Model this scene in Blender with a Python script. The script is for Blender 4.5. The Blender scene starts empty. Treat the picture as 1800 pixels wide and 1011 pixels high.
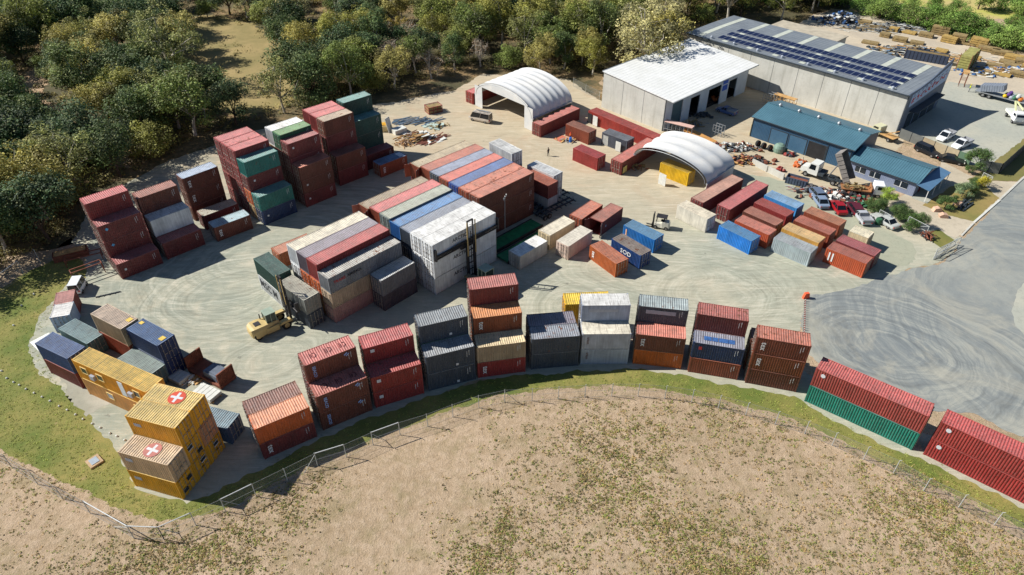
import bpy, bmesh, math, random
import numpy as np
from mathutils import Vector, Matrix
R = math.radians
rnd = random.Random(7)
sc = bpy.context.scene
COL = sc.collection

# ------------------------------------------------------------ camera, sky, sun
CAM_F, CAM_PITCH, CAM_ROLL, CAM_H = 1216.17, R(37.665), -0.00092, 62.33
cam = bpy.data.cameras.new('camera')
cam.sensor_width = 36.0
cam.lens = 36.0 * CAM_F / 1800.0
cam.clip_start = 0.5
cam.clip_end = 3000
camo = bpy.data.objects.new('camera', cam)
COL.objects.link(camo)
camo.matrix_world = Matrix.Translation((0, 0, CAM_H)) @ Matrix.Rotation(R(90) - CAM_PITCH, 4, 'X') @ Matrix.Rotation(CAM_ROLL, 4, 'Z')
sc.camera = camo

SUN_EL, SUN_AZ = R(39.8), R(169.3)            # direction towards the sun, angle from +X
sun_dir = Vector((math.cos(SUN_AZ) * math.cos(SUN_EL), math.sin(SUN_AZ) * math.cos(SUN_EL), math.sin(SUN_EL)))
w = bpy.data.worlds.new('World')
sc.world = w
w.use_nodes = True
nt = w.node_tree
nt.nodes.clear()
sky = nt.nodes.new('ShaderNodeTexSky')
sky.sky_type = 'NISHITA'
sky.sun_disc = False
sky.sun_elevation = SUN_EL
sky.sun_rotation = R(90) - SUN_AZ
sky.altitude = 100
sky.air_density = 0.9
sky.dust_density = 0.1
sky.ozone_density = 3.0
bg = nt.nodes.new('ShaderNodeBackground')
bg.inputs[1].default_value = 0.062
wo = nt.nodes.new('ShaderNodeOutputWorld')
nt.links.new(sky.outputs[0], bg.inputs[0])
nt.links.new(bg.outputs[0], wo.inputs[0])
sl = bpy.data.lights.new('sun', 'SUN')
sl.energy = 5.0
sl.angle = R(0.53)
sl.color = (1.0, 0.965, 0.905)
so = bpy.data.objects.new('sun', sl)
COL.objects.link(so)
so.rotation_euler = sun_dir.to_track_quat('Z', 'Y').to_euler()
vs = sc.view_settings
vs.view_transform = 'Standard'
vs.look = 'None'
vs.gamma = 1.0
vs.use_curve_mapping = False
vs.exposure = 0.45

# ------------------------------------------------------------ helpers
W_, L20, L40, L10, CH = 2.438, 6.058, 12.192, 2.99, 2.591

def P(px, py, z=0.0):
    """survey of the photograph: the world point at height z seen at a pixel of the 1800x1011 picture"""
    x2 = (px - 900.0) / CAM_F
    u2 = -(py - 505.5) / CAM_F
    cr, sr = math.cos(CAM_ROLL), math.sin(CAM_ROLL)
    X = x2 * cr + u2 * sr
    u = -x2 * sr + u2 * cr
    c, s = math.cos(CAM_PITCH), math.sin(CAM_PITCH)
    t = (z - CAM_H) / (-s + u * c)
    return Vector((X * t, (c + u * s) * t, z))

def lin(c):
    return tuple(((v / 255.0) / 12.92 if v / 255.0 <= 0.04045 else ((v / 255.0 + 0.055) / 1.055) ** 2.4) for v in c[:3])

def tag(o, label=None, cat=None, group=None, kind=None):
    if label: o['label'] = label
    if cat: o['category'] = cat
    if group: o['group'] = group
    if kind: o['kind'] = kind
    return o

def empty(name, loc=(0, 0, 0), rz=0.0, label=None, cat=None, group=None):
    o = bpy.data.objects.new(name, None)
    o.empty_display_size = 0.5
    COL.objects.link(o)
    o.location = loc
    o.rotation_euler = (0, 0, rz)
    return tag(o, label, cat, group)

def link(name, me, parent=None, loc=(0, 0, 0), rot=(0, 0, 0), color=None):
    o = bpy.data.objects.new(name, me)
    COL.objects.link(o)
    if parent is not None: o.parent = parent
    o.location = loc
    o.rotation_euler = rot
    if color is not None: o.color = color
    return o

def kids(o):
    return [c for c in bpy.data.objects if c.parent == o]

def copy_tree(o, childmap, parent=None):
    c = o.copy()
    COL.objects.link(c)
    c.parent = parent
    for ch in childmap.get(o.name, []):
        copy_tree(ch, childmap, c)
    return c

def child_map():
    m = {}
    for o in bpy.data.objects:
        if o.parent: m.setdefault(o.parent.name, []).append(o)
    return m

class MB:
    """collects shapes, then links them as one mesh object"""
    def __init__(s):
        s.v = []; s.f = []
    def add(s, vs, fs, M=None):
        n = len(s.v)
        if M is not None: vs = [tuple(M @ Vector(v)) for v in vs]
        s.v += [tuple(v) for v in vs]
        s.f += [tuple(i + n for i in f) for f in fs]
        return s
    def box(s, x0, x1, y0, y1, z0, z1, M=None):
        return s.add([(x0, y0, z0), (x1, y0, z0), (x1, y1, z0), (x0, y1, z0), (x0, y0, z1), (x1, y0, z1), (x1, y1, z1), (x0, y1, z1)],
                     [(0, 3, 2, 1), (4, 5, 6, 7), (0, 1, 5, 4), (1, 2, 6, 5), (2, 3, 7, 6), (3, 0, 4, 7)], M)
    def bar(s, a, b, r, n=6, r2=None, caps=True):
        a, b = Vector(a), Vector(b)
        d = b - a
        if d.length < 1e-6: return s
        q = d.to_track_quat('Z', 'Y').to_matrix()
        r2 = r if r2 is None else r2
        vs = []
        for p, rr in ((a, r), (b, r2)):
            for k in range(n):
                t = 2 * math.pi * (k + 0.5) / n
                vs.append(tuple(p + q @ Vector((rr * math.cos(t), rr * math.sin(t), 0))))
        fs = [(k, (k + 1) % n, n + (k + 1) % n, n + k) for k in range(n)]
        if caps: fs += [tuple(range(n - 1, -1, -1)), tuple(range(n, 2 * n))]
        return s.add(vs, fs)
    def beam(s, a, b, w, h):
        a, b = Vector(a), Vector(b)
        d = b - a
        L = d.length
        q = d.to_track_quat('X', 'Z').to_matrix().to_4x4()
        return s.box(0, L, -w / 2, w / 2, -h / 2, h / 2, Matrix.Translation(a) @ q)
    def tube(s, pts, r, n=6):
        for i in range(len(pts) - 1):
            ra = r[i] if isinstance(r, (list, tuple)) else r
            rb = r[i + 1] if isinstance(r, (list, tuple)) else r
            s.bar(pts[i], pts[i + 1], ra, n, rb)
        return s
    def prism(s, poly, z0, z1, M=None):
        n = len(poly)
        vs = [(x, y, z0) for x, y in poly] + [(x, y, z1) for x, y in poly]
        fs = [(i, (i + 1) % n, n + (i + 1) % n, n + i) for i in range(n)] + [tuple(range(n - 1, -1, -1)), tuple(range(n, 2 * n))]
        return s.add(vs, fs, M)
    def sideprism(s, prof, y0, y1, M=None):
        """profile in the x-z plane extruded along y"""
        n = len(prof)
        vs = [(x, y0, z) for x, z in prof] + [(x, y1, z) for x, z in prof]
        fs = [((i + 1) % n, i, n + i, n + (i + 1) % n) for i in range(n)] + [tuple(range(n)), tuple(range(2 * n - 1, n - 1, -1))]
        return s.add(vs, fs, M)
    def grid(s, rows):
        """rows of points joined into a sheet"""
        n = len(s.v); m = len(rows[0])
        for r in rows: s.v += [tuple(p) for p in r]
        for i in range(len(rows) - 1):
            for j in range(m - 1):
                a = n + i * m + j
                s.f.append((a, a + 1, a + m + 1, a + m))
        return s
    def wheel(s, c, r, w, ax=(0, 1, 0), n=16, hub=True):
        ax = Vector(ax).normalized(); c = Vector(c)
        prof = [(r * 0.55, w * 0.5), (r * 0.93, w * 0.5), (r, w * 0.36), (r, -w * 0.36), (r * 0.93, -w * 0.5), (r * 0.55, -w * 0.5)]
        q = ax.to_track_quat('Z', 'Y').to_matrix()
        n0 = len(s.v)
        for k in range(n):
            t = 2 * math.pi * k / n
            for rr, ww in prof:
                s.v.append(tuple(c + q @ Vector((rr * math.cos(t), rr * math.sin(t), ww))))
        m = len(prof)
        for k in range(n):
            for j in range(m):
                a = n0 + k * m + j; b = n0 + k * m + (j + 1) % m
                a2 = n0 + ((k + 1) % n) * m + j; b2 = n0 + ((k + 1) % n) * m + (j + 1) % m
                s.f.append((a, b, b2, a2))
        return s
    def disc(s, c, r, w, ax=(0, 1, 0), n=16):
        ax = Vector(ax).normalized(); c = Vector(c)
        return s.bar(c - ax * w / 2, c + ax * w / 2, r, n)
    def mesh(s, name, mat, smooth=False):
        me = bpy.data.meshes.new(name)
        me.from_pydata(s.v, [], s.f)
        if isinstance(mat, (list, tuple)):
            for m in mat: me.materials.append(m)
        elif mat: me.materials.append(mat)
        if smooth:
            me.polygons.foreach_set('use_smooth', [True] * len(me.polygons))
        me.update()
        return me
    def build(s, name, mat, parent=None, loc=(0, 0, 0), rot=(0, 0, 0), color=None, smooth=False):
        return link(name, s.mesh(name, mat, smooth), parent, loc, rot, color)

# ------------------------------------------------------------ materials
class NT:
    def __init__(s, name):
        s.m = bpy.data.materials.new(name)
        s.m.use_nodes = True
        s.t = s.m.node_tree
        s.t.nodes.clear()
        s.out = s.t.nodes.new('ShaderNodeOutputMaterial')
        s.b = s.t.nodes.new('ShaderNodeBsdfPrincipled')
        s.t.links.new(s.b.outputs[0], s.out.inputs[0])
    def n(s, typ, **kw):
        o = s.t.nodes.new('ShaderNode' + typ)
        for k, v in kw.items():
            if k.startswith('i_'): 
                key = k[2:]
                o.inputs[int(key) if key.isdigit() else key].default_value = v
            else: setattr(o, k, v)
        return o
    def set(s, inp, v):
        if hasattr(v, 'links') or isinstance(v, bpy.types.NodeSocket): s.t.links.new(v, inp)
        else: inp.default_value = v
    def math(s, op, a, b=0.0, clamp=False):
        o = s.t.nodes.new('ShaderNodeMath'); o.operation = op; o.use_clamp = clamp
        s.set(o.inputs[0], a); s.set(o.inputs[1], b)
        return o.outputs[0]
    def noise(s, vec, scale, detail=4.0, rough=0.55, dist=0.0):
        o = s.t.nodes.new('ShaderNodeTexNoise')
        if vec is not None: s.t.links.new(vec, o.inputs['Vector'])
        o.inputs['Scale'].default_value = scale; o.inputs['Detail'].default_value = detail
        o.inputs['Roughness'].default_value = rough; o.inputs['Distortion'].default_value = dist
        return o.outputs['Fac']
    def ramp(s, v, a, b, lo=0.0, hi=1.0):
        o = s.t.nodes.new('ShaderNodeMapRange'); o.clamp = True
        s.set(o.inputs[0], v)
        s.set(o.inputs[1], a); s.set(o.inputs[2], b); s.set(o.inputs[3], lo); s.set(o.inputs[4], hi)
        return o.outputs[0]
    def mix(s, f, a, b, mode='MIX'):
        o = s.t.nodes.new('ShaderNodeMix'); o.data_type = 'RGBA'; o.blend_type = mode
        s.set(o.inputs[0], f)
        for i, v in ((6, a), (7, b)):
            if isinstance(v, bpy.types.NodeSocket): s.t.links.new(v, o.inputs[i])
            else: o.inputs[i].default_value = (*v[:3], 1.0)
        return o.outputs[2]
    def vmul(s, vec, xyz):
        o = s.t.nodes.new('ShaderNodeVectorMath'); o.operation = 'MULTIPLY'
        s.t.links.new(vec, o.inputs[0]); o.inputs[1].default_value = xyz
        return o.outputs[0]
    def obj(s): return s.n('TexCoord').outputs['Object']
    def pos(s): return s.n('NewGeometry').outputs['Position']
    def bump(s, h, strength=0.3, dist=0.05):
        o = s.n('Bump'); o.inputs['Strength'].default_value = strength; o.inputs['Distance'].default_value = dist
        s.t.links.new(h, o.inputs['Height'])
        s.t.links.new(o.outputs[0], s.b.inputs['Normal'])
    def base(s, c): s.set(s.b.inputs['Base Color'], c if isinstance(c, bpy.types.NodeSocket) else (*c[:3], 1.0))
    def rough(s, r): s.set(s.b.inputs['Roughness'], r)

_simple = {}
def flat(name, rgb, rough=0.7, var=0.12, scale=1.5, metal=0.0, srgb=True):
    """paint, plastic or metal with a little uneven wear"""
    if name in _simple: return _simple[name]
    k = NT(name)
    c = lin(rgb) if srgb else rgb
    nz = k.noise(k.pos(), scale, 5)
    f = k.ramp(nz, 0.3, 0.7, 1 - var, 1 + var)
    col = k.mix(1.0, c, k.n('CombineColor').outputs[0], 'MULTIPLY')
    cc = [n for n in k.t.nodes if n.type == 'COMBINE_COLOR'][0]
    for i in range(3): k.t.links.new(f, cc.inputs[i])
    k.base(col); k.rough(rough)
    k.b.inputs['Metallic'].default_value = metal
    _simple[name] = k.m
    return k.m

def grey3(k, f):
    cc = k.n('CombineColor')
    for i in range(3): k.t.links.new(f, cc.inputs[i])
    return cc.outputs[0]

def mat_container(name, roof):
    k = NT(name)
    oi = k.n('ObjectInfo')
    off = k.n('VectorMath', operation='ADD')
    k.t.links.new(k.obj(), off.inputs[0])
    sh = k.n('CombineXYZ')
    r50 = k.math('MULTIPLY', oi.outputs['Random'], 60.0)
    for i in range(3): k.t.links.new(r50, sh.inputs[i])
    k.t.links.new(sh.outputs[0], off.inputs[1])
    v = off.outputs[0]
    rust = oi.outputs['Alpha']
    big = k.noise(v, 0.5, 5, 0.6)
    fine = k.noise(v, 5.0, 4, 0.65)
    streak = k.noise(k.vmul(v, (6.0, 6.0, 0.35) if not roof else (0.5, 7.0, 1)), 1.0, 3)
    f = k.ramp(big, 0.3, 0.7, 0.76, 1.22)
    f2 = k.ramp(streak, 0.3, 0.7, 0.82, 1.16)
    col = k.mix(1.0, oi.outputs['Color'], grey3(k, k.math('MULTIPLY', f, f2)), 'MULTIPLY')
    # chalky fading
    fade = k.ramp(fine, 0.45, 0.75, 0.0, 0.14 if not roof else 0.34)
    col = k.mix(fade, col, (0.42, 0.38, 0.34))
    # rust: the patchy share is given per container by the alpha of its object colour
    rn = k.noise(v, 1.4 if roof else 1.0, 8, 0.7, 0.4)
    th = k.math('SUBTRACT', 0.78, k.math('MULTIPLY', rust, 0.36))
    rm = k.ramp(k.math('SUBTRACT', rn, th), 0.0, 0.05)
    rcol = k.mix(fine, (0.095, 0.030, 0.013), (0.23, 0.085, 0.035))
    col = k.mix(rm, col, rcol)
    # small dark scuffs
    sc_ = k.ramp(k.noise(v, 9.0, 3, 0.6), 0.70, 0.74, 0.0, 0.5)
    col = k.mix(sc_, col, (0.03, 0.025, 0.022))
    if roof:   # dark cross streaks imitate shade of the corrugations; bird lime spots
        st = k.ramp(k.noise(k.vmul(v, (7, 0.8, 1)), 1.0, 3, 0.6), 0.50, 0.68, 0.0, 0.5)
        col = k.mix(st, col, (0.10, 0.075, 0.06))
        lime = k.ramp(k.noise(v, 13.0, 2, 0.5), 0.735, 0.75, 0.0, 0.8)
        col = k.mix(lime, col, (0.6, 0.6, 0.58))
    k.base(col)
    k.rough(k.ramp(rm, 0, 1, 0.55, 0.85))
    k.bump(fine, 0.25, 0.02)
    return k.m
M_CONT = mat_container('container_paint', False)
M_ROOF = mat_container('container_roof_paint', True)
M_BAR = flat('galvanised_bar', (168, 160, 150), 0.5, 0.2, 3, 0.4)
M_DARK = flat('dark_grille', (30, 32, 36), 0.6, 0.3, 4)
M_BLACK = flat('black_rubber', (26, 26, 27), 0.8, 0.25, 4)
M_WHITEP = flat('white_lettering', (225, 225, 222), 0.6, 0.08, 4)
# ------------------------------------------------------------ ground
def world2(k): return k.pos()

def field_mat():
    k = NT('sandy_scrub_soil')
    p = k.pos()
    a = k.noise(p, 0.06, 6, 0.6); b = k.noise(p, 1.1, 8, 0.72); c = k.noise(p, 5.5, 4, 0.7)
    col = k.mix(k.ramp(a, 0.35, 0.65), lin((186, 162, 134)), lin((166, 144, 116)))
    col = k.mix(k.ramp(b, 0.50, 0.70, 0, 0.6), col, lin((204, 182, 156)))
    col = k.mix(k.ramp(b, 0.50, 0.28, 0, 0.6), col, lin((140, 116, 84)))
    col = k.mix(k.ramp(c, 0.52, 0.72, 0, 0.55), col, lin((112, 96, 62)))
    grass = k.ramp(k.noise(p, 0.3, 9, 0.78, 0.4), 0.49, 0.64, 0, 0.55)
    col = k.mix(grass, col, k.mix(c, lin((112, 108, 66)), lin((146, 128, 90))))
    k.base(col); k.rough(0.95); k.bump(k.math('ADD', c, k.math('MULTIPLY', b, 2.0)), 0.7, 0.15)
    return k.m

def forest_mat():
    k = NT('leaf_litter')
    p = k.pos()
    a = k.noise(p, 0.08, 5, 0.6); b = k.noise(p, 0.7, 6, 0.7); c = k.noise(p, 4.0, 3, 0.7)
    col = k.mix(k.ramp(a, 0.45, 0.58), lin((84, 76, 50)), lin((150, 122, 84)))
    col = k.mix(k.ramp(b, 0.4, 0.65, 0, 0.8), col, lin((70, 72, 40)))
    col = k.mix(k.ramp(c, 0.5, 0.7, 0, 0.6), col, lin((52, 46, 32)))
    k.base(col); k.rough(0.95); k.bump(b, 0.8, 0.25)
    return k.m

def grass_mat():
    k = NT('mown_grass')
    p = k.pos()
    a = k.noise(p, 0.14, 6, 0.62); b = k.noise(p, 1.1, 5, 0.7); c = k.noise(p, 6.0, 3, 0.7)
    col = k.mix(k.ramp(a, 0.40, 0.60), lin((92, 108, 40)), lin((146, 134, 74)))
    col = k.mix(k.ramp(b, 0.38, 0.62, 0, 0.6), col, lin((116, 118, 56)))
    col = k.mix(k.ramp(c, 0.5, 0.75, 0, 0.5), col, lin((66, 78, 32)))
    col = k.mix(k.ramp(k.noise(p, 0.5, 4, 0.6), 0.66, 0.74, 0, 0.6), col, lin((166, 142, 104)))
    k.base(col); k.rough(0.95); k.bump(k.math('ADD', c, b), 0.6, 0.08)
    return k.m

def arcs(k, p, specs, freq=2.1, wv=3.0):
    """sum of the tyre tracks left by vehicles turning round each centre: (cx, cy, r0, r1, strength, squash)"""
    tot = None
    sep = k.n('SeparateXYZ'); k.t.links.new(p, sep.inputs[0])
    warp = k.noise(p, 0.09, 3)
    for i, (cx, cy, r0, r1, st, sq, ang) in enumerate(specs):
        dx = k.math('SUBTRACT', sep.outputs[0], cx); dy = k.math('SUBTRACT', sep.outputs[1], cy)
        ca, sa = math.cos(ang), math.sin(ang)
        u = k.math('ADD', k.math('MULTIPLY', dx, ca), k.math('MULTIPLY', dy, sa))
        v = k.math('MULTIPLY', k.math('SUBTRACT', k.math('MULTIPLY', dy, ca), k.math('MULTIPLY', dx, sa)), sq)
        r = k.math('SQRT', k.math('ADD', k.math('MULTIPLY', u, u), k.math('MULTIPLY', v, v)))
        th = k.math('ARCTAN2', v, u)
        r2 = k.math('ADD', r, k.math('MULTIPLY', warp, wv))
        cx_ = k.n('CombineXYZ')
        k.t.links.new(k.math('MULTIPLY', r2, freq), cx_.inputs[0])
        k.t.links.new(k.math('MULTIPLY', k.math('ABSOLUTE', th), 0.5), cx_.inputs[1])
        cx_.inputs[2].default_value = i * 7.3
        nz = k.noise(cx_.outputs[0], 1.0, 6, 0.72)
        band = k.math('MULTIPLY', k.ramp(r, r0 - 1.5, r0 + 1.5), k.ramp(r, r1 + 3, r1 - 3))
        tr = k.math('MULTIPLY', k.math('MULTIPLY', k.math('SUBTRACT', nz, 0.5), band), st)
        tot = tr if tot is None else k.math('ADD', tot, tr)
    return tot

def yard_mat():
    k = NT('crushed_rock_yard')
    p = k.pos()
    a = k.noise(p, 0.035, 5, 0.6, 0.6); b = k.noise(p, 0.35, 6, 0.65, 0.5); c = k.noise(p, 5.0, 4, 0.7)
    col = k.mix(k.ramp(a, 0.38, 0.62), lin((180, 174, 152)), lin((160, 162, 144)))
    col = k.mix(k.ramp(b, 0.45, 0.70, 0, 0.5), col, lin((140, 144, 128)))
    col = k.mix(k.ramp(b, 0.45, 0.28, 0, 0.45), col, lin((196, 184, 162)))
    # reddish dust near the workshops, green-grey blue metal by the pavement edge
    red = k.ramp(k.noise(p, 0.12, 5, 0.65, 1.0), 0.50, 0.72, 0, 0.4)
    sep = k.n('SeparateXYZ'); k.t.links.new(p, sep.inputs[0])
    far = k.ramp(sep.outputs[1], 92, 118)
    col = k.mix(k.math('MULTIPLY', far, 0.6), col, lin((192, 170, 138)))
    col = k.mix(k.math('MULTIPLY', red, k.math('ADD', k.math('MULTIPLY', far, 0.8), 0.1)), col, lin((178, 140, 106)))
    left = k.ramp(sep.outputs[0], -20, -45)
    col = k.mix(k.math('MULTIPLY', left, k.ramp(b, 0.35, 0.6, 0.0, 0.55)), col, lin((134, 142, 130)))
    spec = [(-41, 79, 5, 15, 1.0, 1.2, 0.5), (-31, 66, 2.5, 8, 0.9, 1.5, 0.6), (30, 79, 2.5, 10, 0.8, 1.15, 0.2),
            (9, 76, 2, 9, 0.9, 1.0, 0.0), (-38, 92, 6, 26, 0.7, 1.7, 0.75), (24, 84, 4, 30, 0.6, 2.4, -0.15), (-2, 120, 5, 14, 0.4, 1.3, 0.2)]
    t = arcs(k, p, spec, 1.5, 5.0)
    col = k.mix(k.math('MINIMUM', k.math('MAXIMUM', k.math('MULTIPLY', t, 2.6), 0.0), 0.5), col, lin((112, 110, 96)))
    col = k.mix(k.math('MINIMUM', k.math('MAXIMUM', k.math('MULTIPLY', t, -2.2), 0.0), 0.4), col, lin((216, 210, 192)))
    mp = k.n('Mapping'); k.t.links.new(p, mp.inputs[0]); mp.inputs['Rotation'].default_value = (0, 0, -0.5); mp.inputs['Scale'].default_value = (0.22, 1.9, 1)
    stv = k.noise(mp.outputs[0], 1.0, 7, 0.72, 1.2)
    col = k.mix(k.ramp(stv, 0.52, 0.66, 0, 0.42), col, lin((122, 120, 104)))
    col = k.mix(k.ramp(stv, 0.46, 0.36, 0, 0.4), col, lin((212, 204, 184)))
    col = k.mix(k.ramp(c, 0.52, 0.78, 0, 0.4), col, lin((118, 114, 102)))
    col = k.mix(k.ramp(k.noise(p, 0.8, 3, 0.5), 0.70, 0.76, 0, 0.5), col, lin((92, 88, 80)))
    k.base(col); k.rough(0.95); k.bump(k.math('ADD', k.math('MULTIPLY', b, 1.5), c), 0.45, 0.06)
    return k.m

def road_mat():
    k = NT('worn_asphalt')
    p = k.pos()
    a = k.noise(p, 0.05, 5, 0.6, 0.4); b = k.noise(p, 0.5, 6, 0.7, 0.3); c = k.noise(p, 7.0, 3, 0.7)
    col = k.mix(k.ramp(a, 0.35, 0.65), lin((122, 128, 128)), lin((150, 152, 144)))
    col = k.mix(k.ramp(b, 0.4, 0.7, 0, 0.4), col, lin((104, 110, 112)))
    t = arcs(k, p, [(50, 67, 3, 22, 1.15, 1.35, -0.45), (75, 72, 17, 42, 0.7, 1.2, 0.9)], 1.0, 7.0)
    col = k.mix(k.math('MINIMUM', k.math('MAXIMUM', k.math('MULTIPLY', t, 3.0), 0.0), 0.55), col, lin((88, 92, 92)))
    col = k.mix(k.math('MINIMUM', k.math('MAXIMUM', k.math('MULTIPLY', t, -2.6), 0.0), 0.5), col, lin((184, 182, 166)))
    sep = k.n('SeparateXYZ'); k.t.links.new(p, sep.inputs[0])
    dd = k.math('ADD', k.math('ADD', sep.outputs[0], k.math('MULTIPLY', a, 12.0)), k.math('MULTIPLY', b, 10.0))
    dust = k.ramp(dd, 44, 54, 0.95, 0.0)
    col = k.mix(dust, col, k.mix(b, lin((184, 178, 156)), lin((160, 160, 144))))
    dust2 = k.ramp(k.noise(p, 0.09, 6, 0.7, 1.5), 0.48, 0.66, 0, 0.6)
    col = k.mix(dust2, col, lin((168, 164, 148)))
    col = k.mix(k.ramp(c, 0.5, 0.75, 0, 0.35), col, lin((98, 100, 98)))
    k.base(col); k.rough(0.9); k.bump(c, 0.3, 0.02)
    return k.m

def concrete_ground(name, c1, c2):
    k = NT(name)
    p = k.pos()
    a = k.noise(p, 0.1, 6, 0.6, 0.4); b = k.noise(p, 1.2, 6, 0.7)
    col = k.mix(k.ramp(a, 0.38, 0.62), lin(c1), lin(c2))
    col = k.mix(k.ramp(b, 0.5, 0.75, 0, 0.4), col, lin(tuple(int(v * 0.7) for v in c1)))
    col = k.mix(k.ramp(k.noise(p, 5, 3, 0.7), 0.5, 0.75, 0, 0.25), col, lin(tuple(int(v * 0.62) for v in c1)))
    k.base(col); k.rough(0.92); k.bump(b, 0.3, 0.03)
    return k.m

def ragged(pts, step=0.6, amp=0.35, seed=1):
    """closed outline subdivided and roughened like the edge of worn ground"""
    rr = random.Random(seed)
    out = []
    n = len(pts)
    ph = [rr.uniform(0, 6.28) for _ in range(6)]
    s = 0
    for i in range(n):
        a, b = Vector(pts[i][:2]), Vector(pts[(i + 1) % n][:2])
        L = (b - a).length
        m = max(1, int(L / step))
        nrm = Vector((-(b - a).y, (b - a).x)) / max(L, 1e-6)
        for j in range(m):
            s += L / m
            off = amp * (0.5 * math.sin(s * 0.9 + ph[0]) + 0.35 * math.sin(s * 2.3 + ph[1]) + 0.5 * math.sin(s * 0.31 + ph[2]) + 0.5 * rr.uniform(-1, 1))
            out.append(a + (b - a) * (j / m) + nrm * off)
    return out

def smooth_poly(pts, it=2):
    for _ in range(it):
        q = []
        for i in range(len(pts)):
            a, b = pts[i], pts[(i + 1) % len(pts)]
            q += [a * 0.75 + b * 0.25, a * 0.25 + b * 0.75]
        pts = q
    return pts

def sheet(name, pix, z, mat, step=0.6, amp=0.35, seed=1, smooth=0, label=None):
    pts = [Vector(P(*q)[:2]) for q in pix]
    if smooth: pts = smooth_poly(pts, smooth)
    pts = ragged(pts, step, amp, seed)
    bm = bmesh.new()
    vs = [bm.verts.new((p.x, p.y, z)) for p in pts]
    f = bm.faces.new(vs)
    if f.normal.z < 0: f.normal_flip()
    bmesh.ops.triangulate(bm, faces=bm.faces[:], quad_method='BEAUTY', ngon_method='BEAUTY')
    me = bpy.data.meshes.new(name)
    bm.to_mesh(me); bm.free()
    me.materials.append(mat)
    o = link(name, me)
    o['kind'] = 'structure'
    return o

M_FIELD, M_FOREST, M_GRASS, M_YARD, M_ROADM = field_mat(), forest_mat(), grass_mat(), yard_mat(), road_mat()
g = MB()
g.grid([[(x, y, 0) for x in np.linspace(-900, 900, 37)] for y in np.linspace(-300, 1500, 37)])
tag(g.build('ground', M_FIELD), kind='structure')
M_APRON = concrete_ground('pale_forecourt', (162, 164, 152), (176, 174, 158))
M_PATH = concrete_ground('concrete_drive', (176, 164, 142), (190, 178, 156))
M_TIMBERY = concrete_ground('timber_yard_dust', (196, 182, 158), (178, 166, 146))
M_GREENG = concrete_ground('green_grey_gravel', (152, 156, 136), (166, 164, 142))
# wooded land behind the yard
sheet('forest_floor', [(-300, 470), (60, 440), (150, 420), (330, 290), (520, 240), (700, 195), (830, 150), (1010, 150), (1060, 185), (1062, 120), (1215, 90), (1310, 70), (1420, 60), (1440, 22), (1560, 5), (1640, -30), (1900, -60), (900, -150), (-900, -120), (-900, 300)], 0.004, M_FOREST, 1.0, 1.2, 3)
# grass round the yard
sheet('grass_verge', [(-120, 560), (0, 508), (60, 470), (130, 442), (160, 470), (250, 600), (420, 800), (480, 800), (640, 735), (760, 690), (930, 650), (1100, 640), (1230, 655), (1400, 690), (1640, 810), (1900, 945),
       (1900, 980), (1800, 932), (1700, 880), (1600, 834), (1520, 797), (1420, 749), (1360, 728), (1260, 700), (1168, 686), (1075, 678), (981, 682), (887, 692), (830, 710), (751, 736), (655, 770), (558, 808), (470, 858), (396, 892), (330, 912), (240, 910), (180, 880), (110, 842), (0, 790), (-160, 740)], 0.008, M_GRASS, 0.3, 0.26, 5, 1)
# the yard itself
sheet('gravel_yard', [(50, 598), (62, 565), (92, 530), (118, 500), (150, 488), (150, 455), (128, 425), (170, 350), (300, 280), (450, 230), (600, 190), (700, 178), (800, 158), (850, 130), (1000, 140), (1060, 180), (1070, 150), (1330, 160), (1600, 235), (1560, 285), (1560, 330), (1640, 400), (1692, 420), (1660, 462),
       (1588, 478), (1500, 515), (1432, 530), (1405, 560), (1402, 640), (1450, 680), (1640, 770), (1900, 900), (1900, 950), (1800, 898), (1625, 811), (1510, 764), (1412, 712), (1395, 699), (1300, 680), (1200, 660), (1105, 650), (1015, 652), (925, 659), (845, 669), (752, 697), (657, 731), (572, 768), (558, 776), (470, 818), (400, 850), (328, 884), (280, 874), (232, 858), (215, 800), (145, 720), (60, 640)], 0.012, M_YARD, 0.5, 0.3, 7)
sheet('asphalt_road', [(1407, 565), (1420, 520), (1480, 512), (1590, 478), (1660, 462), (1697, 420), (1759, 352), (1800, 315), (1960, 190), (2300, 300), (2300, 900), (1900, 800), (1790, 768), (1720, 730), (1640, 722), (1560, 690), (1470, 660), (1418, 620)], 0.016, M_ROADM, 0.5, 0.25, 9)
# corner of gravel and kerb seen at the right-hand edge
sheet('roadside_gravel', [(1800, 500), (1784, 520), (1779, 550), (1784, 575), (1800, 590), (1900, 640), (2000, 560)], 0.02, M_APRON, 0.4, 0.12, 11)
sheet('timber_yard', [(1385, 60), (1430, 26), (1500, 20), (1600, 45), (1700, 82), (1800, 105), (1990, 150), (1990, 240), (1860, 260), (1700, 170), (1640, 140), (1480, 95)], 0.02, M_TIMBERY, 0.6, 0.4, 13)
sheet('forecourt', [(1588, 228), (1620, 180), (1668, 145), (1700, 150), (1990, 200), (1990, 260), (1800, 255), (1755, 302), (1700, 290), (1640, 262)], 0.024, M_APRON, 0.5, 0.1, 15)
sheet('concrete_drive', [(1560, 330), (1580, 350), (1650, 310), (1655, 285), (1720, 318), (1792, 322), (1755, 358), (1712, 392), (1680, 420), (1655, 410), (1560, 372)], 0.02, M_PATH, 0.5, 0.1, 17)
sheet('front_lawn', [(1620, 362), (1672, 330), (1725, 322), (1757, 350), (1712, 391), (1660, 378)], 0.028, concrete_ground('dry_lawn', (150, 128, 76), (120, 116, 60)), 0.4, 0.15, 19)
sheet('roadside_grass', [(1700, 318), (1745, 290), (1990, 90), (1990, 200), (1800, 312), (1790, 320)], 0.03, concrete_ground('roadside_dry_grass', (142, 124, 78), (112, 110, 58)), 0.5, 0.2, 21)
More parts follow.
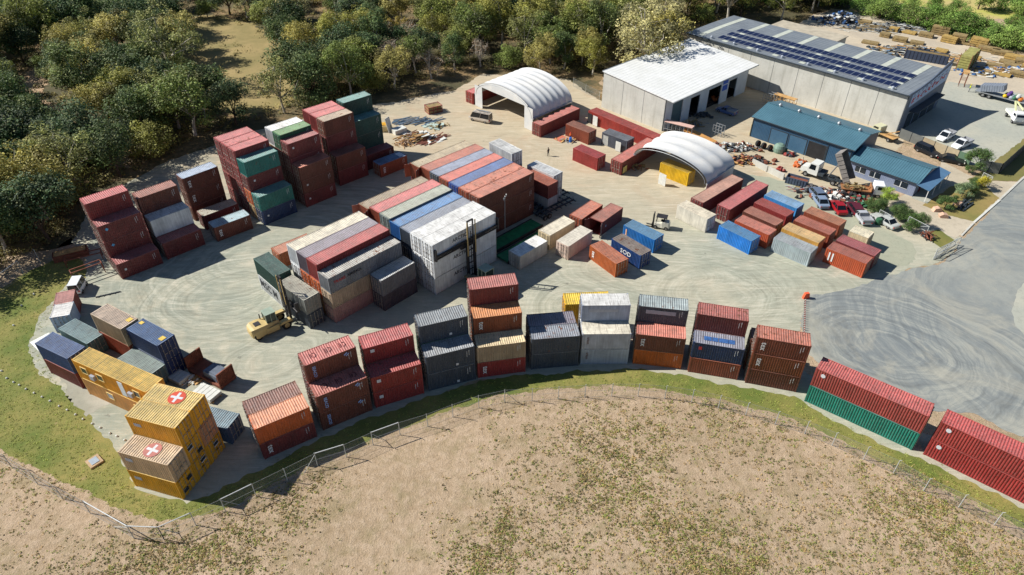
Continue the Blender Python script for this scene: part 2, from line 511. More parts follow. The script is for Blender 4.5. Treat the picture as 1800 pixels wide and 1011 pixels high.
sheet('gate_lawn', [(1628, 410), (1650, 405), (1680, 425), (1655, 438), (1636, 425)], 0.03, concrete_ground('gate_lawn_grass', (138, 124, 66), (104, 108, 48)), 0.4, 0.15, 23)
sheet('green_gravel', [(1285, 300), (1330, 310), (1400, 325), (1470, 350), (1560, 405), (1620, 440), (1600, 470), (1500, 480), (1420, 370), (1340, 330)], 0.02, M_GREENG, 0.5, 0.35, 25, 1)
sheet('mower_edge_gravel', [(58, 600), (150, 730), (200, 700), (110, 585)], 0.02, concrete_ground('rough_gravel', (176, 172, 158), (150, 148, 132)), 0.4, 0.4, 27)
sheet('clearing', [(300, 30), (420, 25), (505, 85), (530, 140), (500, 195), (390, 205), (340, 155), (318, 90)], 0.012, concrete_ground('clearing_dry_grass', (158, 138, 90), (132, 120, 72)), 0.7, 1.0, 29, 1)
sheet('dirt_track', [(20, 190), (60, 110), (90, 120), (70, 170), (110, 190), (160, 230), (240, 280), (220, 300), (120, 245), (40, 200)], 0.014, concrete_ground('track_sand', (186, 160, 128), (166, 136, 104)), 0.6, 0.7, 31, 1)
sheet('meadow', [(1560, 2), (1600, -60), (1990, -60), (1990, 60), (1800, 40), (1700, 28)], 0.012, concrete_ground('meadow_grass', (176, 174, 84), (186, 168, 110)), 1.0, 1.2, 33)
# ------------------------------------------------------------ shipping containers
def corr(x0, x1, pitch=0.278):
    """corrugation: list of (x, depth) along a wall"""
    n = max(1, int(round((x1 - x0) / pitch)))
    p = (x1 - x0) / n
    out = []
    for i in range(n):
        a = x0 + i * p
        out += [(a, 0), (a + p * 0.27, 0), (a + p * 0.5, 1), (a + p * 0.77, 1)]
    return out + [(x1, 0)]

def cont_body(L, smoothwall=False, open_end=None):
    m = MB(); W, H = W_, CH
    x0, x1 = -L / 2, L / 2
    pw = 0.15
    for sx in (x0, x1):
        for sy in (-1, 1):
            xa, xb = (sx, sx + pw) if sx < 0 else (sx - pw, sx)
            ya, yb = (-W / 2, -W / 2 + pw) if sy < 0 else (W / 2 - pw, W / 2)
            m.box(xa, xb, ya, yb, 0, H)
            for z in (0.0, H - 0.118):      # corner castings stand a little proud
                m.box(xa - 0.006, xb + 0.006, ya - 0.006, yb + 0.006, z - (0.004 if z == 0 else 0), z + 0.118 + (0.006 if z else 0))
    for sy in (-1, 1):
        ya, yb = (-W / 2 + 0.004, -W / 2 + 0.07) if sy < 0 else (W / 2 - 0.07, W / 2 - 0.004)
        yi = 0.03 * sy
        m.box(x0 + pw, x1 - pw, ya - max(0, yi), yb - min(0, yi) if sy < 0 else yb - yi, 0.03, 0.15) if False else m.box(x0 + pw, x1 - pw, min(ya, yb) + (0.035 if sy < 0 else 0), max(ya, yb) - (0.035 if sy > 0 else 0), 0.03, 0.15)
        m.box(x0 + pw, x1 - pw, ya, yb, H - 0.09, H - 0.03)
        sgn = sy
        prof = corr(x0 + pw, x1 - pw) if not smoothwall else [(x0 + pw, 0)] + [q for i in range(1, int(L / 1.5)) for q in ((x0 + pw + i * 1.5 - .03, 0), (x0 + pw + i * 1.5 - .02, .12), (x0 + pw + i * 1.5 + .02, .12), (x0 + pw + i * 1.5 + .03, 0))] + [(x1 - pw, 0)]
        dep = 0.06
        lo = [(x, sgn * (W / 2 - 0.012 - d * dep), 0.15) for x, d in prof]
        hi = [(x, sgn * (W / 2 - 0.012 - d * dep), H - 0.09) for x, d in prof]
        if smoothwall:
            lo = [(x, sgn * (W / 2 + 0.004 - d * 0.1), 0.15) for x, d in prof]; hi = [(x, y, H - 0.09) for x, y, z in lo]
        m.grid([lo, hi] if sy < 0 else [hi, lo])
    for sx in (-1, 1):
        xa, xb = (x0 + 0.004, x0 + 0.09) if sx < 0 else (x1 - 0.09, x1 - 0.004)
        m.box(xa, xb, -W / 2 + pw, W / 2 - pw, 0.01, 0.15)
        m.box(xa, xb, -W / 2 + pw, W / 2 - pw, H - 0.12, H - 0.004)
        if open_end == sx: continue
        prof = corr(-W / 2 + pw, W / 2 - pw, 0.24)
        lo = [(sx * (L / 2 - 0.02 - d * 0.045), y, 0.15) for y, d in prof]
        hi = [(x, y, H - 0.12) for x, y, z in lo]
        m.grid([hi, lo] if sx < 0 else [lo, hi])
    m.box(x0 + 0.09, x1 - 0.09, -W / 2 + 0.07, W / 2 - 0.07, 0.10, 0.145)   # floor
    return m

def cont_roof(L, flatroof=False):
    m = MB(); W = W_
    prof = corr(-L / 2 + 0.15, L / 2 - 0.15, 0.278) if not flatroof else [(-L / 2 + 0.1, 0), (L / 2 - 0.1, 0)]
    z = CH - 0.012
    a = [(x, -W / 2 + 0.06, z - d * 0.045) for x, d in prof]
    b = [(x, W / 2 - 0.06, z - d * 0.045) for x, d in prof]
    m.grid([a, b])
    e = 0.035
    for y0, y1 in ((-W / 2 + 0.012, -W / 2 + 0.064), (W / 2 - 0.064, W / 2 - 0.012)):
        m.box(-L / 2 + 0.15, L / 2 - 0.15, y0, y1, CH - 0.05, CH + 0.001)
    for x0, x1 in ((-L / 2 + 0.01, -L / 2 + 0.16), (L / 2 - 0.16, L / 2 - 0.01)):
        m.box(x0, x1, -W / 2 + 0.152, W / 2 - 0.152, CH - 0.05, CH + 0.001)
    return m

def door_leaf():
    """one leaf, hinged at local y=0, reaching to +y, outer face towards +x"""
    m = MB(); w = W_ / 2 - 0.145
    m.box(0, 0.05, 0.0, w, 0.0, CH - 0.28)
    hz = (CH - 0.28) / 5
    for i in range(5):
        m.box(0.052, 0.072, 0.09, w - 0.06, i * hz + 0.09, (i + 1) * hz - 0.07)
    return m

def door_bars():
    m = MB(); w = W_ / 2 - 0.145; h = CH - 0.28
    for y in (0.26, 0.86):
        m.bar((0.115, y, -0.05), (0.115, y, h + 0.05), 0.028, 6)
        for z in (0.02, h * 0.3, h * 0.62, h - 0.04):
            m.box(0.052, 0.15, y - 0.07, y + 0.07, z - 0.03, z + 0.03)
        m.box(0.13, 0.16, y - 0.02, y + 0.42, h * 0.38, h * 0.41)
    return m

def cool_unit():
    m = MB()
    m.box(-0.03, 0.03, -0.85, 0.85, 0.35, 1.55)
    return m

ME = {}
for L, nm in ((L20, '20'), (L40, '40'), (L10, '10')):
    ME['body' + nm] = cont_body(L).mesh('container_body', M_CONT)
    ME['roof' + nm] = cont_roof(L).mesh('container_roof', M_ROOF)
    ME['rbody' + nm] = cont_body(L, True).mesh('reefer_body', M_CONT)
    ME['rroof' + nm] = cont_roof(L, True).mesh('reefer_roof', M_ROOF)
ME['open20'] = cont_body(L20, False, -1).mesh('open_container_body', M_CONT)
ME['door'] = door_leaf().mesh('container_door', M_CONT)
ME['bars'] = door_bars().mesh('locking_gear', M_BAR)
cu = MB(); cu.box(-0.02, 0.05, -0.9, 0.9, 0.3, 1.5)
ME['cool'] = cu.mesh('cooling_unit', M_DARK)
cf = MB()
for y in (-0.42, 0.42):
    cf.disc((0.065, y, 0.95), 0.3, 0.03, (1, 0, 0), 14)
cf.box(0.05, 0.075, -0.75, 0.75, 0.36, 0.5)
ME['fan'] = cf.mesh('fan_grille', flat('grille_grey', (120, 125, 132), 0.5, 0.2, 4))

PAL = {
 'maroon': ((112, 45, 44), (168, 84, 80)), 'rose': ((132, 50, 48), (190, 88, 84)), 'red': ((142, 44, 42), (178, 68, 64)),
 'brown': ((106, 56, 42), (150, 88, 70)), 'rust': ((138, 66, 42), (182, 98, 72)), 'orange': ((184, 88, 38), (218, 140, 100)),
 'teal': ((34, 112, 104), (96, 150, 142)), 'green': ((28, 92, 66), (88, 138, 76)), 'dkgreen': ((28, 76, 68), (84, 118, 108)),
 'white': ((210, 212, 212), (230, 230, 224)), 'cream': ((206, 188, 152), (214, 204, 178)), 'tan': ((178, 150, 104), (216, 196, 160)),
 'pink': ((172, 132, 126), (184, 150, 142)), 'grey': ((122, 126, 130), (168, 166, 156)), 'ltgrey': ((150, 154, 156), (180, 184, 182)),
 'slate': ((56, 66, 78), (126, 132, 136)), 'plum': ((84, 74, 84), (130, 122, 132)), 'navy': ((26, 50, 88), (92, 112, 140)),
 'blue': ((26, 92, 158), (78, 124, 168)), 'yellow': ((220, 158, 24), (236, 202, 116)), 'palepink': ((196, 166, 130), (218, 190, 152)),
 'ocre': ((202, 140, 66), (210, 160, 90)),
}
WORD = {'maroon': 'maroon', 'rose': 'rose red', 'red': 'red', 'brown': 'brown', 'rust': 'rusty', 'orange': 'orange', 'teal': 'teal', 'green': 'green',
        'dkgreen': 'dark green', 'white': 'white', 'cream': 'cream', 'tan': 'tan', 'pink': 'dusty pink', 'grey': 'grey', 'ltgrey': 'light grey',
        'slate': 'slate grey', 'plum': 'purple grey', 'navy': 'navy blue', 'blue': 'blue', 'yellow': 'yellow', 'palepink': 'pale pink', 'ocre': 'ochre'}
used_labels = set()
GROUND_LABELS = []

def container(x, y, rz, z, col, L='20', h=CH, door=1, kind='c', roof=None, rust=None, label='', group=None, name=None, side=None, open_doors=0):
    """x,y: centre of the base"""
    sidec, roofc = PAL[col]
    if side: sidec = side
    if roof: roofc = PAL[roof][1] if isinstance(roof, str) else roof
    if rust is None: rust = rnd.uniform(0.15, 0.6)
    r = rnd.uniform(0.92, 1.08)
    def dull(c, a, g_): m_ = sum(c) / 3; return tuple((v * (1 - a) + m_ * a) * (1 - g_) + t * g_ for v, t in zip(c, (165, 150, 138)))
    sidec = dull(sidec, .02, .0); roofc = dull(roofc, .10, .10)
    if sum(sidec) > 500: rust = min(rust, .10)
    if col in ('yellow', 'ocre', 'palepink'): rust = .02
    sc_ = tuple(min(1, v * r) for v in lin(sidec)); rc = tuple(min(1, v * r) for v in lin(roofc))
    reefer = kind == 'r'
    assert label and label not in used_labels, label
    assert 4 <= len(label.split()) <= 16, label
    used_labels.add(label)
    root = empty(name or ('reefer_container' if reefer else 'shipping_container'), (x, y, z), rz, label, 'container', group)
    root.scale = (1, 1, h / CH)
    Lm = {'20': L20, '40': L40, '10': L10}[L]
    pre = 'r' if reefer else ''
    bm_ = ME['open20'] if open_doors and L == '20' else ME[pre + 'body' + L]
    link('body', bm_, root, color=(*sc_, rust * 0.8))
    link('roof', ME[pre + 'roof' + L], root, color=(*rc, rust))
    if door:
        d = door
        for s in (-1, 1):
            # leaf hinged at the outer post
            if open_doors:
                ang = (0 if d > 0 else math.pi)
                swing = R(115) * s * open_doors
                lf = link('door', ME['door'], root, (d * (Lm / 2 + 0.02), s * d * (W_ / 2 - 0.13), 0.15), (0, 0, 0), (*sc_, rust * 0.6))
                M = Matrix.Rotation(ang, 4, 'Z') @ Matrix.Rotation(swing, 4, 'Z') @ (Matrix.Scale(-1, 4, (0, 1, 0)) if s > 0 else Matrix.Identity(4))
            else:
                ang = (0 if d > 0 else math.pi)
                lf = link('door', ME['door'], root, (d * (Lm / 2 - 0.012), s * d * (W_ / 2 - 0.14), 0.15), (0, 0, 0), (*sc_, rust * 0.6))
                M = Matrix.Rotation(ang, 4, 'Z') @ (Matrix.Scale(-1, 4, (0, 1, 0)) if s > 0 else Matrix.Identity(4))
            loc = lf.location.copy()
            lf.matrix_local = Matrix.Translation(loc) @ M
            link('locking_gear', ME['bars'], lf)
    if reefer and door:
        c = link('cooling_unit', ME['cool'], root, (-door * Lm / 2, 0, 0.3), (0, 0, 0 if door < 0 else math.pi))
        link('fan', ME['fan'], c)
    return root

C = {'C1': (-58.26, 82.8, 43.3, 2.69), 'C2': (-53.52, 87.93, 43.6, 2.92), 'C3': (-53.2, 99.14, 46.4, 2.64), 'C3B': (-47.43, 92.83, 41.4, 2.64), 'C3A': (-50.41, 96.34, 43.3, 2.61), 'C4': (-41.13, 97.73, 44.6, 2.64), 'C5': (-35.49, 103.49, 44.3, 2.51), 'C6': (-31.12, 110.97, 43.0, 2.89), 'C7': (-30.73, 120.29, 42.3, 2.95), 'C7B': (-24.2, 114.17, 43.2, 2.5), 'M1': (-24.24, 72.69, 45.8, 2.52), 'M1D': (-17.9, 75.29, 47.2, 2.64), 'M2G': (-36.85, 80.53, -45.8, 2.71), 'M2S': (-32.1, 75.46, -41.5, 2.48), 'M1B': (-35.2, 85.46, 42.0, 2.63), 'M3': (-11.02, 79.0, 45.1, 2.86), 'M4': (-5.11, 92.82, 43.9, 2.65), 'M5': (2.64, 108.38, -43.4, 2.8), 'M6': (-4.02, 112.3, -48.9, 2.65), 'N1': (8.67, 87.66, 47.7, 2.56), 'N2': (5.92, 90.41, 45.3, 2.73), 'N3': (1.21, 85.06, 44.9, 2.47), 'N4': (11.32, 95.34, 50.1, 2.61), 'N5': (14.56, 94.49, 49.5, 2.58), 'N6': (12.0, 88.13, -55.3, 2.5), 'N7': (15.55, 89.95, -50.8, 2.5), 'N8': (17.93, 93.84, -45.6, 2.5), 'R1': (33.13, 93.72, -49.7, 2.51), 'R2': (36.03, 95.14, -46.5, 2.6), 'R3': (38.08, 97.94, -47.8, 2.61), 'R4': (40.7, 100.71, -48.7, 2.6), 'R5': (43.14, 103.19, -48.0, 2.6), 'R6': (40.82, 90.14, -44.3, 2.5), 'R7': (42.88, 92.74, -44.9, 2.61), 'R8': (45.51, 95.06, -45.9, 2.61), 'R9': (48.13, 97.8, -46.6, 2.61), 'R10': (48.01, 87.21, -44.1, 2.59), 'R11': (50.17, 89.32, -46.1, 2.6), 'R13': (27.68, 99.98, -49.2, 2.56), 'R14': (32.93, 101.24, 42.4, 2.67), 'R15': (36.0, 98.27, 43.5, 2.6), 'F1': (-27.56, 49.34, 32.5, 2.5), 'F2': (-21.87, 53.54, 31.4, 2.76), 'F3': (-16.32, 57.01, 23.8, 2.5), 'F4': (-10.23, 59.79, 19.8, 2.81), 'F5': (-4.24, 62.04, 10.9, 2.57), 'F6': (2.44, 63.53, 6.9, 2.57), 'F7': (8.8, 64.53, 0.5, 2.57), 'F8': (15.55, 64.64, -9.4, 2.53), 'F9': (22.36, 63.16, -14.1, 2.52), 'F10': (29.09, 61.21, -15.7, 2.51), 'F11': (35.45, 58.13, -38.1, 2.77), 'F12': (46.09, 49.99, -40.8, 2.72), 'Ye': (-40.46, 45.87, -16.6, 2.83), 'Yh': (-51.93, 59.36, -25.8, 2.91), 'B1': (-58.56, 63.01, -27.1, 2.55), 'B2': (-59.59, 68.6, -30.1, 2.62), 'B3': (-53.78, 67.8, -29.9, 2.9), 'B4': (-48.03, 65.0, -31.3, 2.84), 'B5': (-49.31, 62.91, -30.3, 2.61)}
G_BUSH, G_MAIN, G_ARC, G_FIELD, G_LEFT, G_MID = 'containers stacked along the bush edge', 'containers of the long central block', 'containers stacked along the curved fence', 'containers standing in rows beside the workshops', 'containers around the yellow offices', 'single containers in mid yard'
TIER = {1: ['standing'], 2: ['bottom', 'top'], 3: ['bottom', 'middle', 'top'], 4: ['bottom', 'second', 'third', 'top']}
BYKEY = {}
def rows(key, spec, phrase, group, L='20', door=-1):
    """spec: list of (row number from the camera, offset along, height or None, L or None, row words, [tiers bottom to top])"""
    x, y, a, h0 = C[key]
    a = R(a)
    for (rw, u, h, LL, words, tiers) in spec:
        LL = LL or L; h = h or h0
        Lm = {'20': L20, '40': L40, '10': L10}[LL]
        for k, t in enumerate(tiers):
            if isinstance(t, str): t = {'c': t}
            t = dict(t)
            uu = u + Lm / 2 + t.get('du', rnd.uniform(-0.03, 0.03)); vv = (rw + 0.5) * W_ + t.get('dv', rnd.uniform(-0.02, 0.02))
            cx = x + uu * math.cos(a) - vv * math.sin(a); cy = y + uu * math.sin(a) + vv * math.cos(a)
            n = len(tiers)
            tw = TIER[n][k] if n > 1 else ''
            wd = t.get('w', WORD[t['c']])
            kindw = 'refrigerated container' if t.get('k') == 'r' else 'container'
            parts = [wd, kindw]
            if tw: parts.append(tw + ' of')
            else: parts.append('in')
            lab = ' '.join(parts + [words, phrase]).replace('  ', ' ').strip()
            lab = lab.replace(' in ,', ',')
            o = container(cx, cy, a + R(t.get('da', rnd.uniform(-0.25, 0.25))), k * (h + 0.03), t['c'], LL, h, t.get('door', door), t.get('k', 'c'), t.get('roof'), t.get('rust'), lab, group, side=t.get('side'), open_doors=t.get('open', 0))
            o.scale.z = h / CH
            BYKEY[(key, rw, k)] = o

def c(col, **kw): return dict(c=col, **kw)
# bush edge, from the left
rows('C1', [(0, 0, None, None, 'front row,', ['maroon']), (1, 0, None, None, 'middle row,', ['maroon', 'maroon', 'maroon']), (2, 0, None, None, 'back row,', ['maroon', 'maroon', 'maroon', 'rose'])], 'leftmost stack by the bush', G_BUSH)
rows('C2', [(0, 0, None, None, 'front row,', ['maroon']), (1, 0, None, None, 'middle row,', ['brown', c('white', k='r')]), (2, 0, None, None, 'back row,', ['maroon', 'maroon', 'brown'])], 'second stack from left by the bush', G_BUSH)
rows('C3', [(0, 0, None, None, 'narrow stack', ['brown', c('brown', rust=.5), c('brown', roof=(150, 168, 190), rust=.45)])], 'beside the tall rose red stack', G_BUSH)
rows('C3A', [(0, 0, None, None, 'front of narrow brown stack,', [c('maroon', roof=(164, 158, 140), rust=.5, w='maroon grey-roofed')])], 'half shaded', G_BUSH)
rows('C3B', [(0, 0, None, None, 'front of the others,', [c('brown', roof=(150, 178, 186), rust=.4, w='brown pale-blue-roofed')])], 'facing the yard', G_BUSH)
rows('C4', [(0, 0, None, None, 'front row,', ['navy', 'teal']), (1, 0, None, None, 'second row,', ['tan', 'orange', 'maroon', c('teal', door=0)])] +
     [(i, 0, 2.935, None, wd + ' rose red row,', ['rose', c('rose', door=0 if i == 3 else -1), 'rose', 'rose']) for i, wd in ((2, 'front'), (3, 'middle'), (4, 'rear'))], 'tall stack by the bush', G_BUSH)
rows('C5', [(0, 0, None, None, 'front row,', ['maroon', 'brown', c('brown', roof='rust')]), (1, 0, 2.743, None, 'second row,', ['maroon', 'brown', 'maroon', 'maroon']),
            (2, 0, 2.928, None, 'third row,', ['brown', 'maroon', 'maroon', 'green']), (3, 0, 2.928, None, 'rear row,', ['maroon', 'red', 'tan', c('white', door=0)])], 'stack with one green top', G_BUSH)
rows('C6', [(0, 0, None, None, 'front row,', ['maroon', 'brown']), (1, 0, None, None, 'second row,', ['brown', 'maroon', 'maroon', c('brown', roof=(166, 142, 116), rust=.5)]),
            (2, 0, None, None, 'third row,', ['maroon', 'rose', 'rose', c('rose', door=0)]), (3, 0, None, None, 'rear row,', ['rose', 'rose', 'rose', c('rose', door=0)])], 'four-high stack beside dark green ones', G_BUSH)
rows('C7', [(0, 0, None, None, 'rear row,', ['dkgreen', 'dkgreen', 'dkgreen', c('dkgreen', roof='teal')]), (-1, 0, None, None, 'front row,', ['dkgreen', 'dkgreen', c('dkgreen', roof='teal')]),
            (-2, 0.5, None, None, 'the shade before', ['maroon'])], 'dark green stack by the bush', G_BUSH)
rows('C7B', [(0, 0, None, None, 'front of dark green stack,', [c('rust', roof=(96, 128, 166), rust=.35, w='rusty blue-roofed')])], 'one white roof panel', G_BUSH)
# long central block
rows('M1', [(0, 0, None, None, 'front row,', ['pink', c('tan', side=(166, 146, 122)), c('grey', door=0)]), (1, 0, 2.85, None, 'second row,', ['tan', 'orange', c('red', door=0)]),
            (2, 0, 2.85, None, 'third row,', ['maroon', 'orange', c('plum', door=0)]), (3, 0, 2.85, None, 'rear row,', ['teal', 'white', c('white', roof='cream', door=0)])], 'long block behind yellow lift truck', G_MAIN, '40')
rows('M1D', [(0, 0, None, None, 'short dark pair', [c('plum', side=(70, 60, 72)), c('grey', side=(98, 98, 104), roof='ltgrey')])], 'against the long grey container', G_MAIN)
rows('M2G', [(0, 0, None, None, 'pair', [c('white', w='white lettered'), 'dkgreen'])], 'left of the lift truck mast', G_MAIN, door=0)
rows('M2S', [(0, 0, None, None, 'pair', ['slate', c('grey', side=(126, 128, 122), roof=(176, 174, 156), w='pale grey')])], 'right of the lift truck mast', G_MAIN, door=1)
rows('M1B', [(0, 0, None, None, 'the gap behind', [c('orange', side=(150, 78, 40), roof=(178, 104, 70), w='brown short')])], 'long white-topped block', G_MAIN)
rows('M3', [(0, 0, None, None, 'front row,', [c('white', k='r', w='white long')] * 3), (1, 0, None, None, 'second row,', [c('white', k='r', w='white long', rust=.3)] * 3),
            (2, 0, 2.77, None, 'third row,', ['grey', 'slate', c('slate', roof=(116, 126, 142), door=0)]), (3, 0, 2.77, None, 'fourth row,', ['blue', 'navy', c('blue', roof=(62, 122, 180), rust=.5, door=0)]),
            (4, 0, None, None, 'fifth row,', ['grey', 'blue', c('grey', roof=(150, 156, 138), rust=.4, side=(100, 112, 112))]), (5, 0, None, None, 'sixth row,', ['rust', 'maroon', c('rust', roof='rose', rust=.25, door=0)]),
            (6, -0.3, 2.76, None, 'rear row,', ['maroon', 'dkgreen', c('rust', roof=(150, 130, 100), rust=.5, open=1)])], 'block behind black mast', G_MAIN, '40')
rows('M4', [(0, 0, None, None, 'front row,', ['brown', 'brown', c('brown', roof='rust')]), (1, 0, None, None, 'second row,', ['maroon', 'rust', c('rust', roof=(196, 106, 78), rust=.6)]),
            (2, 0, None, None, 'third row,', ['navy', 'blue', c('blue', side=(28, 64, 140), roof=(58, 92, 150), rust=.3)]), (3, 0, None, None, 'fourth row,', ['maroon', 'rust', c('rust', roof=(196, 94, 78), rust=.45)]),
            (4, 0, None, None, 'fifth row,', ['navy', 'slate', c('slate', roof=(128, 140, 164), rust=.35)]), (5, 0, None, None, 'sixth row,', ['brown', 'rust', c('rust', roof=(178, 92, 68), rust=.35, door=0)]),
            (6, -0.3, 2.6, None, 'rear row,', ['maroon', 'maroon', c('rust', roof=(170, 152, 118), rust=.4, open=1)])], 'block beside green deck', G_MAIN, '40')
rows('M5', [(0, 0, None, None, 'pair', [c('ltgrey', w='pale'), c('white', roof=(226, 228, 226), rust=.02)])], 'beyond brown block, nearer walking person', G_MAIN, door=1)
rows('M6', [(0, 0, None, None, 'stack', ['ltgrey', 'ltgrey', c('white', roof=(222, 222, 216), rust=.02)])], 'at far corner of the brown block', G_MAIN, door=1)
C['M7'] = (3.85 + 0.2, 103.75, -45.0, 2.6)
rows('M7', [(0, -3.2, None, None, 'pair', ['ltgrey', c('maroon', roof='rust')])], 'squeezed between brown and white stacks', G_MAIN, door=0)
# mid yard singles
rows('N1', [(0, 0, None, None, 'front', [c('white', k='r', side=(206, 182, 166), roof=(214, 206, 186), w='dusty white')])], 'of two open-ended maroon ones', G_MID)
rows('N2', [(0, 0, None, None, 'the middle', [c('cream')])], 'beside the green deck', G_MID)
rows('N3', [(0, 0, None, None, 'half shadow', [c('white', k='r', side=(186, 184, 174), w='old white')])], 'nearest the black mast', G_MID)
rows('N4', [(0, 0, None, None, 'mid yard,', [c('rust', roof=(176, 90, 62), w='rust red shut')])], 'behind the cream container', G_MID)
rows('N5', [(0, 0, None, None, 'mid yard,', [c('maroon', roof=(158, 84, 66), rust=.3, open=1, w='maroon open-doored')])], 'beside blue ones', G_MID)
rows('N6', [(0, 0, None, None, 'mid yard,', [c('orange', side=(172, 88, 38), roof=(184, 106, 74), rust=.45, w='orange brown')])], 'front of three angled ones', G_MID, door=1)
rows('N7', [(0, 0, None, None, 'the middle', [c('navy', roof=(128, 116, 106), rust=.6, side=(18, 62, 120), w='dark blue')])], 'of three angled ones', G_MID, door=1)
rows('N8', [(0, 0, None, None, 'front', [c('blue', roof=(88, 140, 176), rust=.3, side=(20, 112, 184), w='bright blue')])], 'of the small forklift', G_MID, door=1)
# rows beside the workshops
for key, col, wd, ph, kw in [
    ('R1', 'blue', 'blue rusty-roofed', 'the left row, nearest the camera', dict(side=(22, 116, 196), roof=(70, 128, 172), rust=.35)),
    ('R2', 'rust', 'orange red', 'the left row, behind the blue one', dict(roof=(198, 116, 96), rust=.2, side=(176, 76, 42))),
    ('R3', 'brown', 'faded brown', 'the middle of the left row', dict(roof=(176, 108, 86), rust=.35)),
    ('R4', 'red', 'dark red', 'the left row, before the pale blue one', dict(roof=(172, 70, 62), rust=.2)),
    ('R5', 'blue', 'pale blue', 'the left row, farthest back', dict(roof=(128, 172, 208), rust=.12, side=(58, 140, 204))),
    ('R6', 'ltgrey', 'plain grey', 'the second row, nearest the camera', dict(side=(160, 172, 174), roof=(158, 166, 168), rust=.06)),
    ('R7', 'tan', 'sandy yellow', 'the second row, behind the grey one', dict(side=(208, 160, 76), roof=(214, 176, 116), rust=.15)),
    ('R8', 'rust', 'rust red', 'the second row, behind the yellow one', dict(roof=(182, 98, 76), rust=.25)),
    ('R9', 'rust', 'brown rusted', 'the second row, before the wrecked cars', dict(roof=(176, 110, 76), rust=.4)),
    ('R10', 'orange', 'orange white-striped', 'the right row, nearest the camera', dict(side=(188, 84, 44), roof=(172, 92, 74), rust=.25)),
    ('R11', 'maroon', 'smooth maroon', 'the right row, before the half-length one', dict(roof=(158, 76, 78), rust=.05))]:
    rows(key, [(0, 0, None, None, ph, [c(col, w=wd, **kw)])], '', G_FIELD, door=1)
xx = Vector(P(1493.6, 406.4, 2.6)); yy = Vector(P(1528.5, 419.8, 2.6))
C['R12'] = (xx.x, xx.y, -44.0, 2.5)
rows('R12', [(0, 0, None, '10', 'the right row, half length', [c('cream', roof=(222, 212, 180), rust=.08)])], 'by the silver car', G_FIELD, door=1)
rows('R13', [(0, 0, None, None, 'front', [c('white', k='r', side=(206, 200, 184), roof=(220, 208, 180), rust=.35, w='old stained white')])], 'of the two long maroon ones', G_FIELD, door=1)
rows('R14', [(0, -1.2, None, None, 'the long pair,', [c('maroon', roof=(166, 116, 96), rust=.35, w='long tan-roofed maroon')])], 'beside the smaller tent', G_FIELD, '40', -1)
rows('R15', [(0, 0, None, None, 'the long pair,', [c('maroon', roof=(168, 74, 74), rust=.05, w='long red-roofed maroon')])], 'beside pale blue one', G_FIELD, '40', -1)
# curved fence line, from the left
rows('F1', [(0, 0, None, None, 'front row,', ['maroon', c('orange', rust=.35)]), (1, 0, None, None, 'back row,', ['brown', c('brown', roof=(140, 94, 80), rust=.6)])], 'fence stack beside yellow block', G_ARC)
rows('F2', [(0, 0, None, None, 'front row,', ['brown', c('brown', roof=(182, 98, 84))]), (1, 0, None, None, 'back row,', ['brown', 'maroon', c('brown', roof=(184, 96, 86))])], 'fence stack with blue upright lettering', G_ARC)
rows('F3', [(0, 0, None, None, 'front row,', ['red', c('red', side=(140, 46, 38))]), (1, 0, None, None, 'back row,', ['red', 'rust', c('red', roof=(184, 84, 80))])], 'bright red fence stack', G_ARC)
rows('F4', [(0, 0, None, None, 'front row,', ['slate', c('slate', roof=(140, 146, 150))]), (1, 0, None, None, 'back row,', ['navy', 'green', c('slate', roof=(122, 130, 134))])], 'fence stack right of red one', G_ARC)
rows('F5', [(0, 0, None, None, 'front row,', ['red', c('tan', side=(160, 140, 112), roof=(222, 198, 150))]), (1, 0, None, None, 'middle row,', ['rust', 'orange', c('rust', roof=(216, 136, 76), side=(132, 66, 34))]),
            (2, 0, None, None, 'back row,', ['brown', 'maroon', 'brown', c('maroon', roof=(184, 104, 94))])], 'tallest fence stack', G_ARC)
rows('F6', [(0, 0, None, None, 'front row,', ['slate', c('slate', roof=(122, 130, 140))]), (1, 0, None, None, 'back row,', ['slate', c('slate', roof=(112, 108, 122))])], 'low slate fence stack', G_ARC)
rows('F7', [(0, 0, None, None, 'front row,', [c('white', k='r', rust=.2, side=(158, 166, 176))] * 1 + [c('white', k='r', rust=.2, side=(166, 170, 178), roof=(222, 214, 190))]), (1, 0, None, None, 'back row,', [c('white', k='r'), c('white', k='r'), c('white', k='r', side=(140, 150, 168), roof=(216, 216, 210))])], 'white fence stack', G_ARC)
rows('F8', [(0, 0, None, None, 'front row,', [c('orange', side=(190, 92, 26)), c('brown', roof=(212, 122, 102))]), (1, 0, None, None, 'back row,', ['orange', 'rust', c('slate', roof=(146, 160, 160))])], 'fence stack right of white one', G_ARC)
rows('F9', [(0, 0, None, None, 'front row,', ['rust', c('navy', roof=(132, 136, 152), rust=.3)]), (1, 0, None, None, 'back row,', ['maroon', 'rust', c('maroon', side=(104, 40, 34), roof=(172, 90, 80))])], 'fence stack with a navy one', G_ARC)
rows('F10', [(0, 0, None, None, 'front', [c('brown', side=(104, 50, 34)), c('rust', side=(122, 62, 34)), c('rust', side=(116, 56, 38), roof=(180, 100, 78))]), (1, -0.25, None, None, 'back', ['brown', 'brown', c('rust', roof='rust', rust=.4)][:2])], 'of last short fence stack', G_ARC)
rows('F11', [(0, 0, None, None, 'first long pair', [c('teal', side=(22, 118, 100)), c('red', side=(144, 60, 54), roof=(196, 88, 82))])], 'along the road fence', G_ARC, '40', 1)
rows('F12', [(0, 0, None, None, 'second long pair', [c('red', side=(150, 44, 42)), c('red', side=(150, 52, 48), roof=(192, 74, 70))])], 'at the right edge', G_ARC, '40', 1)
q = P(1789, 748, 5.3)
C['F13'] = (q.x, q.y - 2.2, -40.8, 2.62)
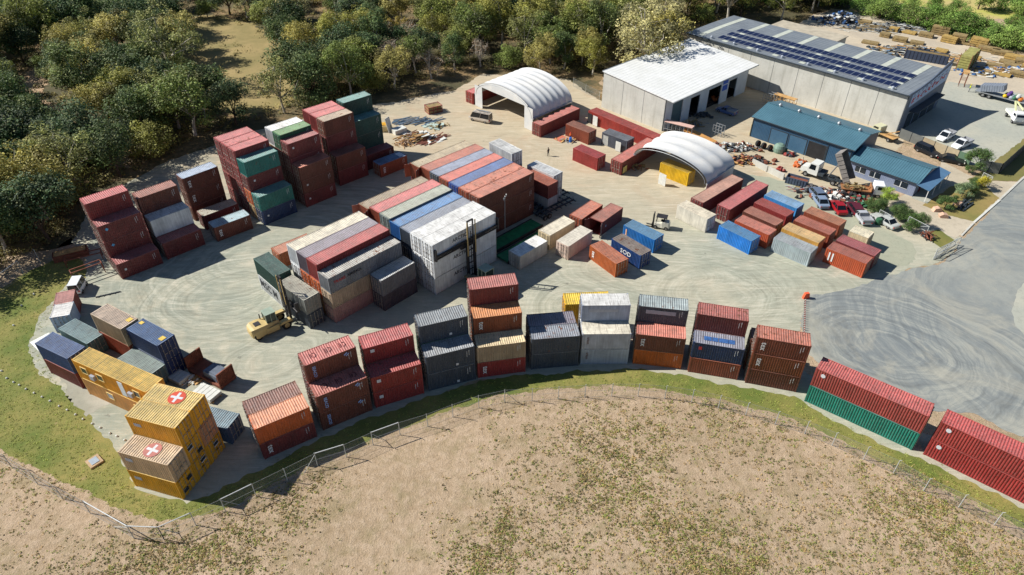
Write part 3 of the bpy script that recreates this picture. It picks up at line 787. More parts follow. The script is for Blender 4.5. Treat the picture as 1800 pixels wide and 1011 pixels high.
rows('F13', [(0, 0, None, None, 'pair', ['red', c('red', roof=(192, 74, 70))])], 'cut off by the right edge', G_ARC, '20', 1)
# around the yellow offices
rows('Ye', [(0, 0, None, None, 'front row,', ['yellow', c('palepink', w='pale cross-marked')]), (1, 0, None, None, 'middle row,', ['yellow', 'yellow', 'yellow']),
            (2, 0, None, None, 'back row,', ['yellow', c('ocre', side=(196, 138, 96)), c('yellow', w='yellow cross-marked')])], 'yellow corner block', G_LEFT, door=1)
rows('B1', [(0, 0, None, None, 'pair', [c('maroon'), c('navy', side=(34, 66, 118), roof=(90, 114, 156), rust=.05)])], 'at the left end of yellow offices', G_LEFT, door=1)
rows('B2', [(0, 0, None, None, 'front', [c('teal', w='grey green', side=(78, 110, 112), roof=(122, 150, 152), rust=.05)])], 'of the small white box', G_LEFT, door=1)
rows('B3', [(0, 0, None, None, 'pair', [c('rust', side=(150, 62, 34)), c('cream', side=(172, 150, 118), roof=(214, 190, 164), rust=.05)])], 'beside the tall blue pair', G_LEFT, door=1)
rows('B4', [(0, 0, None, None, 'pair', [c('navy', side=(22, 46, 96)), c('blue', side=(30, 54, 98), roof=(84, 116, 160), rust=.05)])], 'with yellow corner marks', G_LEFT, door=1)
rows('B5', [(0, 0, None, None, 'the shade behind', [c('ltgrey', side=(96, 116, 112), roof=(140, 158, 152), rust=.05, w='grey green striped')])], 'yellow offices', G_LEFT, door=1)
C['B6'] = (-61.93, 70.49, 15.0, 2.6)
def boxten(pts, col, lab, kw):
    q = [Vector(P(*Z)) for Z in pts]
    cxy = sum((v for v in q), Vector()) / len(q)
    d = q[3] - q[0]
    a = math.atan2(d.y, d.x)
    container(cxy.x, cxy.y, a, 0, col, '10', 2.6, -1, 'c', label=lab, group=G_LEFT, **kw)
boxten([(85.6, 558.4, 2.6), (121.2, 553.4, 2.6), (131.1, 527.7, 2.6), (95, 533, 2.6)], 'white', 'small half-length white container between pink box and grey green one', dict(roof=(228, 226, 220), rust=.02, side=(150, 168, 188)))
boxten([(94.5, 532.6, 2.6), (127, 530, 2.6), (132, 508, 2.6), (98.5, 513.5, 2.6)], 'pink', 'faded pink half-length container behind small white container', dict(roof=(196, 132, 122), rust=.1, side=(130, 50, 44)))
C['A2'] = (-35.2, 52.55, -17.0, 2.6)
rows('A2', [(0, -2.6, None, None, 'front', [c('navy', side=(62, 84, 112), roof=(132, 158, 168), rust=.1, w='blue grey')])], 'of yellow corner block, half hidden', G_LEFT, door=1)
C['F14'] = (7.0, 70.3, 4.0, 2.6)
rows('F14', [(0, 0, None, None, 'pair', ['yellow', c('yellow', roof=(226, 188, 40), side=(214, 160, 20))])], 'peeping out behind white fence stack', G_ARC, door=-1)
print('containers', len(used_labels))
# ------------------------------------------------------------ plants
def foliage_mat(name):
    k = NT(name)
    g = k.n('NewGeometry'); oi = k.n('ObjectInfo')
    at = k.n('Attribute', attribute_name='clump')
    c = oi.outputs['Color']
    f = k.math('MULTIPLY', k.ramp(at.outputs['Fac'], 0, 1, 0.42, 1.8), k.ramp(g.outputs['Random Per Island'], 0, 1, 0.7, 1.35))
    col = k.mix(1.0, c, grey3(k, k.math('MULTIPLY', f, 1.5)), 'MULTIPLY')
    col = k.mix(k.ramp(g.outputs['Random Per Island'], 0.75, 1.0, 0, 0.5), col, lin((164, 158, 92)))
    k.base(col); k.rough(0.75)
    tr = k.n('BsdfTranslucent'); k.t.links.new(col, tr.inputs[0])
    mx = k.n('MixShader'); mx.inputs[0].default_value = 0.22
    k.t.links.new(k.b.outputs[0], mx.inputs[1]); k.t.links.new(tr.outputs[0], mx.inputs[2])
    k.t.links.new(mx.outputs[0], k.out.inputs[0])
    return k.m
M_LEAF = foliage_mat('leaves')
M_BARK = flat('pale_bark', (186, 178, 162), 0.9, 0.3, 1.5)
M_BARKD = flat('dark_bark', (84, 70, 56), 0.9, 0.3, 1.5)

def leaf_mesh(name, centers, radii, per, size, rs, clumpv=None, flatten=0.75, mat=None):
    """small leaf-sized faces gathered in clumps"""
    vs = []; cl = []
    for i, (cc, rr) in enumerate(zip(centers, radii)):
        n = int(per * rs.uniform(0.75, 1.25))
        d = rs.normal(size=(n, 3)); d /= np.linalg.norm(d, axis=1)[:, None] + 1e-9
        r = rr * rs.uniform(0.35, 1.0, size=(n, 1)) ** 0.6
        p = np.array(cc) + d * r * np.array([1, 1, flatten])
        nrm = d * 0.5 + rs.normal(size=(n, 3)) * 0.45 + np.array([-0.15, 0, 0.65])
        nrm /= np.linalg.norm(nrm, axis=1)[:, None]
        a = np.cross(nrm, rs.normal(size=(n, 3))); a /= np.linalg.norm(a, axis=1)[:, None] + 1e-9
        b = np.cross(nrm, a)
        s = size * rs.uniform(0.6, 1.3, size=(n, 1)); s2 = s * rs.uniform(0.5, 0.9, size=(n, 1))
        quad = np.stack([p - a * s * .5, p - b * s2 * .5, p + a * s * .5, p + b * s2 * .5], axis=1)
        vs.append(quad.reshape(-1, 3))
        cl += [clumpv[i] if clumpv is not None else rs.uniform()] * n
    V = np.concatenate(vs); nf = len(V) // 4
    me = bpy.data.meshes.new(name)
    me.vertices.add(len(V)); me.vertices.foreach_set('co', V.astype(np.float32).ravel())
    me.loops.add(nf * 4); me.loops.foreach_set('vertex_index', np.arange(nf * 4, dtype=np.int32))
    me.polygons.add(nf)
    me.polygons.foreach_set('loop_start', np.arange(0, nf * 4, 4, dtype=np.int32))
    me.polygons.foreach_set('loop_total', np.full(nf, 4, dtype=np.int32))
    at = me.attributes.new('clump', 'FLOAT', 'FACE')
    at.data.foreach_set('value', np.array(cl, dtype=np.float32))
    me.materials.append(mat or M_LEAF)
    me.update(); me.validate()
    return me

def make_tree(kind, seed):
    """returns (crown mesh, trunk mesh) of a tree about 10 m tall standing at the origin"""
    rs = np.random.RandomState(seed)
    spec = {'gum': (96, 4.7, 4.0, 5.8, 1.35, 84, 0.31, 0.9), 'open': (74, 5.2, 4.4, 6.4, 1.2, 60, 0.29, 0.8), 'dense': (98, 4.3, 3.6, 4.7, 1.4, 86, 0.31, 0.95),
            'tall': (88, 3.5, 5.2, 6.2, 1.2, 76, 0.29, 1.0), 'wattle': (74, 4.0, 2.6, 3.2, 1.2, 84, 0.25, 0.9), 'bare': (46, 3.4, 3.0, 4.2, 1.1, 22, 0.22, 0.9)}[kind]
    nc, rx, rz, zc, cr, per, size, fl = spec
    cs = []; tries = 0
    # a few large boughs give the crown its lobes
    nb = rs.randint(5, 8)
    boughs = []
    for i in range(nb):
        t = 2 * math.pi * i / nb + rs.uniform(-.4, .4); q = rs.uniform(0.35, 0.8)
        boughs.append((math.cos(t) * rx * q, math.sin(t) * rx * q, zc + rs.uniform(-.5, .6) * rz))
    boughs.append((rs.uniform(-.5, .5), rs.uniform(-.5, .5), zc + rz * 0.62))
    while len(cs) < nc and tries < 4000:
        tries += 1
        b = boughs[rs.randint(len(boughs))]
        d = rs.normal(size=3); d /= np.linalg.norm(d)
        p = np.array(b) + d * rs.uniform(0.55, 1.0) * rx * 0.45 * np.array([1, 1, 0.9])
        e = (p[0] / rx) ** 2 + (p[1] / rx) ** 2 + ((p[2] - zc) / rz) ** 2
        if e > 1.2 or p[2] < 0.9: continue
        cs.append(p)
    rad = [cr * rs.uniform(0.55, 1.1) for _ in cs]
    clv = [min(1, max(0, 0.5 + 0.35 * rs.normal())) for _ in cs]
    crown = leaf_mesh('crown', cs, rad, per, size, rs, clv, fl)
    m = MB()
    lean = Vector((rs.uniform(-.4, .4), rs.uniform(-.4, .4), 0))
    fork = Vector((0, 0, zc - rz * 0.75)) + lean
    r0 = 0.24 if kind != 'wattle' else 0.16
    m.tube([(0, 0, -0.2), tuple(fork * 0.5 + Vector((rs.uniform(-.15, .15), 0, 0))), tuple(fork)], [r0 * 1.15, r0 * 0.85, r0 * 0.7], 7)
    for b in boughs:
        bb = Vector(b); mid = fork.lerp(bb, 0.5) + Vector((rs.uniform(-.3, .3), rs.uniform(-.3, .3), 0.3))
        m.tube([tuple(fork), tuple(mid), tuple(bb)], [r0 * 0.55, r0 * 0.36, r0 * 0.16], 5)
        for j in range(5):
            cc = Vector(cs[rs.randint(len(cs))])
            if (cc - bb).length < rx * 0.8: m.bar(tuple(bb), tuple(cc), r0 * 0.14, 4, 0.02, False)
    if kind == 'bare':
        for cc in cs: 
            for j in range(4):
                d = Vector(rs.normal(size=3)) * 0.6
                m.bar(tuple(cc), tuple(Vector(cc) + d), 0.03, 3, 0.008, False)
    trunk = m.mesh('trunk', M_BARK if kind in ('gum', 'open', 'bare', 'tall') else M_BARKD)
    return crown, trunk
KINDS = {
 'gum': [make_tree('gum', 11), make_tree('gum', 12), make_tree('gum', 13)],
 'open': [make_tree('open', 21), make_tree('open', 22)],
 'dense': [make_tree('dense', 31), make_tree('dense', 32), make_tree('dense', 33)],
 'tall': [make_tree('tall', 41), make_tree('tall', 42)],
 'wattle': [make_tree('wattle', 51), make_tree('wattle', 52)],
 'bare': [make_tree('bare', 61)],
}
TCOL = {'gum': [(118, 116, 52), (100, 106, 46), (132, 124, 66), (88, 100, 46)], 'open': [(126, 120, 80), (108, 110, 62)], 'dense': [(50, 70, 36), (66, 82, 42), (58, 76, 46)],
        'tall': [(82, 94, 48), (66, 84, 44)], 'wattle': [(134, 118, 48), (100, 100, 42), (84, 96, 40)], 'bare': [(128, 108, 88), (140, 112, 80)]}
TLAB = {'gum': 'olive green gum tree in the dense bush behind the yard', 'open': 'open crowned gum with pale limbs in the bush', 'dense': 'dark dense evergreen tree in the bush behind the stacks',
        'tall': 'tall narrow green tree rising from the bush', 'wattle': 'low yellowish green tree at the edge of the bush', 'bare': 'greyish nearly bare tree in the bush'}
TNAME = {'gum': 'gum_tree', 'open': 'open_gum_tree', 'dense': 'evergreen_tree', 'tall': 'tall_tree', 'wattle': 'wattle_tree', 'bare': 'bare_tree'}
def put_tree(kind, x, y, h, label=None, group='trees of the bush behind the yard', name=None, col=None, wide=1.0):
    crown, trunk = KINDS[kind][rnd.randrange(len(KINDS[kind]))]
    base_h = {'gum': 10, 'open': 10.8, 'dense': 8.6, 'tall': 11.4, 'wattle': 6.4, 'bare': 7.2}[kind]
    s = h / base_h
    t = empty(name or TNAME[kind], (x, y, 0), rnd.uniform(0, 6.28), label or TLAB[kind], 'tree', group)
    wv = wide * rnd.uniform(0.9, 1.12)
    t.scale = (s * wv, s * wv, s)
    cc = lin(col or TCOL[kind][rnd.randrange(len(TCOL[kind]))])
    j = rnd.uniform(0.85, 1.15)
    link('crown', crown, t, color=(cc[0] * j, cc[1] * j, cc[2] * j, 1))
    link('trunk', trunk, t)
    return t

def inpoly(x, y, poly):
    c_ = False; n = len(poly); j = n - 1
    for i in range(n):
        xi, yi = poly[i]; xj, yj = poly[j]
        if (yi > y) != (yj > y) and x < (xj - xi) * (y - yi) / (yj - yi) + xi: c_ = not c_
        j = i
    return c_
def wpoly(pix): return [tuple(P(*q)[:2]) for q in pix]
FOREST = wpoly([(-140, 560), (-20, 480), (30, 452), (100, 425), (124, 372), (165, 335), (240, 298), (300, 272), (360, 240), (470, 205), (560, 188), (640, 178), (700, 160), (760, 148), (815, 128), (860, 124), (1000, 130), (1050, 138), (1060, 108), (1200, 66), (1216, 56), (1312, 34), (1400, 36), (1430, 22), (1500, -12), (1540, -50), (900, -70), (200, -80), (-200, -60), (-300, 300)])
HOLES = [wpoly([(300, 35), (420, 30), (500, 85), (525, 140), (495, 198), (392, 205), (345, 155), (320, 90)]), wpoly([(15, 200), (55, 110), (90, 115), (75, 175), (120, 190), (235, 275), (222, 300), (120, 250)]),
         wpoly([(505, 10), (560, 10), (640, 90), (600, 110), (520, 60)]), wpoly([(130, 310), (170, 290), (180, 320), (150, 340)]), wpoly([(560, 188), (640, 172), (830, 120), (850, 150), (700, 190), (600, 205)])]
pts_ = []
rr_ = random.Random(3)
cand = 0
while cand < 20000 and len(pts_) < 400:
    cand += 1
    px, py = rr_.uniform(-160, 1560), rr_.uniform(-45, 560)
    if rr_.random() > (0.35 if px < 400 else 1.0): continue
    q = P(px, py)
    if not inpoly(q.x, q.y, FOREST) or any(inpoly(q.x, q.y, hh) for hh in HOLES): continue
    md = 4.5 + max(0, (q.y - 120)) * 0.016 - (0.5 if q.x > -40 else 0)
    if any((q.x - a) ** 2 + (q.y - b) ** 2 < md * md for a, b in pts_): continue
    pts_.append((q.x, q.y))
for (x, y) in pts_:
    edge = min(abs(x + 95), 400)
    r = rr_.random()
    left = x < -40
    if left: kind = 'dense' if r < .42 else 'gum' if r < .62 else 'open' if r < .72 else 'tall' if r < .86 else 'wattle'
    else: kind = 'gum' if r < .40 else 'open' if r < .54 else 'dense' if r < .70 else 'tall' if r < .78 else 'wattle' if r < .91 else 'bare'
    h = {'gum': (9, 15), 'open': (10, 15), 'dense': (7.5, 12.5), 'tall': (10, 16), 'wattle': (4.5, 8), 'bare': (5, 9)}[kind]
    hh = rr_.uniform(*h)
    # thinner, lower growth directly behind the tents and scrap
    near = min((x - q[0]) ** 2 + (y - q[1]) ** 2 for q in FOREST[13:18]) ** .5
    if near < 9: hh = min(hh, 9.5)
    u_ = 900 + CAM_F * x / max(1, y * math.cos(CAM_PITCH) + CAM_H * math.sin(CAM_PITCH))
    place = ('at the far left edge' if u_ < 160 else 'behind the leftmost stacks' if u_ < 330 and y < 150 else 'beyond the sandy track' if u_ < 330 else 'around the clearing' if u_ < 520 and y > 140 else 'behind the tall rose stacks' if u_ < 520 else
             'behind the dark green stack' if u_ < 700 and y < 165 else 'beyond the second clearing' if u_ < 700 else 'behind the scrap heaps' if u_ < 830 and y < 170 else 'behind the large shelter' if u_ < 1060 and y < 185 else 'high above the large shelter' if u_ < 1060 else 'behind the warehouses')
    size = 'low' if hh < 7.5 else 'middling' if hh < 11 else 'tall'
    look = {'gum': 'olive green gum', 'open': 'open pale-limbed gum', 'dense': 'dark dense evergreen', 'tall': 'narrow upright green tree', 'wattle': 'rounded yellowish bush tree', 'bare': 'greyish nearly bare tree'}[kind]
    put_tree(kind, x, y, hh, '%s %s in the bush %s' % (size, look, place))
print('trees', len(pts_))
# the large pale-limbed gum over the clearing, and trees along the right-hand far edge
q = P(312, 150); put_tree('open', q.x, q.y, 19, 'largest open gum with white forked trunk beside the clearing', wide=1.0)
put_tree('open', 31.5, 163.5, 19, 'tall open gum casting its shadow on the white warehouse roof', wide=1.0)
put_tree('gum', 36.5, 172.0, 14, 'olive gum at the far corner of the white warehouse')
G_RT = 'trees along the far edge of the timber yard'
for i, (px, py, h) in enumerate([(1300, 14, 9), (1345, 8, 9), (1390, 4, 10), (1440, 6, 8), (1475, 12, 8), (1515, 22, 8.5), (1545, 34, 9), (1575, 38, 7), (1600, 44, 9), (1632, 50, 9), (1660, 55, 9), (1690, 62, 10), (1715, 66, 7), (1742, 78, 8), (1770, 88, 9), (1795, 84, 8), (1560, 12, 6), (1680, 25, 6), (1720, 18, 9), (1765, 20, 8), (1800, 30, 9), (1640, 18, 6), (1600, 16, 5), (1782, 55, 6), (1822, 100, 9)]):
    q = P(px, py)
    put_tree('wattle' if i % 3 else 'dense', q.x, q.y, h * .72, 'bushy green tree along the far edge of the timber yard' if i < 16 else 'smaller bushy tree beyond the far edge of the timber yard', G_RT, 'bushy_tree', (84, 112, 46) if i % 2 else (98, 118, 54), 1.3)

from mathutils import noise as mn_
# undergrowth of the bush: too much to count
rs = np.random.RandomState(5)
cs, rad, clv = [], [], []
t0 = 0
while len(cs) < 3600 and t0 < 40000:
    t0 += 1
    px, py = rr_.uniform(-150, 1550), rr_.uniform(-40, 520)
    q = P(px, py)
    if not inpoly(q.x, q.y, FOREST): continue
    if any(inpoly(q.x, q.y, hh) for hh in HOLES) and rr_.random() > 0.10: continue
    s = rr_.uniform(0.5, 1.9)
    cs.append((q.x, q.y, s * 0.5)); rad.append(s); clv.append(rr_.random())
o = link('undergrowth', leaf_mesh('undergrowth', cs, rad, 30, 0.36, rs, clv, 0.7), color=(*lin((112, 104, 58)), 1))
tag(o, 'low mixed undergrowth covering the floor of the bush', 'undergrowth', kind='stuff')
cs, rad, clv = [], [], []
FAR = wpoly([(1440, 12), (1560, 38), (1700, 74), (1900, 118), (1900, -40), (1400, -60)])
for _ in range(4000):
    px, py = rr_.uniform(1400, 1880), rr_.uniform(-30, 118)
    q = P(px, py)
    if not inpoly(q.x, q.y, FAR) or (1560 < px < 1700 and py < 22): continue
    if mn_.noise(Vector((q.x * .08, q.y * .08, 3))) < (-.15 if px < 1700 else .05): continue
    s_ = rr_.uniform(.5, 1.6); cs.append((q.x, q.y, s_ * .5)); rad.append(s_); clv.append(rr_.random())
    if len(cs) > 900: break
o = link('far_scrub', leaf_mesh('far_scrub', cs, rad, 26, 0.42, rs, clv, 0.8), color=(*lin((92, 112, 52)), 1))
tag(o, 'low green scrub beyond the timber yard', 'scrub', kind='stuff')
# scrub on the sandy field in front
cs, rad, clv = [], [], []
FIELDP = wpoly([(-100, 820), (0, 800), (110, 850), (240, 925), (330, 925), (420, 880), (640, 790), (850, 712), (1080, 690), (1230, 702), (1400, 745), (1650, 850), (1950, 990), (1950, 1100), (-100, 1100)])
from mathutils import noise as mn
t0 = 0
while len(cs) < 27000 and t0 < 90000:
    t0 += 1
    px, py = rr_.uniform(-60, 1900), rr_.uniform(690, 1080)
    q = P(px, py)
    if not inpoly(q.x, q.y, FIELDP): continue
    v = mn.noise(Vector((q.x * 0.10, q.y * 0.10, 1.7))) + 0.5 * mn.noise(Vector((q.x * 0.33, q.y * 0.33, 5.1)))
    bias = 0.22 if q.x > -4 else -0.08
    if math.hypot(q.x + 10, q.y - 44) < 9: bias -= 0.5
    if v * .7 + bias + rr_.gauss(0, .38) < 0.12: continue
    n_ = int(rr_.uniform(2, 7) * (1.8 if v > .3 else 1))
    sp = rr_.uniform(.15, .6) * (1.4 if v > .3 else 1); cv = rr_.random()
    for _ in range(n_):
        s = rr_.uniform(0.05, 0.19) * (1.6 if rr_.random() < .2 else 1)
        cs.append((q.x + rr_.gauss(0, sp), q.y + rr_.gauss(0, sp * .8), s * 0.35)); rad.append(s); clv.append(min(1, max(0, cv + rr_.gauss(0, .15))))
idx = list(range(len(cs))); rr_.shuffle(idx); cs = [cs[i] for i in idx]; rad = [rad[i] for i in idx]; clv = [clv[i] for i in idx]
mid = len(cs)
for nm, a, b, colr, lab in (('weed_tufts', 0, int(mid * .42), (104, 112, 50), 'green weeds scattered over the sandy field'), ('dry_tufts', int(mid * .42), len(cs), (128, 108, 70), 'dry brown tufts scattered over the sandy field')):
    o = link(nm, leaf_mesh(nm, cs[a:b], rad[a:b], 9, 0.11, rs, clv[a:b], 0.7), color=(*lin(colr), 1))
    tag(o, lab, 'weeds', kind='stuff')
# coarse grass along the verge edges
cs, rad, clv = [], [], []
VERGE = wpoly([(-120, 560), (0, 508), (60, 470), (130, 442), (160, 470), (120, 520), (60, 600), (120, 700), (240, 870), (330, 890), (470, 822), (572, 772), (657, 735), (752, 700), (845, 672), (925, 662), (1105, 654), (1200, 664), (1395, 703), (1510, 768), (1640, 822), (1900, 955), (1900, 982), (1700, 882), (1520, 799), (1360, 730), (1168, 687), (981, 682), (830, 710), (655, 770), (470, 858), (330, 912), (240, 910), (110, 842), (0, 790), (-160, 740)])
t0 = 0
while len(cs) < 4500 and t0 < 90000:
    t0 += 1
    px, py = rr_.uniform(-100, 1860), rr_.uniform(440, 975)
    q = P(px, py)
    if not inpoly(q.x, q.y, VERGE): continue
    s = rr_.uniform(0.1, 0.35)
    cs.append((q.x + rr_.gauss(0, .25), q.y + rr_.gauss(0, .3), 0.03)); rad.append(s); clv.append(rr_.random())
o = link('verge_grass_tufts', leaf_mesh('verge_grass_tufts', cs, rad, 12, 0.09, rs, clv, 0.25), color=(*lin((122, 130, 58)), 1))
tag(o, 'short grass tufts along the mown verge', 'grass', kind='stuff')
# garden shrubs by the blue office and the gates
G_SH = 'shrubs planted by the office and gates'
for i, (px, py, h, lab) in enumerate([
    (1557, 358, 3.0, 'tallest bright green shrub below the flatbed truck'), (1538, 375, 2.5, 'dark shrub left of the green bin'), (1574, 386, 2.4, 'round dark shrub behind the silver car boot'),
    (1592, 391, 2.3, 'small dark shrub third along the drive edge'), (1613, 400, 2.6, 'bushy shrub with dense leaves near the white rail'), (1597, 407, 2.2, 'low shrub beside the white gate rail'),
    (1660, 368, 2.2, 'rounded shrub at the left of the front garden'), (1690, 348, 2.6, 'wide grey green shrub in the front garden'), (1706, 342, 2.3, 'shrub against the garden sign in front garden'),
    (1722, 334, 2.4, 'yellow flowering shrub at the garden corner'), (1716, 300, 4.0, 'round green tree behind the panel fence corner'), (1702, 306, 1.6, 'low orange tinted shrub by the black cars'), (1527, 366, 1.9, 'small shrub at the left end of the hedge'), (1583, 379, 2.0, 'narrow shrub between two round ones in the hedge'), (1604, 396, 2.1, 'dark shrub just left of the gate posts'), (1676, 360, 1.5, 'small shrub before the office porch'), (1712, 328, 1.6, 'low shrub behind the yellow flowering one'), (1548, 368, 2.0, 'dark shrub directly below the bright green one')]):
    q = P(px, py)
    put_tree('dense' if i != 0 else 'gum', q.x, q.y, h, lab, G_SH, 'shrub', (60, 84, 40) if i not in (0, 9, 7) else ((120, 138, 50) if i == 0 else (150, 140, 40) if i == 9 else (96, 112, 80)), 1.15)
# ------------------------------------------------------------ buildings
def concrete_wall():
    k = NT('tilt_up_concrete')
    p = k.pos()
    a = k.noise(p, 0.25, 6, 0.65); s = k.noise(k.vmul(p, (1.2, 1.2, 0.12)), 1.0, 5, 0.6); c = k.noise(p, 3.0, 4, 0.7)
    col = k.mix(k.ramp(a, 0.35, 0.65), lin((182, 180, 170)), lin((200, 198, 188)))
    col = k.mix(k.ramp(s, 0.50, 0.74, 0, 0.4), col, lin((140, 136, 122)))
    col = k.mix(k.ramp(c, 0.55, 0.8, 0, 0.35), col, lin((110, 106, 92)))
    k.base(col); k.rough(0.9)
    return k.m
def ribbed(name, c1, c2, ang, period, depth=0.35, rough=0.45):
    """painted ribbed sheet metal: the ribs run along direction ang"""
    k = NT(name)
    p = k.pos()
    sep = k.n('SeparateXYZ'); k.t.links.new(p, sep.inputs[0])
    u = k.math('ADD', k.math('MULTIPLY', sep.outputs[0], -math.sin(ang) / period), k.math('MULTIPLY', sep.outputs[1], math.cos(ang) / period))
    fr = k.math('FRACT', u)
    tri = k.math('ABSOLUTE', k.math('SUBTRACT', fr, 0.5))
    rib = k.ramp(tri, 0.30, 0.42)
    a = k.noise(p, 0.3, 5, 0.65); b = k.noise(k.vmul(p, (1, 1, 1)), 2.5, 4, 0.7)
    col = k.mix(k.ramp(a, 0.35, 0.65), lin(c1), lin(c2))
    col = k.mix(k.ramp(b, 0.5, 0.8, 0, 0.3), col, lin(tuple(int(v * .6) for v in c1)))
    k.base(col); k.rough(rough)
    k.bump(rib, depth, 0.06)
    return k.m
A45 = R(-45.5)
M_CONC = concrete_wall()
M_WROOF = ribbed('white_roof_sheet', (220, 220, 214), (230, 230, 226), R(44), 0.9, 0.5)
M_GROOF = ribbed('grey_roof_sheet', (112, 118, 124), (128, 134, 138), R(40), 0.9, 0.5)
M_BROOF = ribbed('blue_roof_sheet', (70, 106, 120), (80, 118, 132), R(44), 0.42, 0.8)
M_BWALL = ribbed('blue_wall_sheet', (44, 78, 106), (50, 86, 114), R(44), 0.3, 0.6)
M_OWALL = ribbed('office_wall_sheet', (122, 132, 156), (134, 144, 166), R(44), 0.3, 0.3)
M_WWALL = flat('white_wall_sheet', (196, 204, 210), 0.6, 0.08, 0.6)
M_STRIP = flat('translucent_strip', (186, 190, 176), 0.6, 0.12, 0.8)
M_GUT = flat('metal_flashing', (146, 150, 150), 0.5, 0.1, 1)
M_DKFR = flat('dark_flashing', (52, 60, 66), 0.6, 0.15, 1)
M_GLASS = flat('window_glass', (40, 48, 56), 0.12, 0.2, 1)
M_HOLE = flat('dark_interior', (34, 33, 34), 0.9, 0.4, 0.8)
M_SHADE = flat('teal_roller_shutter', (70, 96, 104), 0.6, 0.1, 1)
M_SOLAR = flat('solar_cell', (24, 34, 66), 0.45, 0.25, 0.7)
M_SOLAR.node_tree.nodes['Principled BSDF'].inputs['Specular IOR Level'].default_value = 0.15
M_SFRAME = flat('aluminium_frame', (176, 182, 190), 0.35, 0.08, 1, 0.5)
M_STEEL = flat('galvanised_steel', (150, 154, 156), 0.5, 0.2, 1, 0.3)
M_RUST = flat('rusty_steel', (122, 70, 50), 0.85, 0.35, 1.5)
M_WOOD = flat('pine_timber', (186, 146, 92), 0.85, 0.3, 1.5)
M_OWOOD = flat('weathered_timber', (142, 122, 82), 0.9, 0.35, 1.5)
M_TENT = None

def local(origin, ang):
    return Matrix.Translation(Vector((origin[0], origin[1], 0))) @ Matrix.Rotation(ang, 4, 'Z')

# white-roofed warehouse: local x along its short concrete wall, local y away from the yard
A0, angA, LA, DA = Vector((19.9, 146.4)), R(-47.3), 16.8, 31.0
wa = empty('white_warehouse', (A0.x, A0.y, 0), angA, 'white-roofed concrete warehouse with open bays on its right side', 'warehouse')
def roofzA(x): return 8.2 - 1.1 * x / LA
m = MB(); t = 0.2
m.sideprism([(0, 0), (LA, 0), (LA, roofzA(LA) - .25), (0, roofzA(0) - .25)], 0, t)
m.sideprism([(0, 0), (LA, 0), (LA, roofzA(LA) - .25), (0, roofzA(0) - .25)], DA - t, DA)
m.box(0, t, t + .003, DA - t - .003, 0, roofzA(0) - .3)
m.build('concrete_wall', M_CONC, wa)
for xj in (5.6, 11.2):
    m = MB(); m.box(xj - .03, xj + .03, -0.012, 0.003, 0, roofzA(xj) - .3); m.build('wall_joint', M_DKFR, wa)
m = MB(); m.box(LA - .1, LA + .03, -0.03, 0.12, 0, roofzA(LA) - .25); m.build('corner_flashing', M_DKFR, wa)
m = MB()
x1 = LA + 2.0
m.add([(-.15, -.25, roofzA(-.15)), (x1, -.25, roofzA(x1)), (x1, DA + .1, roofzA(x1)), (-.15, DA + .1, roofzA(-.15)),
       (-.15, -.25, roofzA(-.15) - .18), (x1, -.25, roofzA(x1) - .18), (x1, DA + .1, roofzA(x1) - .18), (-.15, DA + .1, roofzA(-.15) - .18)],
      [(0, 1, 2, 3), (7, 6, 5, 4), (0, 4, 5, 1), (1, 5, 6, 2), (2, 6, 7, 3), (3, 7, 4, 0)])
rfa = m.build('roof', M_WROOF, wa)
m = MB(); m.box(-.32, -.16, -.25, DA + .1, roofzA(0) - .12, roofzA(0) + .06)
m.build('gutter', M_STEEL, rfa)
m = MB(); m.box(x1 + .003, x1 + .14, -.25, DA + .1, roofzA(x1) - .2, roofzA(x1) - .02)
m.build('gutter', M_GUT, rfa)
hA = roofzA(LA) - .3
segs = [(0.2, 2.6, 'wall'), (2.6, 6.2, 'door'), (6.2, 9.0, 'wall'), (9.0, 12.4, 'open'), (12.4, 15.6, 'wall'), (15.6, 20.4, 'open'), (20.4, 23.4, 'wall'), (23.4, 26.6, 'open'), (26.6, DA - .2, 'wall')]
for a, b, ty in segs:
    m = MB()
    if ty == 'wall':
        m.box(LA - .18, LA, a, b - .003, 0, hA); m.build('bay_wall', M_WWALL, wa)
    elif ty == 'door':
        m.box(LA - .3, LA - .2, a, b - .003, 0, hA); m.build('bay_door', M_SHADE, wa)
    else:
        m.box(LA - .2, LA - .02, a, b - .003, 4.6, hA); m.build('bay_wall', M_WWALL, wa)
        m = MB()
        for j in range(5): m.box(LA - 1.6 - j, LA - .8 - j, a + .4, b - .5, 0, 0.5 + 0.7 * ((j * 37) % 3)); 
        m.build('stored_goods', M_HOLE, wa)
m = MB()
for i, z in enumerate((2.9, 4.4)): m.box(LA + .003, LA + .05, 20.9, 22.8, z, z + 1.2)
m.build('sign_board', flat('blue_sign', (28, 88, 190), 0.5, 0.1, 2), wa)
m = MB(); m.box(0.3, LA - .6, .3, DA - .3, 0.02, 0.06); m.build('floor_slab', M_HOLE, wa)

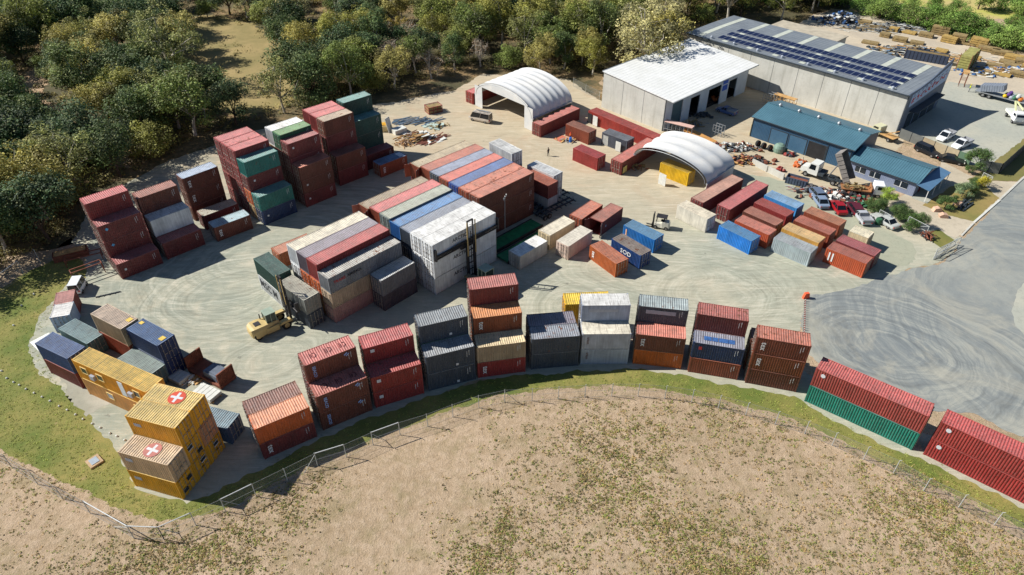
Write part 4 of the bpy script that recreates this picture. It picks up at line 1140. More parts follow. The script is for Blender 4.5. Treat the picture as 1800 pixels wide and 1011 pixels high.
# big grey-roofed warehouse with solar panels
B0, angB, LB, DB = Vector((43.0, 171.9)), R(-47.2), 53.6, 20.4
wb = empty('solar_warehouse', (B0.x, B0.y, 0), angB, 'large grey-roofed concrete warehouse carrying rows of solar panels', 'warehouse')
def roofzB(y): return 8.3 + 0.15 * min(y, DB - y) / 10
m = MB()
m.box(0, LB, 0, .2, 0, 8.15); m.box(0, .2, .203, DB, 0, 8.1); m.box(.203, LB, DB - .2, DB, 0, 8.1)
m.build('concrete_wall', M_CONC, wb)
for i in range(1, 9):
    m = MB(); m.box(i * LB / 9 - .035, i * LB / 9 + .035, -.012, .003, 0, 8.1); m.build('wall_joint', M_DKFR, wb)
m = MB(); m.box(LB - .05, LB + .02, -.04, .01, 0, 8.2); m.build('corner_flashing', M_DKFR, wb)
m = MB()
m.add([(-.2, -.35, roofzB(-.35)), (LB - .25, -.35, roofzB(-.35)), (LB - .25, DB, roofzB(DB)), (-.2, DB, roofzB(DB)),
       (-.2, -.35, roofzB(-.35) - .2), (LB - .25, -.35, roofzB(-.35) - .2), (LB - .25, DB, roofzB(DB) - .2), (-.2, DB, roofzB(DB) - .2)],
      [(0, 1, 2, 3), (7, 6, 5, 4), (0, 4, 5, 1), (1, 5, 6, 2), (2, 6, 7, 3), (3, 7, 4, 0)])
m.v[0] = (-.2, -.35, 8.3); 
m.add([(-.2, DB / 2, roofzB(DB / 2)), (LB - .25, DB / 2, roofzB(DB / 2)), (LB - .25, -.35, 8.302), (-.2, -.35, 8.302), (LB - .25, DB, 8.302), (-.2, DB, 8.302)], [(3, 2, 1, 0), (0, 1, 4, 5)])
rfb = m.build('roof', M_GROOF, wb)
m = MB(); m.box(-.2, LB - .2, -.55, -.36, roofzB(0) - .22, roofzB(0) + .04); m.build('gutter', M_DKFR, rfb)
for i in range(8):
    m = MB(); xx = 2.6 + i * 6.6
    for (y0, y1) in ((0.6, DB / 2), (DB / 2, DB - .3)):
        m.add([(xx, y0, roofzB(y0) + .03), (xx + 1.3, y0, roofzB(y0) + .03), (xx + 1.3, y1, roofzB(y1) + .03), (xx, y1, roofzB(y1) + .03)], [(0, 1, 2, 3)])
    m.build('skylight_strip', M_STRIP, rfb)
for i in range(8):
    m = MB(); xx = 6.4 + i * 6.2
    m.bar((xx, .75, roofzB(.7)), (xx, .75, roofzB(.7) + .4), .28, 10); m.bar((xx, .75, roofzB(.7) + .4), (xx, .75, roofzB(.7) + .62), .38, 10, .12)
    m.build('roof_vent', M_SFRAME, rfb)
# panels: intersect survey points with the roof plane
Mb = local(B0, angB)
def onroof(px, py):
    z = 8.0
    for _ in range(12):
        q = P(px, py, z); l = Mb.inverted() @ q; z = roofzB(l.y)
    return l
pan = MB(); pan.box(0, 1.50, 0, 2.5, .10, .13); pme = pan.mesh('solar_panel', M_SOLAR)
fr = MB(); fr.box(0, 1.5, -.03, .0, .08, .145); fr.box(0, 1.5, 2.5, 2.53, .08, .145); fr.box(-.05, .0, -.03, 2.53, .08, .145); fr.box(1.5, 1.55, -.03, 2.53, .08, .145)
fme = fr.mesh('panel_frame', M_SFRAME)
slope = math.atan2(roofzB(1) - roofzB(0), 1)
for (xa, xb, yy) in ((7.3, 50.0, 1.7), (7.5, 50.1, 5.2), (7.8, 50.2, 8.9)):
    a, b = Vector((xa, 0)), Vector((xb, 0)); n = 31; st = (xb - xa) / n
    for i in range(n):
        o = link('solar_panel', pme, wb, (a.x + i * st, yy, roofzB(yy)), (slope, 0, 0))
        o.scale.x = st / 1.60
        link('panel_frame', fme, o)
# facade with the sign board
m = MB()
prof = [(0, 0), (DB, 0), (DB, 10.9), (DB * .75, 9.9), (DB * .5, 8.9), (DB * .25, 8.5), (0, 8.5)]
m.add([(LB - .2, y, z) for y, z in prof] + [(LB, y, z) for y, z in prof], [tuple(range(6, -1, -1)), tuple(range(7, 14))] + [(i, (i + 1) % 7, 7 + (i + 1) % 7, 7 + i) for i in range(7)])
fac = m.build('front_facade', flat('blue_grey_facade_sheet', (92, 104, 122), 0.6, 0.12, 0.8), wb)  # one blue-grey sheet colour over the whole facade
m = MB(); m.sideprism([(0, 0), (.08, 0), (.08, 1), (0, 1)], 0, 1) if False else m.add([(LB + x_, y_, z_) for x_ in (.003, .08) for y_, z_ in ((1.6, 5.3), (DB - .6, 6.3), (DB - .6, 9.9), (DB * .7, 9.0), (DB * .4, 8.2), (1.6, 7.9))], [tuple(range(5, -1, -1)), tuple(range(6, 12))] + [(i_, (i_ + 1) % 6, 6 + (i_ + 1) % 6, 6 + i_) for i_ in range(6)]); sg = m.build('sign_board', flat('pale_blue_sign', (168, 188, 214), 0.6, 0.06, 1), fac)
rs2 = random.Random(4)
m = MB(); m2 = MB()
for i in range(9):
    y = 2.8 + i * 1.9; zb = 5.9 + i * .16
    for j in range(4):
        a = (LB + .11, y + rs2.uniform(-.8, .8), zb + rs2.uniform(0, 1.2)); b = (LB + .11, y + rs2.uniform(-.7, .8), zb + rs2.uniform(0, 1.3))
        m.beam(a, b, .04, .22)
    m2.beam((LB + .10, y - .5, zb + 1.45), (LB + .10, y + .2, zb + 1.75), .03, .12)
m.build('red_lettering', flat('red_sign_paint', (196, 38, 44), 0.6, 0.05, 1), sg); m2.build('dark_lettering', flat('navy_sign_paint', (34, 40, 70), 0.6, 0.05, 1), sg)
m = MB(); m.box(LB + .003, LB + 1.6, 3.0, DB - 3.0, 4.0, 4.15); m.build('awning', M_DKFR, fac)
for y in (3, 7, 11, 15):
    m = MB(); m.box(LB + .003, LB + .06, y, y + 3.2, 0.1, 3.4); m.build('entrance_door', M_GLASS, fac)
m = MB(); m.box(.3, LB - .4, .4, DB - .4, 0.02, 0.06); m.build('floor_slab', M_HOLE, wb)
# far shed partly hidden behind it
fs = empty('far_shed', (77.3, 170.9, 0), angB, 'dull red end of a low shed behind the solar warehouse', 'shed')
m = MB(); m.sideprism([(0, 0), (6, 0), (6, 2.6), (3, 3.9), (0, 2.6)], 0, 4); m.build('wall', M_RUST, fs)
m = MB()
for s in (-1, 1): m.add([(3, -.3, 4.0), (3 + s * 3.3, -.3, 2.6), (3 + s * 3.3, 4.3, 2.6), (3, 4.3, 4.0)], [(0, 1, 2, 3) if s > 0 else (3, 2, 1, 0)])
m.build('roof', M_GROOF, fs)
lr = empty('low_concrete_roofed_store', (64.7, 185.2, 0), angB, 'flat pale roofed store behind the solar warehouse', 'shed')
m = MB(); m.box(0, 18, 0, 13, 0, 4.4); m.build('wall', M_CONC, lr)
m = MB(); m.box(-.3, 18.3, -.3, 13.3, 4.403, 4.6); m.build('roof', flat('weathered_flat_roof', (176, 166, 146), .8, .2, .6), lr)

# blue workshop and blue-roofed office
def gable(name, org, ang, L, D, eave, ridge, wallm, roofm, label, cat, over=0.35):
    b = empty(name, (org[0], org[1], 0), ang, label, cat)
    m = MB()
    m.sideprism([(0, 0), (L, 0), (L, eave), (0, eave)], 0, .12)
    m.sideprism([(0, 0), (L, 0), (L, eave), (0, eave)], D - .12, D)
    for x0, x1 in ((0, .12), (L - .12, L)):
        m.add([(x0, y, z) for y, z in ((.123, 0), (D - .123, 0), (D - .123, eave), (D / 2, ridge - .06), (.123, eave))] + [(x1, y, z) for y, z in ((.123, 0), (D - .123, 0), (D - .123, eave), (D / 2, ridge - .06), (.123, eave))],
              [(4, 3, 2, 1, 0), (5, 6, 7, 8, 9)] + [(i, (i + 1) % 5, 5 + (i + 1) % 5, 5 + i) for i in range(5)])
    m.build('wall', wallm, b)
    m = MB(); sl = (ridge - eave) / (D / 2); zo = eave - sl * over
    for y0, z0, y1, z1 in ((-over, zo, D / 2, ridge), (D + over, zo, D / 2, ridge)):
        m.add([(-over, y0, z0 + .05), (L + over, y0, z0 + .05), (L + over, y1, z1 + .05), (-over, y1, z1 + .05), (-over, y0, z0 - .05), (L + over, y0, z0 - .05), (L + over, y1, z1 - .05), (-over, y1, z1 - .05)],
              [(0, 1, 2, 3) if y0 < y1 else (3, 2, 1, 0), (4, 5, 1, 0), (7, 6, 5, 4) if y0 < y1 else (4, 5, 6, 7), (0, 3, 7, 4), (1, 5, 6, 2)])
    rf = m.build('roof', roofm, b)
    m = MB(); m.box(-over, L + over, -over - .13, -over - .003, zo - .08, zo + .06); m.build('gutter', M_DKFR, rf)
    m = MB(); m.beam((-over, D / 2, ridge + .09), (L + over, D / 2, ridge + .09), .45, .05); m.build('ridge_cap', roofm, rf)
    return b, rf
sh, shr = gable('blue_workshop', (48.9, 131.6), R(-45.6), 20.6, 11.2, 4.3, 5.5, M_BWALL, M_BROOF, 'long blue corrugated workshop with three roller doors', 'workshop')
for i in range(5):
    m = MB(); x = 2.4 + i * 4.1
    m.bar((x, 5.6, 5.5), (x, 5.6, 5.85), .25, 10); m.bar((x, 5.6, 5.85), (x, 5.6, 6.15), .38, 10, .15); m.build('roof_vent', M_STEEL, shr)
for i, (a, b_, op) in enumerate(((4.2, 7.7, 0), (8.2, 11.7, 0), (12.2, 15.7, 1))):
    m = MB(); m.box(a, b_, -.03 if not op else -.02, -.003, 0.05, 3.1)
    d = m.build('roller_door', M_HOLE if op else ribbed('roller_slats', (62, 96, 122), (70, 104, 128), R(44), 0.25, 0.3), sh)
    m = MB(); m.box(a - .12, b_ + .12, -.06, -.035, 3.1, 3.25); m.box(a - .12, a, -.06, -.035, 0, 3.1); m.box(b_, b_ + .12, -.06, -.035, 0, 3.1); m.build('door_frame', M_DKFR, d)
for x in (-.02, 15.9, 20.3):
    m = MB(); m.box(x, x + .1, -.1, -.003, 0, 3.8); m.build('downpipe', M_DKFR, sh)
of, ofr = gable('blue_roofed_office', (62.9, 115.6), R(-46.5), 11.8, 8.6, 2.8, 4.0, M_OWALL, M_BROOF, 'low office with blue ribbed roof and covered porch', 'office')
for i, (a, w_) in enumerate(((1.0, 1.9), (3.7, 1.9), (8.2, 2.3))):
    m = MB(); m.box(a, a + w_, -.05, -.003, 1.0, 2.1); wn = m.build('window', M_GLASS, of)
    m = MB(); m.box(a - .06, a + w_ + .06, -.075, -.003, 2.1, 2.16); m.box(a - .06, a + w_ + .06, -.075, -.003, .94, 1.0); m.box(a + w_ * .45, a + w_ * .5, -.075, -.052, 1.0, 2.1); m.build('frame', M_WHITEP, wn)
m = MB()
m.add([(11.9, -.6, 2.75), (14.2, -.6, 2.35), (14.2, 9.2, 2.35), (11.9, 9.2, 2.75), (11.9, -.6, 2.65), (14.2, -.6, 2.25), (14.2, 9.2, 2.25), (11.9, 9.2, 2.65)], [(0, 1, 2, 3), (7, 6, 5, 4), (0, 4, 5, 1), (1, 5, 6, 2), (2, 6, 7, 3)])
m.build('porch_roof', flat('pale_blue_sheet', (86, 120, 150), 0.5, 0.1, 1), of)
for y in (-.5, 3, 6, 9.1):
    m = MB(); m.box(14.0, 14.1, y - .05, y + .05, 0, 2.3); m.build('porch_post', M_WHITEP, of)
m = MB(); m.box(11.82, 11.86, 2.2, 3.2, .05, 2.1); m.build('entrance_door', flat('red_door', (120, 40, 44), 0.5, 0.1, 2), of)
m = MB(); m.box(11.9, 14.6, -.6, 9.2, .02, .07); m.build('porch_slab', M_APRON, of)

# ------------------------------------------------------------ fabric shelters between containers
def tent_mat():
    k = NT('white_fabric')
    p = k.pos(); a = k.noise(p, 0.4, 5, 0.6); b = k.noise(p, 3, 4, 0.7)
    col = k.mix(k.ramp(a, 0.35, 0.65), lin((196, 198, 198)), lin((214, 212, 206)))
    col = k.mix(k.ramp(b, 0.55, 0.8, 0, 0.35), col, lin((150, 148, 138)))
    k.base(col); k.rough(0.6)
    return k.m
M_TENT = tent_mat()
def tent(name, label, f0, f1, b0, b1, z0, h, nrib, skirt0, skirt1, gable_front):
    """f0,f1: front spring points, b0,b1: back spring points"""
    f0, f1, b0, b1 = [Vector((*q, 0)) for q in (f0, f1, b0, b1)]
    t = empty(name, ((f0 + f1) / 2)[:], 0, label, 'tent')
    o = t.location.copy()
    N = 32
    def arc(s, extra=0.0, dz=0.0):
        a, b = f0.lerp(b0, s), f1.lerp(b1, s)
        out = []
        for i in range(N + 1):
            th = math.pi * i / N
            q = (1 - math.cos(th)) / 2
            p = a.lerp(b, q); n_ = (b - a).normalized()
            p = p + n_ * (-(math.cos(th)) * extra)
            out.append(Vector((p.x - o.x, p.y - o.y, z0 + (h + extra + dz) * math.sin(th) ** 0.92)))
        return out
    m = MB(); rows_ = []
    for j in range(nrib * 6 + 1):
        s = j / (nrib * 6)
        sag = 0.30 * math.sin(math.pi * ((j % 6) / 6)) if j % 6 else 0
        rows_.append(arc(s, -sag))
    m.grid([list(reversed(r)) for r in rows_])
    rows2 = [arc(j / (nrib * 6), -0.3) for j in range(0, nrib * 6 + 1, 6)]
    cover = m.build('fabric_cover', M_TENT, t, smooth=True)
    for j in range(nrib + 1):
        m = MB(); pts = arc(j / nrib, -0.42); m.tube([tuple(q) for q in pts], 0.05, 5); m.build('steel_hoop', M_STEEL, t)
    for (a, b, sk) in ((f0, b0, skirt0), (f1, b1, skirt1)):
        m = MB(); m.beam((a.x - o.x, a.y - o.y, z0 + .02), (b.x - o.x, b.y - o.y, z0 + .02), .28, .3); m.build('base_rail', M_SFRAME, t)
        if sk:
            m = MB(); m.beam((a.x - o.x, a.y - o.y, z0 / 2), (b.x - o.x, b.y - o.y, z0 / 2), .08, z0 - .15); m.build('side_skirt', M_TENT, t)
    if gable_front:
        m = MB(); Bk = arc(0.985, -.12); n = len(Bk)
        m.add([tuple(q) for q in Bk] + [(q.x, q.y, 0.02) for q in Bk], [(i + 1, i, n + i, n + i + 1) for i in range(n - 1)]); m.build('back_wall', flat('grey_back_wall', (120, 132, 136), .8, .12, 1), t)
        m = MB(); A = arc(0.0, -.05); hz = z0 + h * 0.5
        top = [q for q in A if q.z >= hz]
        n = len(top)
        vs = [tuple(q) for q in top] + [(q.x, q.y, hz) for q in top]
        m.add(vs, [(i + 1, i, n + i, n + i + 1) for i in range(n - 1)]); m.build('gable_panel', M_TENT, t)
        for sgn in (0, 1):
            side = [q for q in (A if sgn == 0 else A[::-1]) if q.z < hz + .3][:12]
            e = top[0] if sgn == 0 else top[-1]
            m = MB(); pts = side[:max(2, len(side) // 2)] 
            st = A[0] if sgn == 0 else A[-1]
            inn = e
            cols = []
            for i in range(9):
                s = i / 8
                p = Vector(st).lerp(Vector((inn.x, inn.y, st.z)), s * 1.0 + s * .9 / max(.5, (Vector((inn.x, inn.y)) - Vector((st.x, st.y))).length))
                zt = max(q.z for q in A if True and (Vector((q.x, q.y)) - Vector((p.x, p.y))).length < 1.2) if any((Vector((q.x, q.y)) - Vector((p.x, p.y))).length < 1.2 for q in A) else hz
                wob = 0.18 * (i % 2)
                cols.append(((p.x + wob, p.y - wob, min(zt, hz)), (p.x + wob, p.y - wob, 0.05)))
            m.grid([[c_[0] for c_ in cols], [c_[1] for c_ in cols]]); m.build('door_curtain', M_TENT, t)
    else:
        pass
    return t
tent('large_fabric_shelter', 'large white arched fabric shelter spanning between red containers', (-8.2, 147.4), (4.3, 133.9), (0.6, 156.6), (13.0, 142.9), 2.75, 4.3, 7, 0, 0, True)
tent('small_fabric_shelter', 'smaller open white arched fabric shelter over the yellow container', (22.9, 118.0), (34.0, 106.6), (28.9, 125.0), (40.6, 113.6), 2.7, 3.15, 3, 0, 1, False)
G_WS = 'containers walling the workshop court'
def cont_line(p0, p1, L, col, lab, z=0, door=-1, **kw):
    """p0 = near-left top corner, p1 = a point further along the same long edge; the container lies to the left of p0->p1"""
    a = Vector(p0); b = Vector(p1); d = (b - a).normalized(); n_ = Vector((-d.y, d.x))
    Lm = {'20': L20, '40': L40, '10': L10}[L]
    c_ = a + d * Lm / 2 + n_ * W_ / 2
    return container(c_.x, c_.y, math.atan2(d.y, d.x), z, col, L, 2.6, door, label=lab, group=G_WS, **kw)
cont_line((-8.6, 147.8), (0.2, 157.0), '40', 'red', 'red long container carrying the left foot of the large shelter', side=(146, 46, 38))
cont_line((5.9, 131.0), (15.0, 140.2), '40', 'red', 'long container under right foot of large shelter, white window frame', roof=(178, 82, 68), side=(120, 40, 36))
cont_line((16.2, 138.6), (27.6, 125.4), '40', 'red', 'long red container with cut-in door at the concrete wall foot', roof=(176, 62, 54), side=(166, 56, 46), door=0)
cont_line((24.2, 129.35), (30.0, 122.6), '20', 'red', 'short red container closing the court corner by the concrete wall', roof=(180, 66, 56), side=(164, 54, 46), door=0)
cont_line((20.3, 114.9), (28.6, 124.3), '40', 'red', 'long container under left foot of small shelter, doors ajar', roof=(178, 84, 70), side=(116, 42, 38))
cont_line((11.7, 121.0), (15.95, 116.7), '20', 'red', 'plain red container standing alone before the workshop court', roof=(170, 58, 58), side=(152, 50, 48), door=1, rust=.03)
cont_line((11.0, 131.9), (15.3, 127.6), '20', 'rust', 'rusty workshop container with side opening inside the court', roof=(158, 98, 76), door=1, rust=.4)
cont_line((18.0, 128.0), (22.3, 124.0), '20', 'slate', 'dark grey container with two white doors inside the court', roof=(112, 118, 126), side=(78, 84, 96), door=1, rust=.05)
cont_line((27.4, 115.0), (31.6, 110.9), '20', 'yellow', 'bright yellow container sheltering under the small white shelter', roof=(196, 158, 30), side=(222, 178, 16), door=1, rust=.05)
# ------------------------------------------------------------ vehicles
M_TYRE = flat('tyre', (30, 30, 31), 0.85, 0.2, 4)
M_RIM = flat('wheel_rim', (150, 150, 150), 0.4, 0.2, 4, 0.5)
M_CARGLASS = flat('car_glass', (22, 28, 34), 0.1, 0.1, 1)
M_LIGHTR = flat('red_tail_lens', (190, 30, 30), 0.3, 0.1, 5)
M_LIGHTW = flat('clear_lamp_lens', (220, 220, 210), 0.2, 0.1, 5)
def paint(rgb, r=0.35):
    nm = 'car_paint_%02x%02x%02x' % tuple(rgb)
    return flat(nm, rgb, r, 0.06, 2)
def add_wheels(root, xs, half, r, w, double=False, name='wheel'):
    for x in xs:
        for s in (-1, 1):
            m = MB(); m.wheel((0, 0, 0), r, w, (0, 1, 0), 18)
            wv = m.build(name, M_TYRE, root, (x, s * half, r), smooth=False)
            m = MB(); m.disc((0, s * w * 0.1, 0), r * 0.58, w * 0.62, (0, 1, 0), 12); m.disc((0, s * w * 0.42, 0), r * 0.2, w * 0.1, (0, 1, 0), 8)
            m.build('rim', M_RIM, wv)
def loft(m, secs):
    """closed rings joined in order; secs = list of lists of points"""
    n0 = len(m.v); n = len(secs[0])
    for s in secs: m.v += [tuple(p) for p in s]
    for i in range(len(secs) - 1):
        for j in range(n):
            a = n0 + i * n + j; b = n0 + i * n + (j + 1) % n
            m.f.append((a, b, b + n, a + n))
    m.f.append(tuple(range(n0 + n - 1, n0 - 1, -1))); m.f.append(tuple(range(n0 + (len(secs) - 1) * n, n0 + len(secs) * n)))
def ring(x, w, z0, z1, tuck=0.9):
    return [(x, -w / 2 * tuck, z0), (x, w / 2 * tuck, z0), (x, w / 2, z0 + (z1 - z0) * .45), (x, w / 2 * .94, z1), (x, -w / 2 * .94, z1), (x, -w / 2, z0 + (z1 - z0) * .45)]
def car(name, x, y, rz, rgb, kind, label, group=None, L=4.6, W=1.82, H=1.45, rough=.3, cat='car'):
    root = empty(name, (x, y, 0), rz, label, cat, group)
    P_ = paint(rgb, rough); hb = 0.90 if H < 1.7 else 1.0
    m = MB(); gc = .22
    fx = L / 2
    secs = [ring(-fx, W * .84, gc + .12, hb - .12), ring(-fx + .18, W * .95, gc, hb - .02), ring(-fx + 1.0, W, gc, hb), ring(0, W, gc, hb), ring(fx - 1.5, W, gc, hb - .03), ring(fx - .35, W * .94, gc, hb - .16), ring(fx, W * .80, gc + .1, hb - .3)]
    loft(m, secs); m.build('body', P_, root, smooth=False)
    if kind == 'sedan': c0, c1, r0, r1 = -L * .36, L * .20, -L * .22, L * .06
    elif kind == 'wagon': c0, c1, r0, r1 = -L * .48, L * .22, -L * .44, L * .08
    elif kind == 'van': c0, c1, r0, r1 = -L * .49, L * .42, -L * .48, L * .30
    else: c0, c1, r0, r1 = -L * .08, L * .24, -L * .04, L * .12
    m = MB()
    n0 = 0
    w0, w1 = W * .90, W * .74
    m.add([(c0, -w0 / 2, hb - .04), (c1, -w0 / 2, hb - .04), (c1, w0 / 2, hb - .04), (c0, w0 / 2, hb - .04), (r0, -w1 / 2, H - .05), (r1, -w1 / 2, H - .05), (r1, w1 / 2, H - .05), (r0, w1 / 2, H - .05)],
          [(0, 1, 5, 4), (1, 2, 6, 5), (2, 3, 7, 6), (3, 0, 4, 7), (4, 5, 6, 7)])
    m.build('windows', M_CARGLASS, root)
    m = MB(); m.box(r0 - .04, r1 + .04, -w1 / 2 - .03, w1 / 2 + .03, H - .055, H)
    for xx, xt in ((c0, r0), (c1, r1), ((c0 + c1) / 2, (r0 + r1) / 2)):
        for s in (-1, 1):
            m.beam((xx, s * (w0 / 2 + .01), hb - .03), (xt, s * (w1 / 2 + .01), H - .03), .07, .07)
    m.build('cabin_frame', P_, root)
    if kind == 'ute':
        m = MB(); m.box(-fx - .02, c0 - .1, -W / 2 - .02, W / 2 + .02, hb - .02, hb + .05)
        for (a, b, c_, d) in ((-fx - .02, c0 - .1, -W / 2 - .02, -W / 2 + .03), (-fx - .02, c0 - .1, W / 2 - .03, W / 2 + .02), (-fx - .02, -fx + .03, -W / 2 + .033, W / 2 - .033), (c0 - .15, c0 - .1, -W / 2 + .033, W / 2 - .033)):
            m.box(a, b, c_, d, hb + .053, hb + .33)
        m.build('tray', flat('tray_grey', (150, 152, 156), .5, .15, 2), root)
        m = MB(); m.box(c0 - .1, c0 - .04, -W * .42, W * .42, hb, H + .1); m.build('headboard', M_RIM, root)
    for s in (-1, 1):
        m = MB(); m.box(fx - .16, fx - .02, s * W * .34 - .17, s * W * .34 + .17, hb - .36, hb - .2); m.build('headlight', M_LIGHTW, root)
        m = MB(); m.box(-fx - .01, -fx + .1, s * W * .36 - .14, s * W * .36 + .14, hb - .32, hb - .12); m.build('tail_light', M_LIGHTR, root)
    add_wheels(root, (-L * .30, L * .31), W / 2 - .13, .33, .22)
    return root
def ang_px(a, b):
    p, q = P(*a), P(*b); return math.atan2(q.y - p.y, q.x - p.x), (p + q) / 2
# cars: direction from tail to nose
def park(name, tail, nose, *a, **k):
    an, c_ = ang_px(tail, nose); return car(name, c_.x, c_.y, an, *a, **k)
G_CARS = 'cars parked by the office'
park('sedan', (1572, 405), (1536, 383), (178, 180, 176), 'sedan', 'silver sedan parked by the shrubs with its tail to the yard', G_CARS, L=4.9)
park('ute', (1524, 400), (1504, 374), (176, 178, 182), 'ute', 'grey ute with an empty flat tray between the red wreck and silver sedan', G_CARS, cat='ute')
park('wrecked_car', (1482, 384), (1462, 356), (150, 26, 34), 'sedan', 'bright red sedan standing among the wrecked cars', 'wrecked cars by the workshop', rough=.3)
park('wrecked_car', (1450, 372), (1432, 346), (120, 136, 158), 'sedan', 'faded pale blue wrecked sedan left of the red one', 'wrecked cars by the workshop', rough=.6)
park('wrecked_car', (1440, 352), (1426, 336), (92, 106, 128), 'wagon', 'blue grey stripped wreck farthest left of the wrecked cars', 'wrecked cars by the workshop', rough=.7, L=4.2)
park('wrecked_car', (1508, 382), (1494, 362), (86, 26, 40), 'wagon', 'dark maroon wreck squeezed between red sedan and grey ute', 'wrecked cars by the workshop', rough=.5, L=4.2)
park('dark_suv', (1612, 264), (1646, 279), (30, 32, 36), 'wagon', 'black wagon parked behind the office beside the panel fence', G_CARS, L=4.9, H=1.7)
park('dark_sedan', (1655, 283), (1687, 290), (24, 25, 28), 'sedan', 'black sedan with a pale stripe beside the fence end', G_CARS, L=4.7)
park('white_ute', (1672, 239), (1650, 251), (226, 228, 230), 'ute', 'white ute parked half in the warehouse shadow, left of its twin', G_CARS, cat='ute', L=5.0, H=1.6)
park('white_ute', (1701, 254), (1677, 264), (226, 228, 230), 'ute', 'white ute parked in full sun, right of its twin', G_CARS, cat='ute', L=5.0, H=1.6)
park('dark_ute', (1288, 203), (1266, 196), (96, 116, 160), 'ute', 'pale blue ute in the shade before the open bays', None, cat='ute')
v = park('van', (862, 216), (829, 209), (196, 184, 168), 'van', 'beige van with roof rack in front of the large shelter', None, cat='van', L=5.0, H=2.1)
m = MB()
for y in (-.6, .6): m.beam((-2.2, y, 2.2), (1.4, y, 2.2), .06, .06)
for x in (-2.0, -1.0, 0, 1.0): m.beam((x, -.62, 2.23), (x, .62, 2.23), .05, .05)
m.beam((-1.8, -.2, 2.3), (.8, -.2, 2.3), .3, .1)
m.build('roof_rack', M_STEEL, v)

def truck_cab(root, x, W, H, rgb, hood=0):
    P_ = paint(rgb, .35)
    m = MB(); z0 = .75
    m.sideprism([(x, z0), (x + 1.9, z0), (x + 1.95, z0 + .9), (x + 1.6, H), (x + .1, H), (x, H - .1)], -W / 2, W / 2)
    if hood: m.sideprism([(x + 1.955, z0), (x + 1.95 + hood, z0), (x + 1.95 + hood, z0 + .75), (x + 1.95 + hood - .15, z0 + .95), (x + 1.955, z0 + 1.1)], -W * .42, W * .42)
    cb = m.build('cab', P_, root)
    m = MB()
    m.add([(x + 1.97, -W * .44, z0 + .98), (x + 1.97, W * .44, z0 + .98), (x + 1.66, W * .42, H - .15), (x + 1.66, -W * .42, H - .15)], [(0, 1, 2, 3)])
    for s in (-1, 1):
        m.add([(x + .5, s * (W / 2 + .006), z0 + .95), (x + 1.75, s * (W / 2 + .006), z0 + .95), (x + 1.5, s * (W / 2 + .006), H - .2), (x + .5, s * (W / 2 + .006), H - .2)], [(0, 1, 2, 3) if s < 0 else (3, 2, 1, 0)])
    m.build('windscreen', M_CARGLASS, cb)
    for s in (-1, 1):
        m = MB(); m.box(x + 1.95 + hood - .02, x + 1.98 + hood + .03, s * W * .34 - .15, s * W * .34 + .15, z0 + .1, z0 + .35); m.build('headlight', M_LIGHTW, cb)
    m = MB(); m.box(x + 1.95 + hood, x + 2.12 + hood, -W / 2, W / 2, .45, .72); m.build('bumper', M_RIM, cb)
    return cb
def truck_base(name, tail, nose, L, label, cat='truck', W=2.4):
    an, c_ = ang_px(tail, nose)
    root = empty(name, (c_.x, c_.y, 0), an, label, cat, 'trucks about the workshops')
    m = MB()
    for y in (-.42, .42): m.box(-L / 2, L / 2 - 1.4, y - .06, y + .06, .62, .9)
    for i in range(5): m.box(-L / 2 + i * L / 6, -L / 2 + i * L / 6 + .12, -.357, .357, .64, .86)
    m.build('chassis', M_DKFR, root)
    return root
# tipper with its body raised
tp = truck_base('tipper_truck', (1486, 330), (1412, 304), 8.6, 'white-cabbed tipper truck with its steel body tipped up, bonnet open')
truck_cab(tp, 1.1, 2.3, 2.9, (214, 214, 206), 1.3)
add_wheels(tp, (-3.3, -2.0, 3.2), 1.0, .5, .38)
m = MB()
M0 = Matrix.Translation((-3.9, 0, 1.1)) @ Matrix.Rotation(R(-58), 4, 'Y')
m.box(0, 5.6, -1.2, 1.2, 0, .08, M0); m.box(0, 5.6, -1.2, -1.14, .083, 1.2, M0); m.box(0, 5.6, 1.14, 1.2, .083, 1.2, M0); m.box(5.54, 5.6, -1.137, 1.137, .083, 1.3, M0)
for i in range(7): m.box(.3 + i * .8, .36 + i * .8, -1.27, -1.203, .1, 1.15, M0); m.box(.3 + i * .8, .36 + i * .8, 1.203, 1.27, .1, 1.15, M0)
m.build('tipper_body', flat('worn_steel_tub', (128, 122, 116), .7, .25, 1.2), tp)
m = MB(); m.bar((-.6, 0, .9), (-1.9, 0, 4.2), .12, 8); m.build('hoist_ram', M_RIM, tp)
m = MB(); m.box(.0, 1.0, -1.1, 1.1, .95, 1.5); m.build('toolbox', M_DKFR, tp)
# crane truck with flat bed by the office wall
fb = truck_base('flatbed_truck', (1478, 338), (1552, 347), 7.4, 'white-cabbed flatbed truck loaded with scrap beside the office wall')
truck_cab(fb, 1.5, 2.1, 2.5, (226, 228, 230))
add_wheels(fb, (-2.2, 2.4), .9, .42, .3)
m = MB(); m.box(-3.7, 1.2, -1.1, 1.1, .93, 1.03); m.box(1.1, 1.2, -1.1, 1.1, 1.033, 1.9)
for s in (-1, 1): m.box(-3.7, 1.097, s * 1.1 - .03, s * 1.1 + .03, 1.033, 1.2)
m.build('flat_bed', flat('orange_brown_deck', (150, 104, 66), .7, .3, 2), fb)
rs3 = random.Random(8)
m = MB()
for i in range(26):
    x, y, z = rs3.uniform(-3.4, .4), rs3.uniform(-.9, .9), rs3.uniform(1.1, 1.7)
    m.beam((x, y, z), (x + rs3.uniform(-1, 1), y + rs3.uniform(-.7, .7), z + rs3.uniform(-.3, .4)), rs3.uniform(.08, .3), rs3.uniform(.06, .3))
tag(m.build('scrap_load', M_OWOOD, None, tuple(fb.location), (0, 0, fb.rotation_euler.z)), 'jumbled scrap heaped on the flatbed truck', 'scrap')
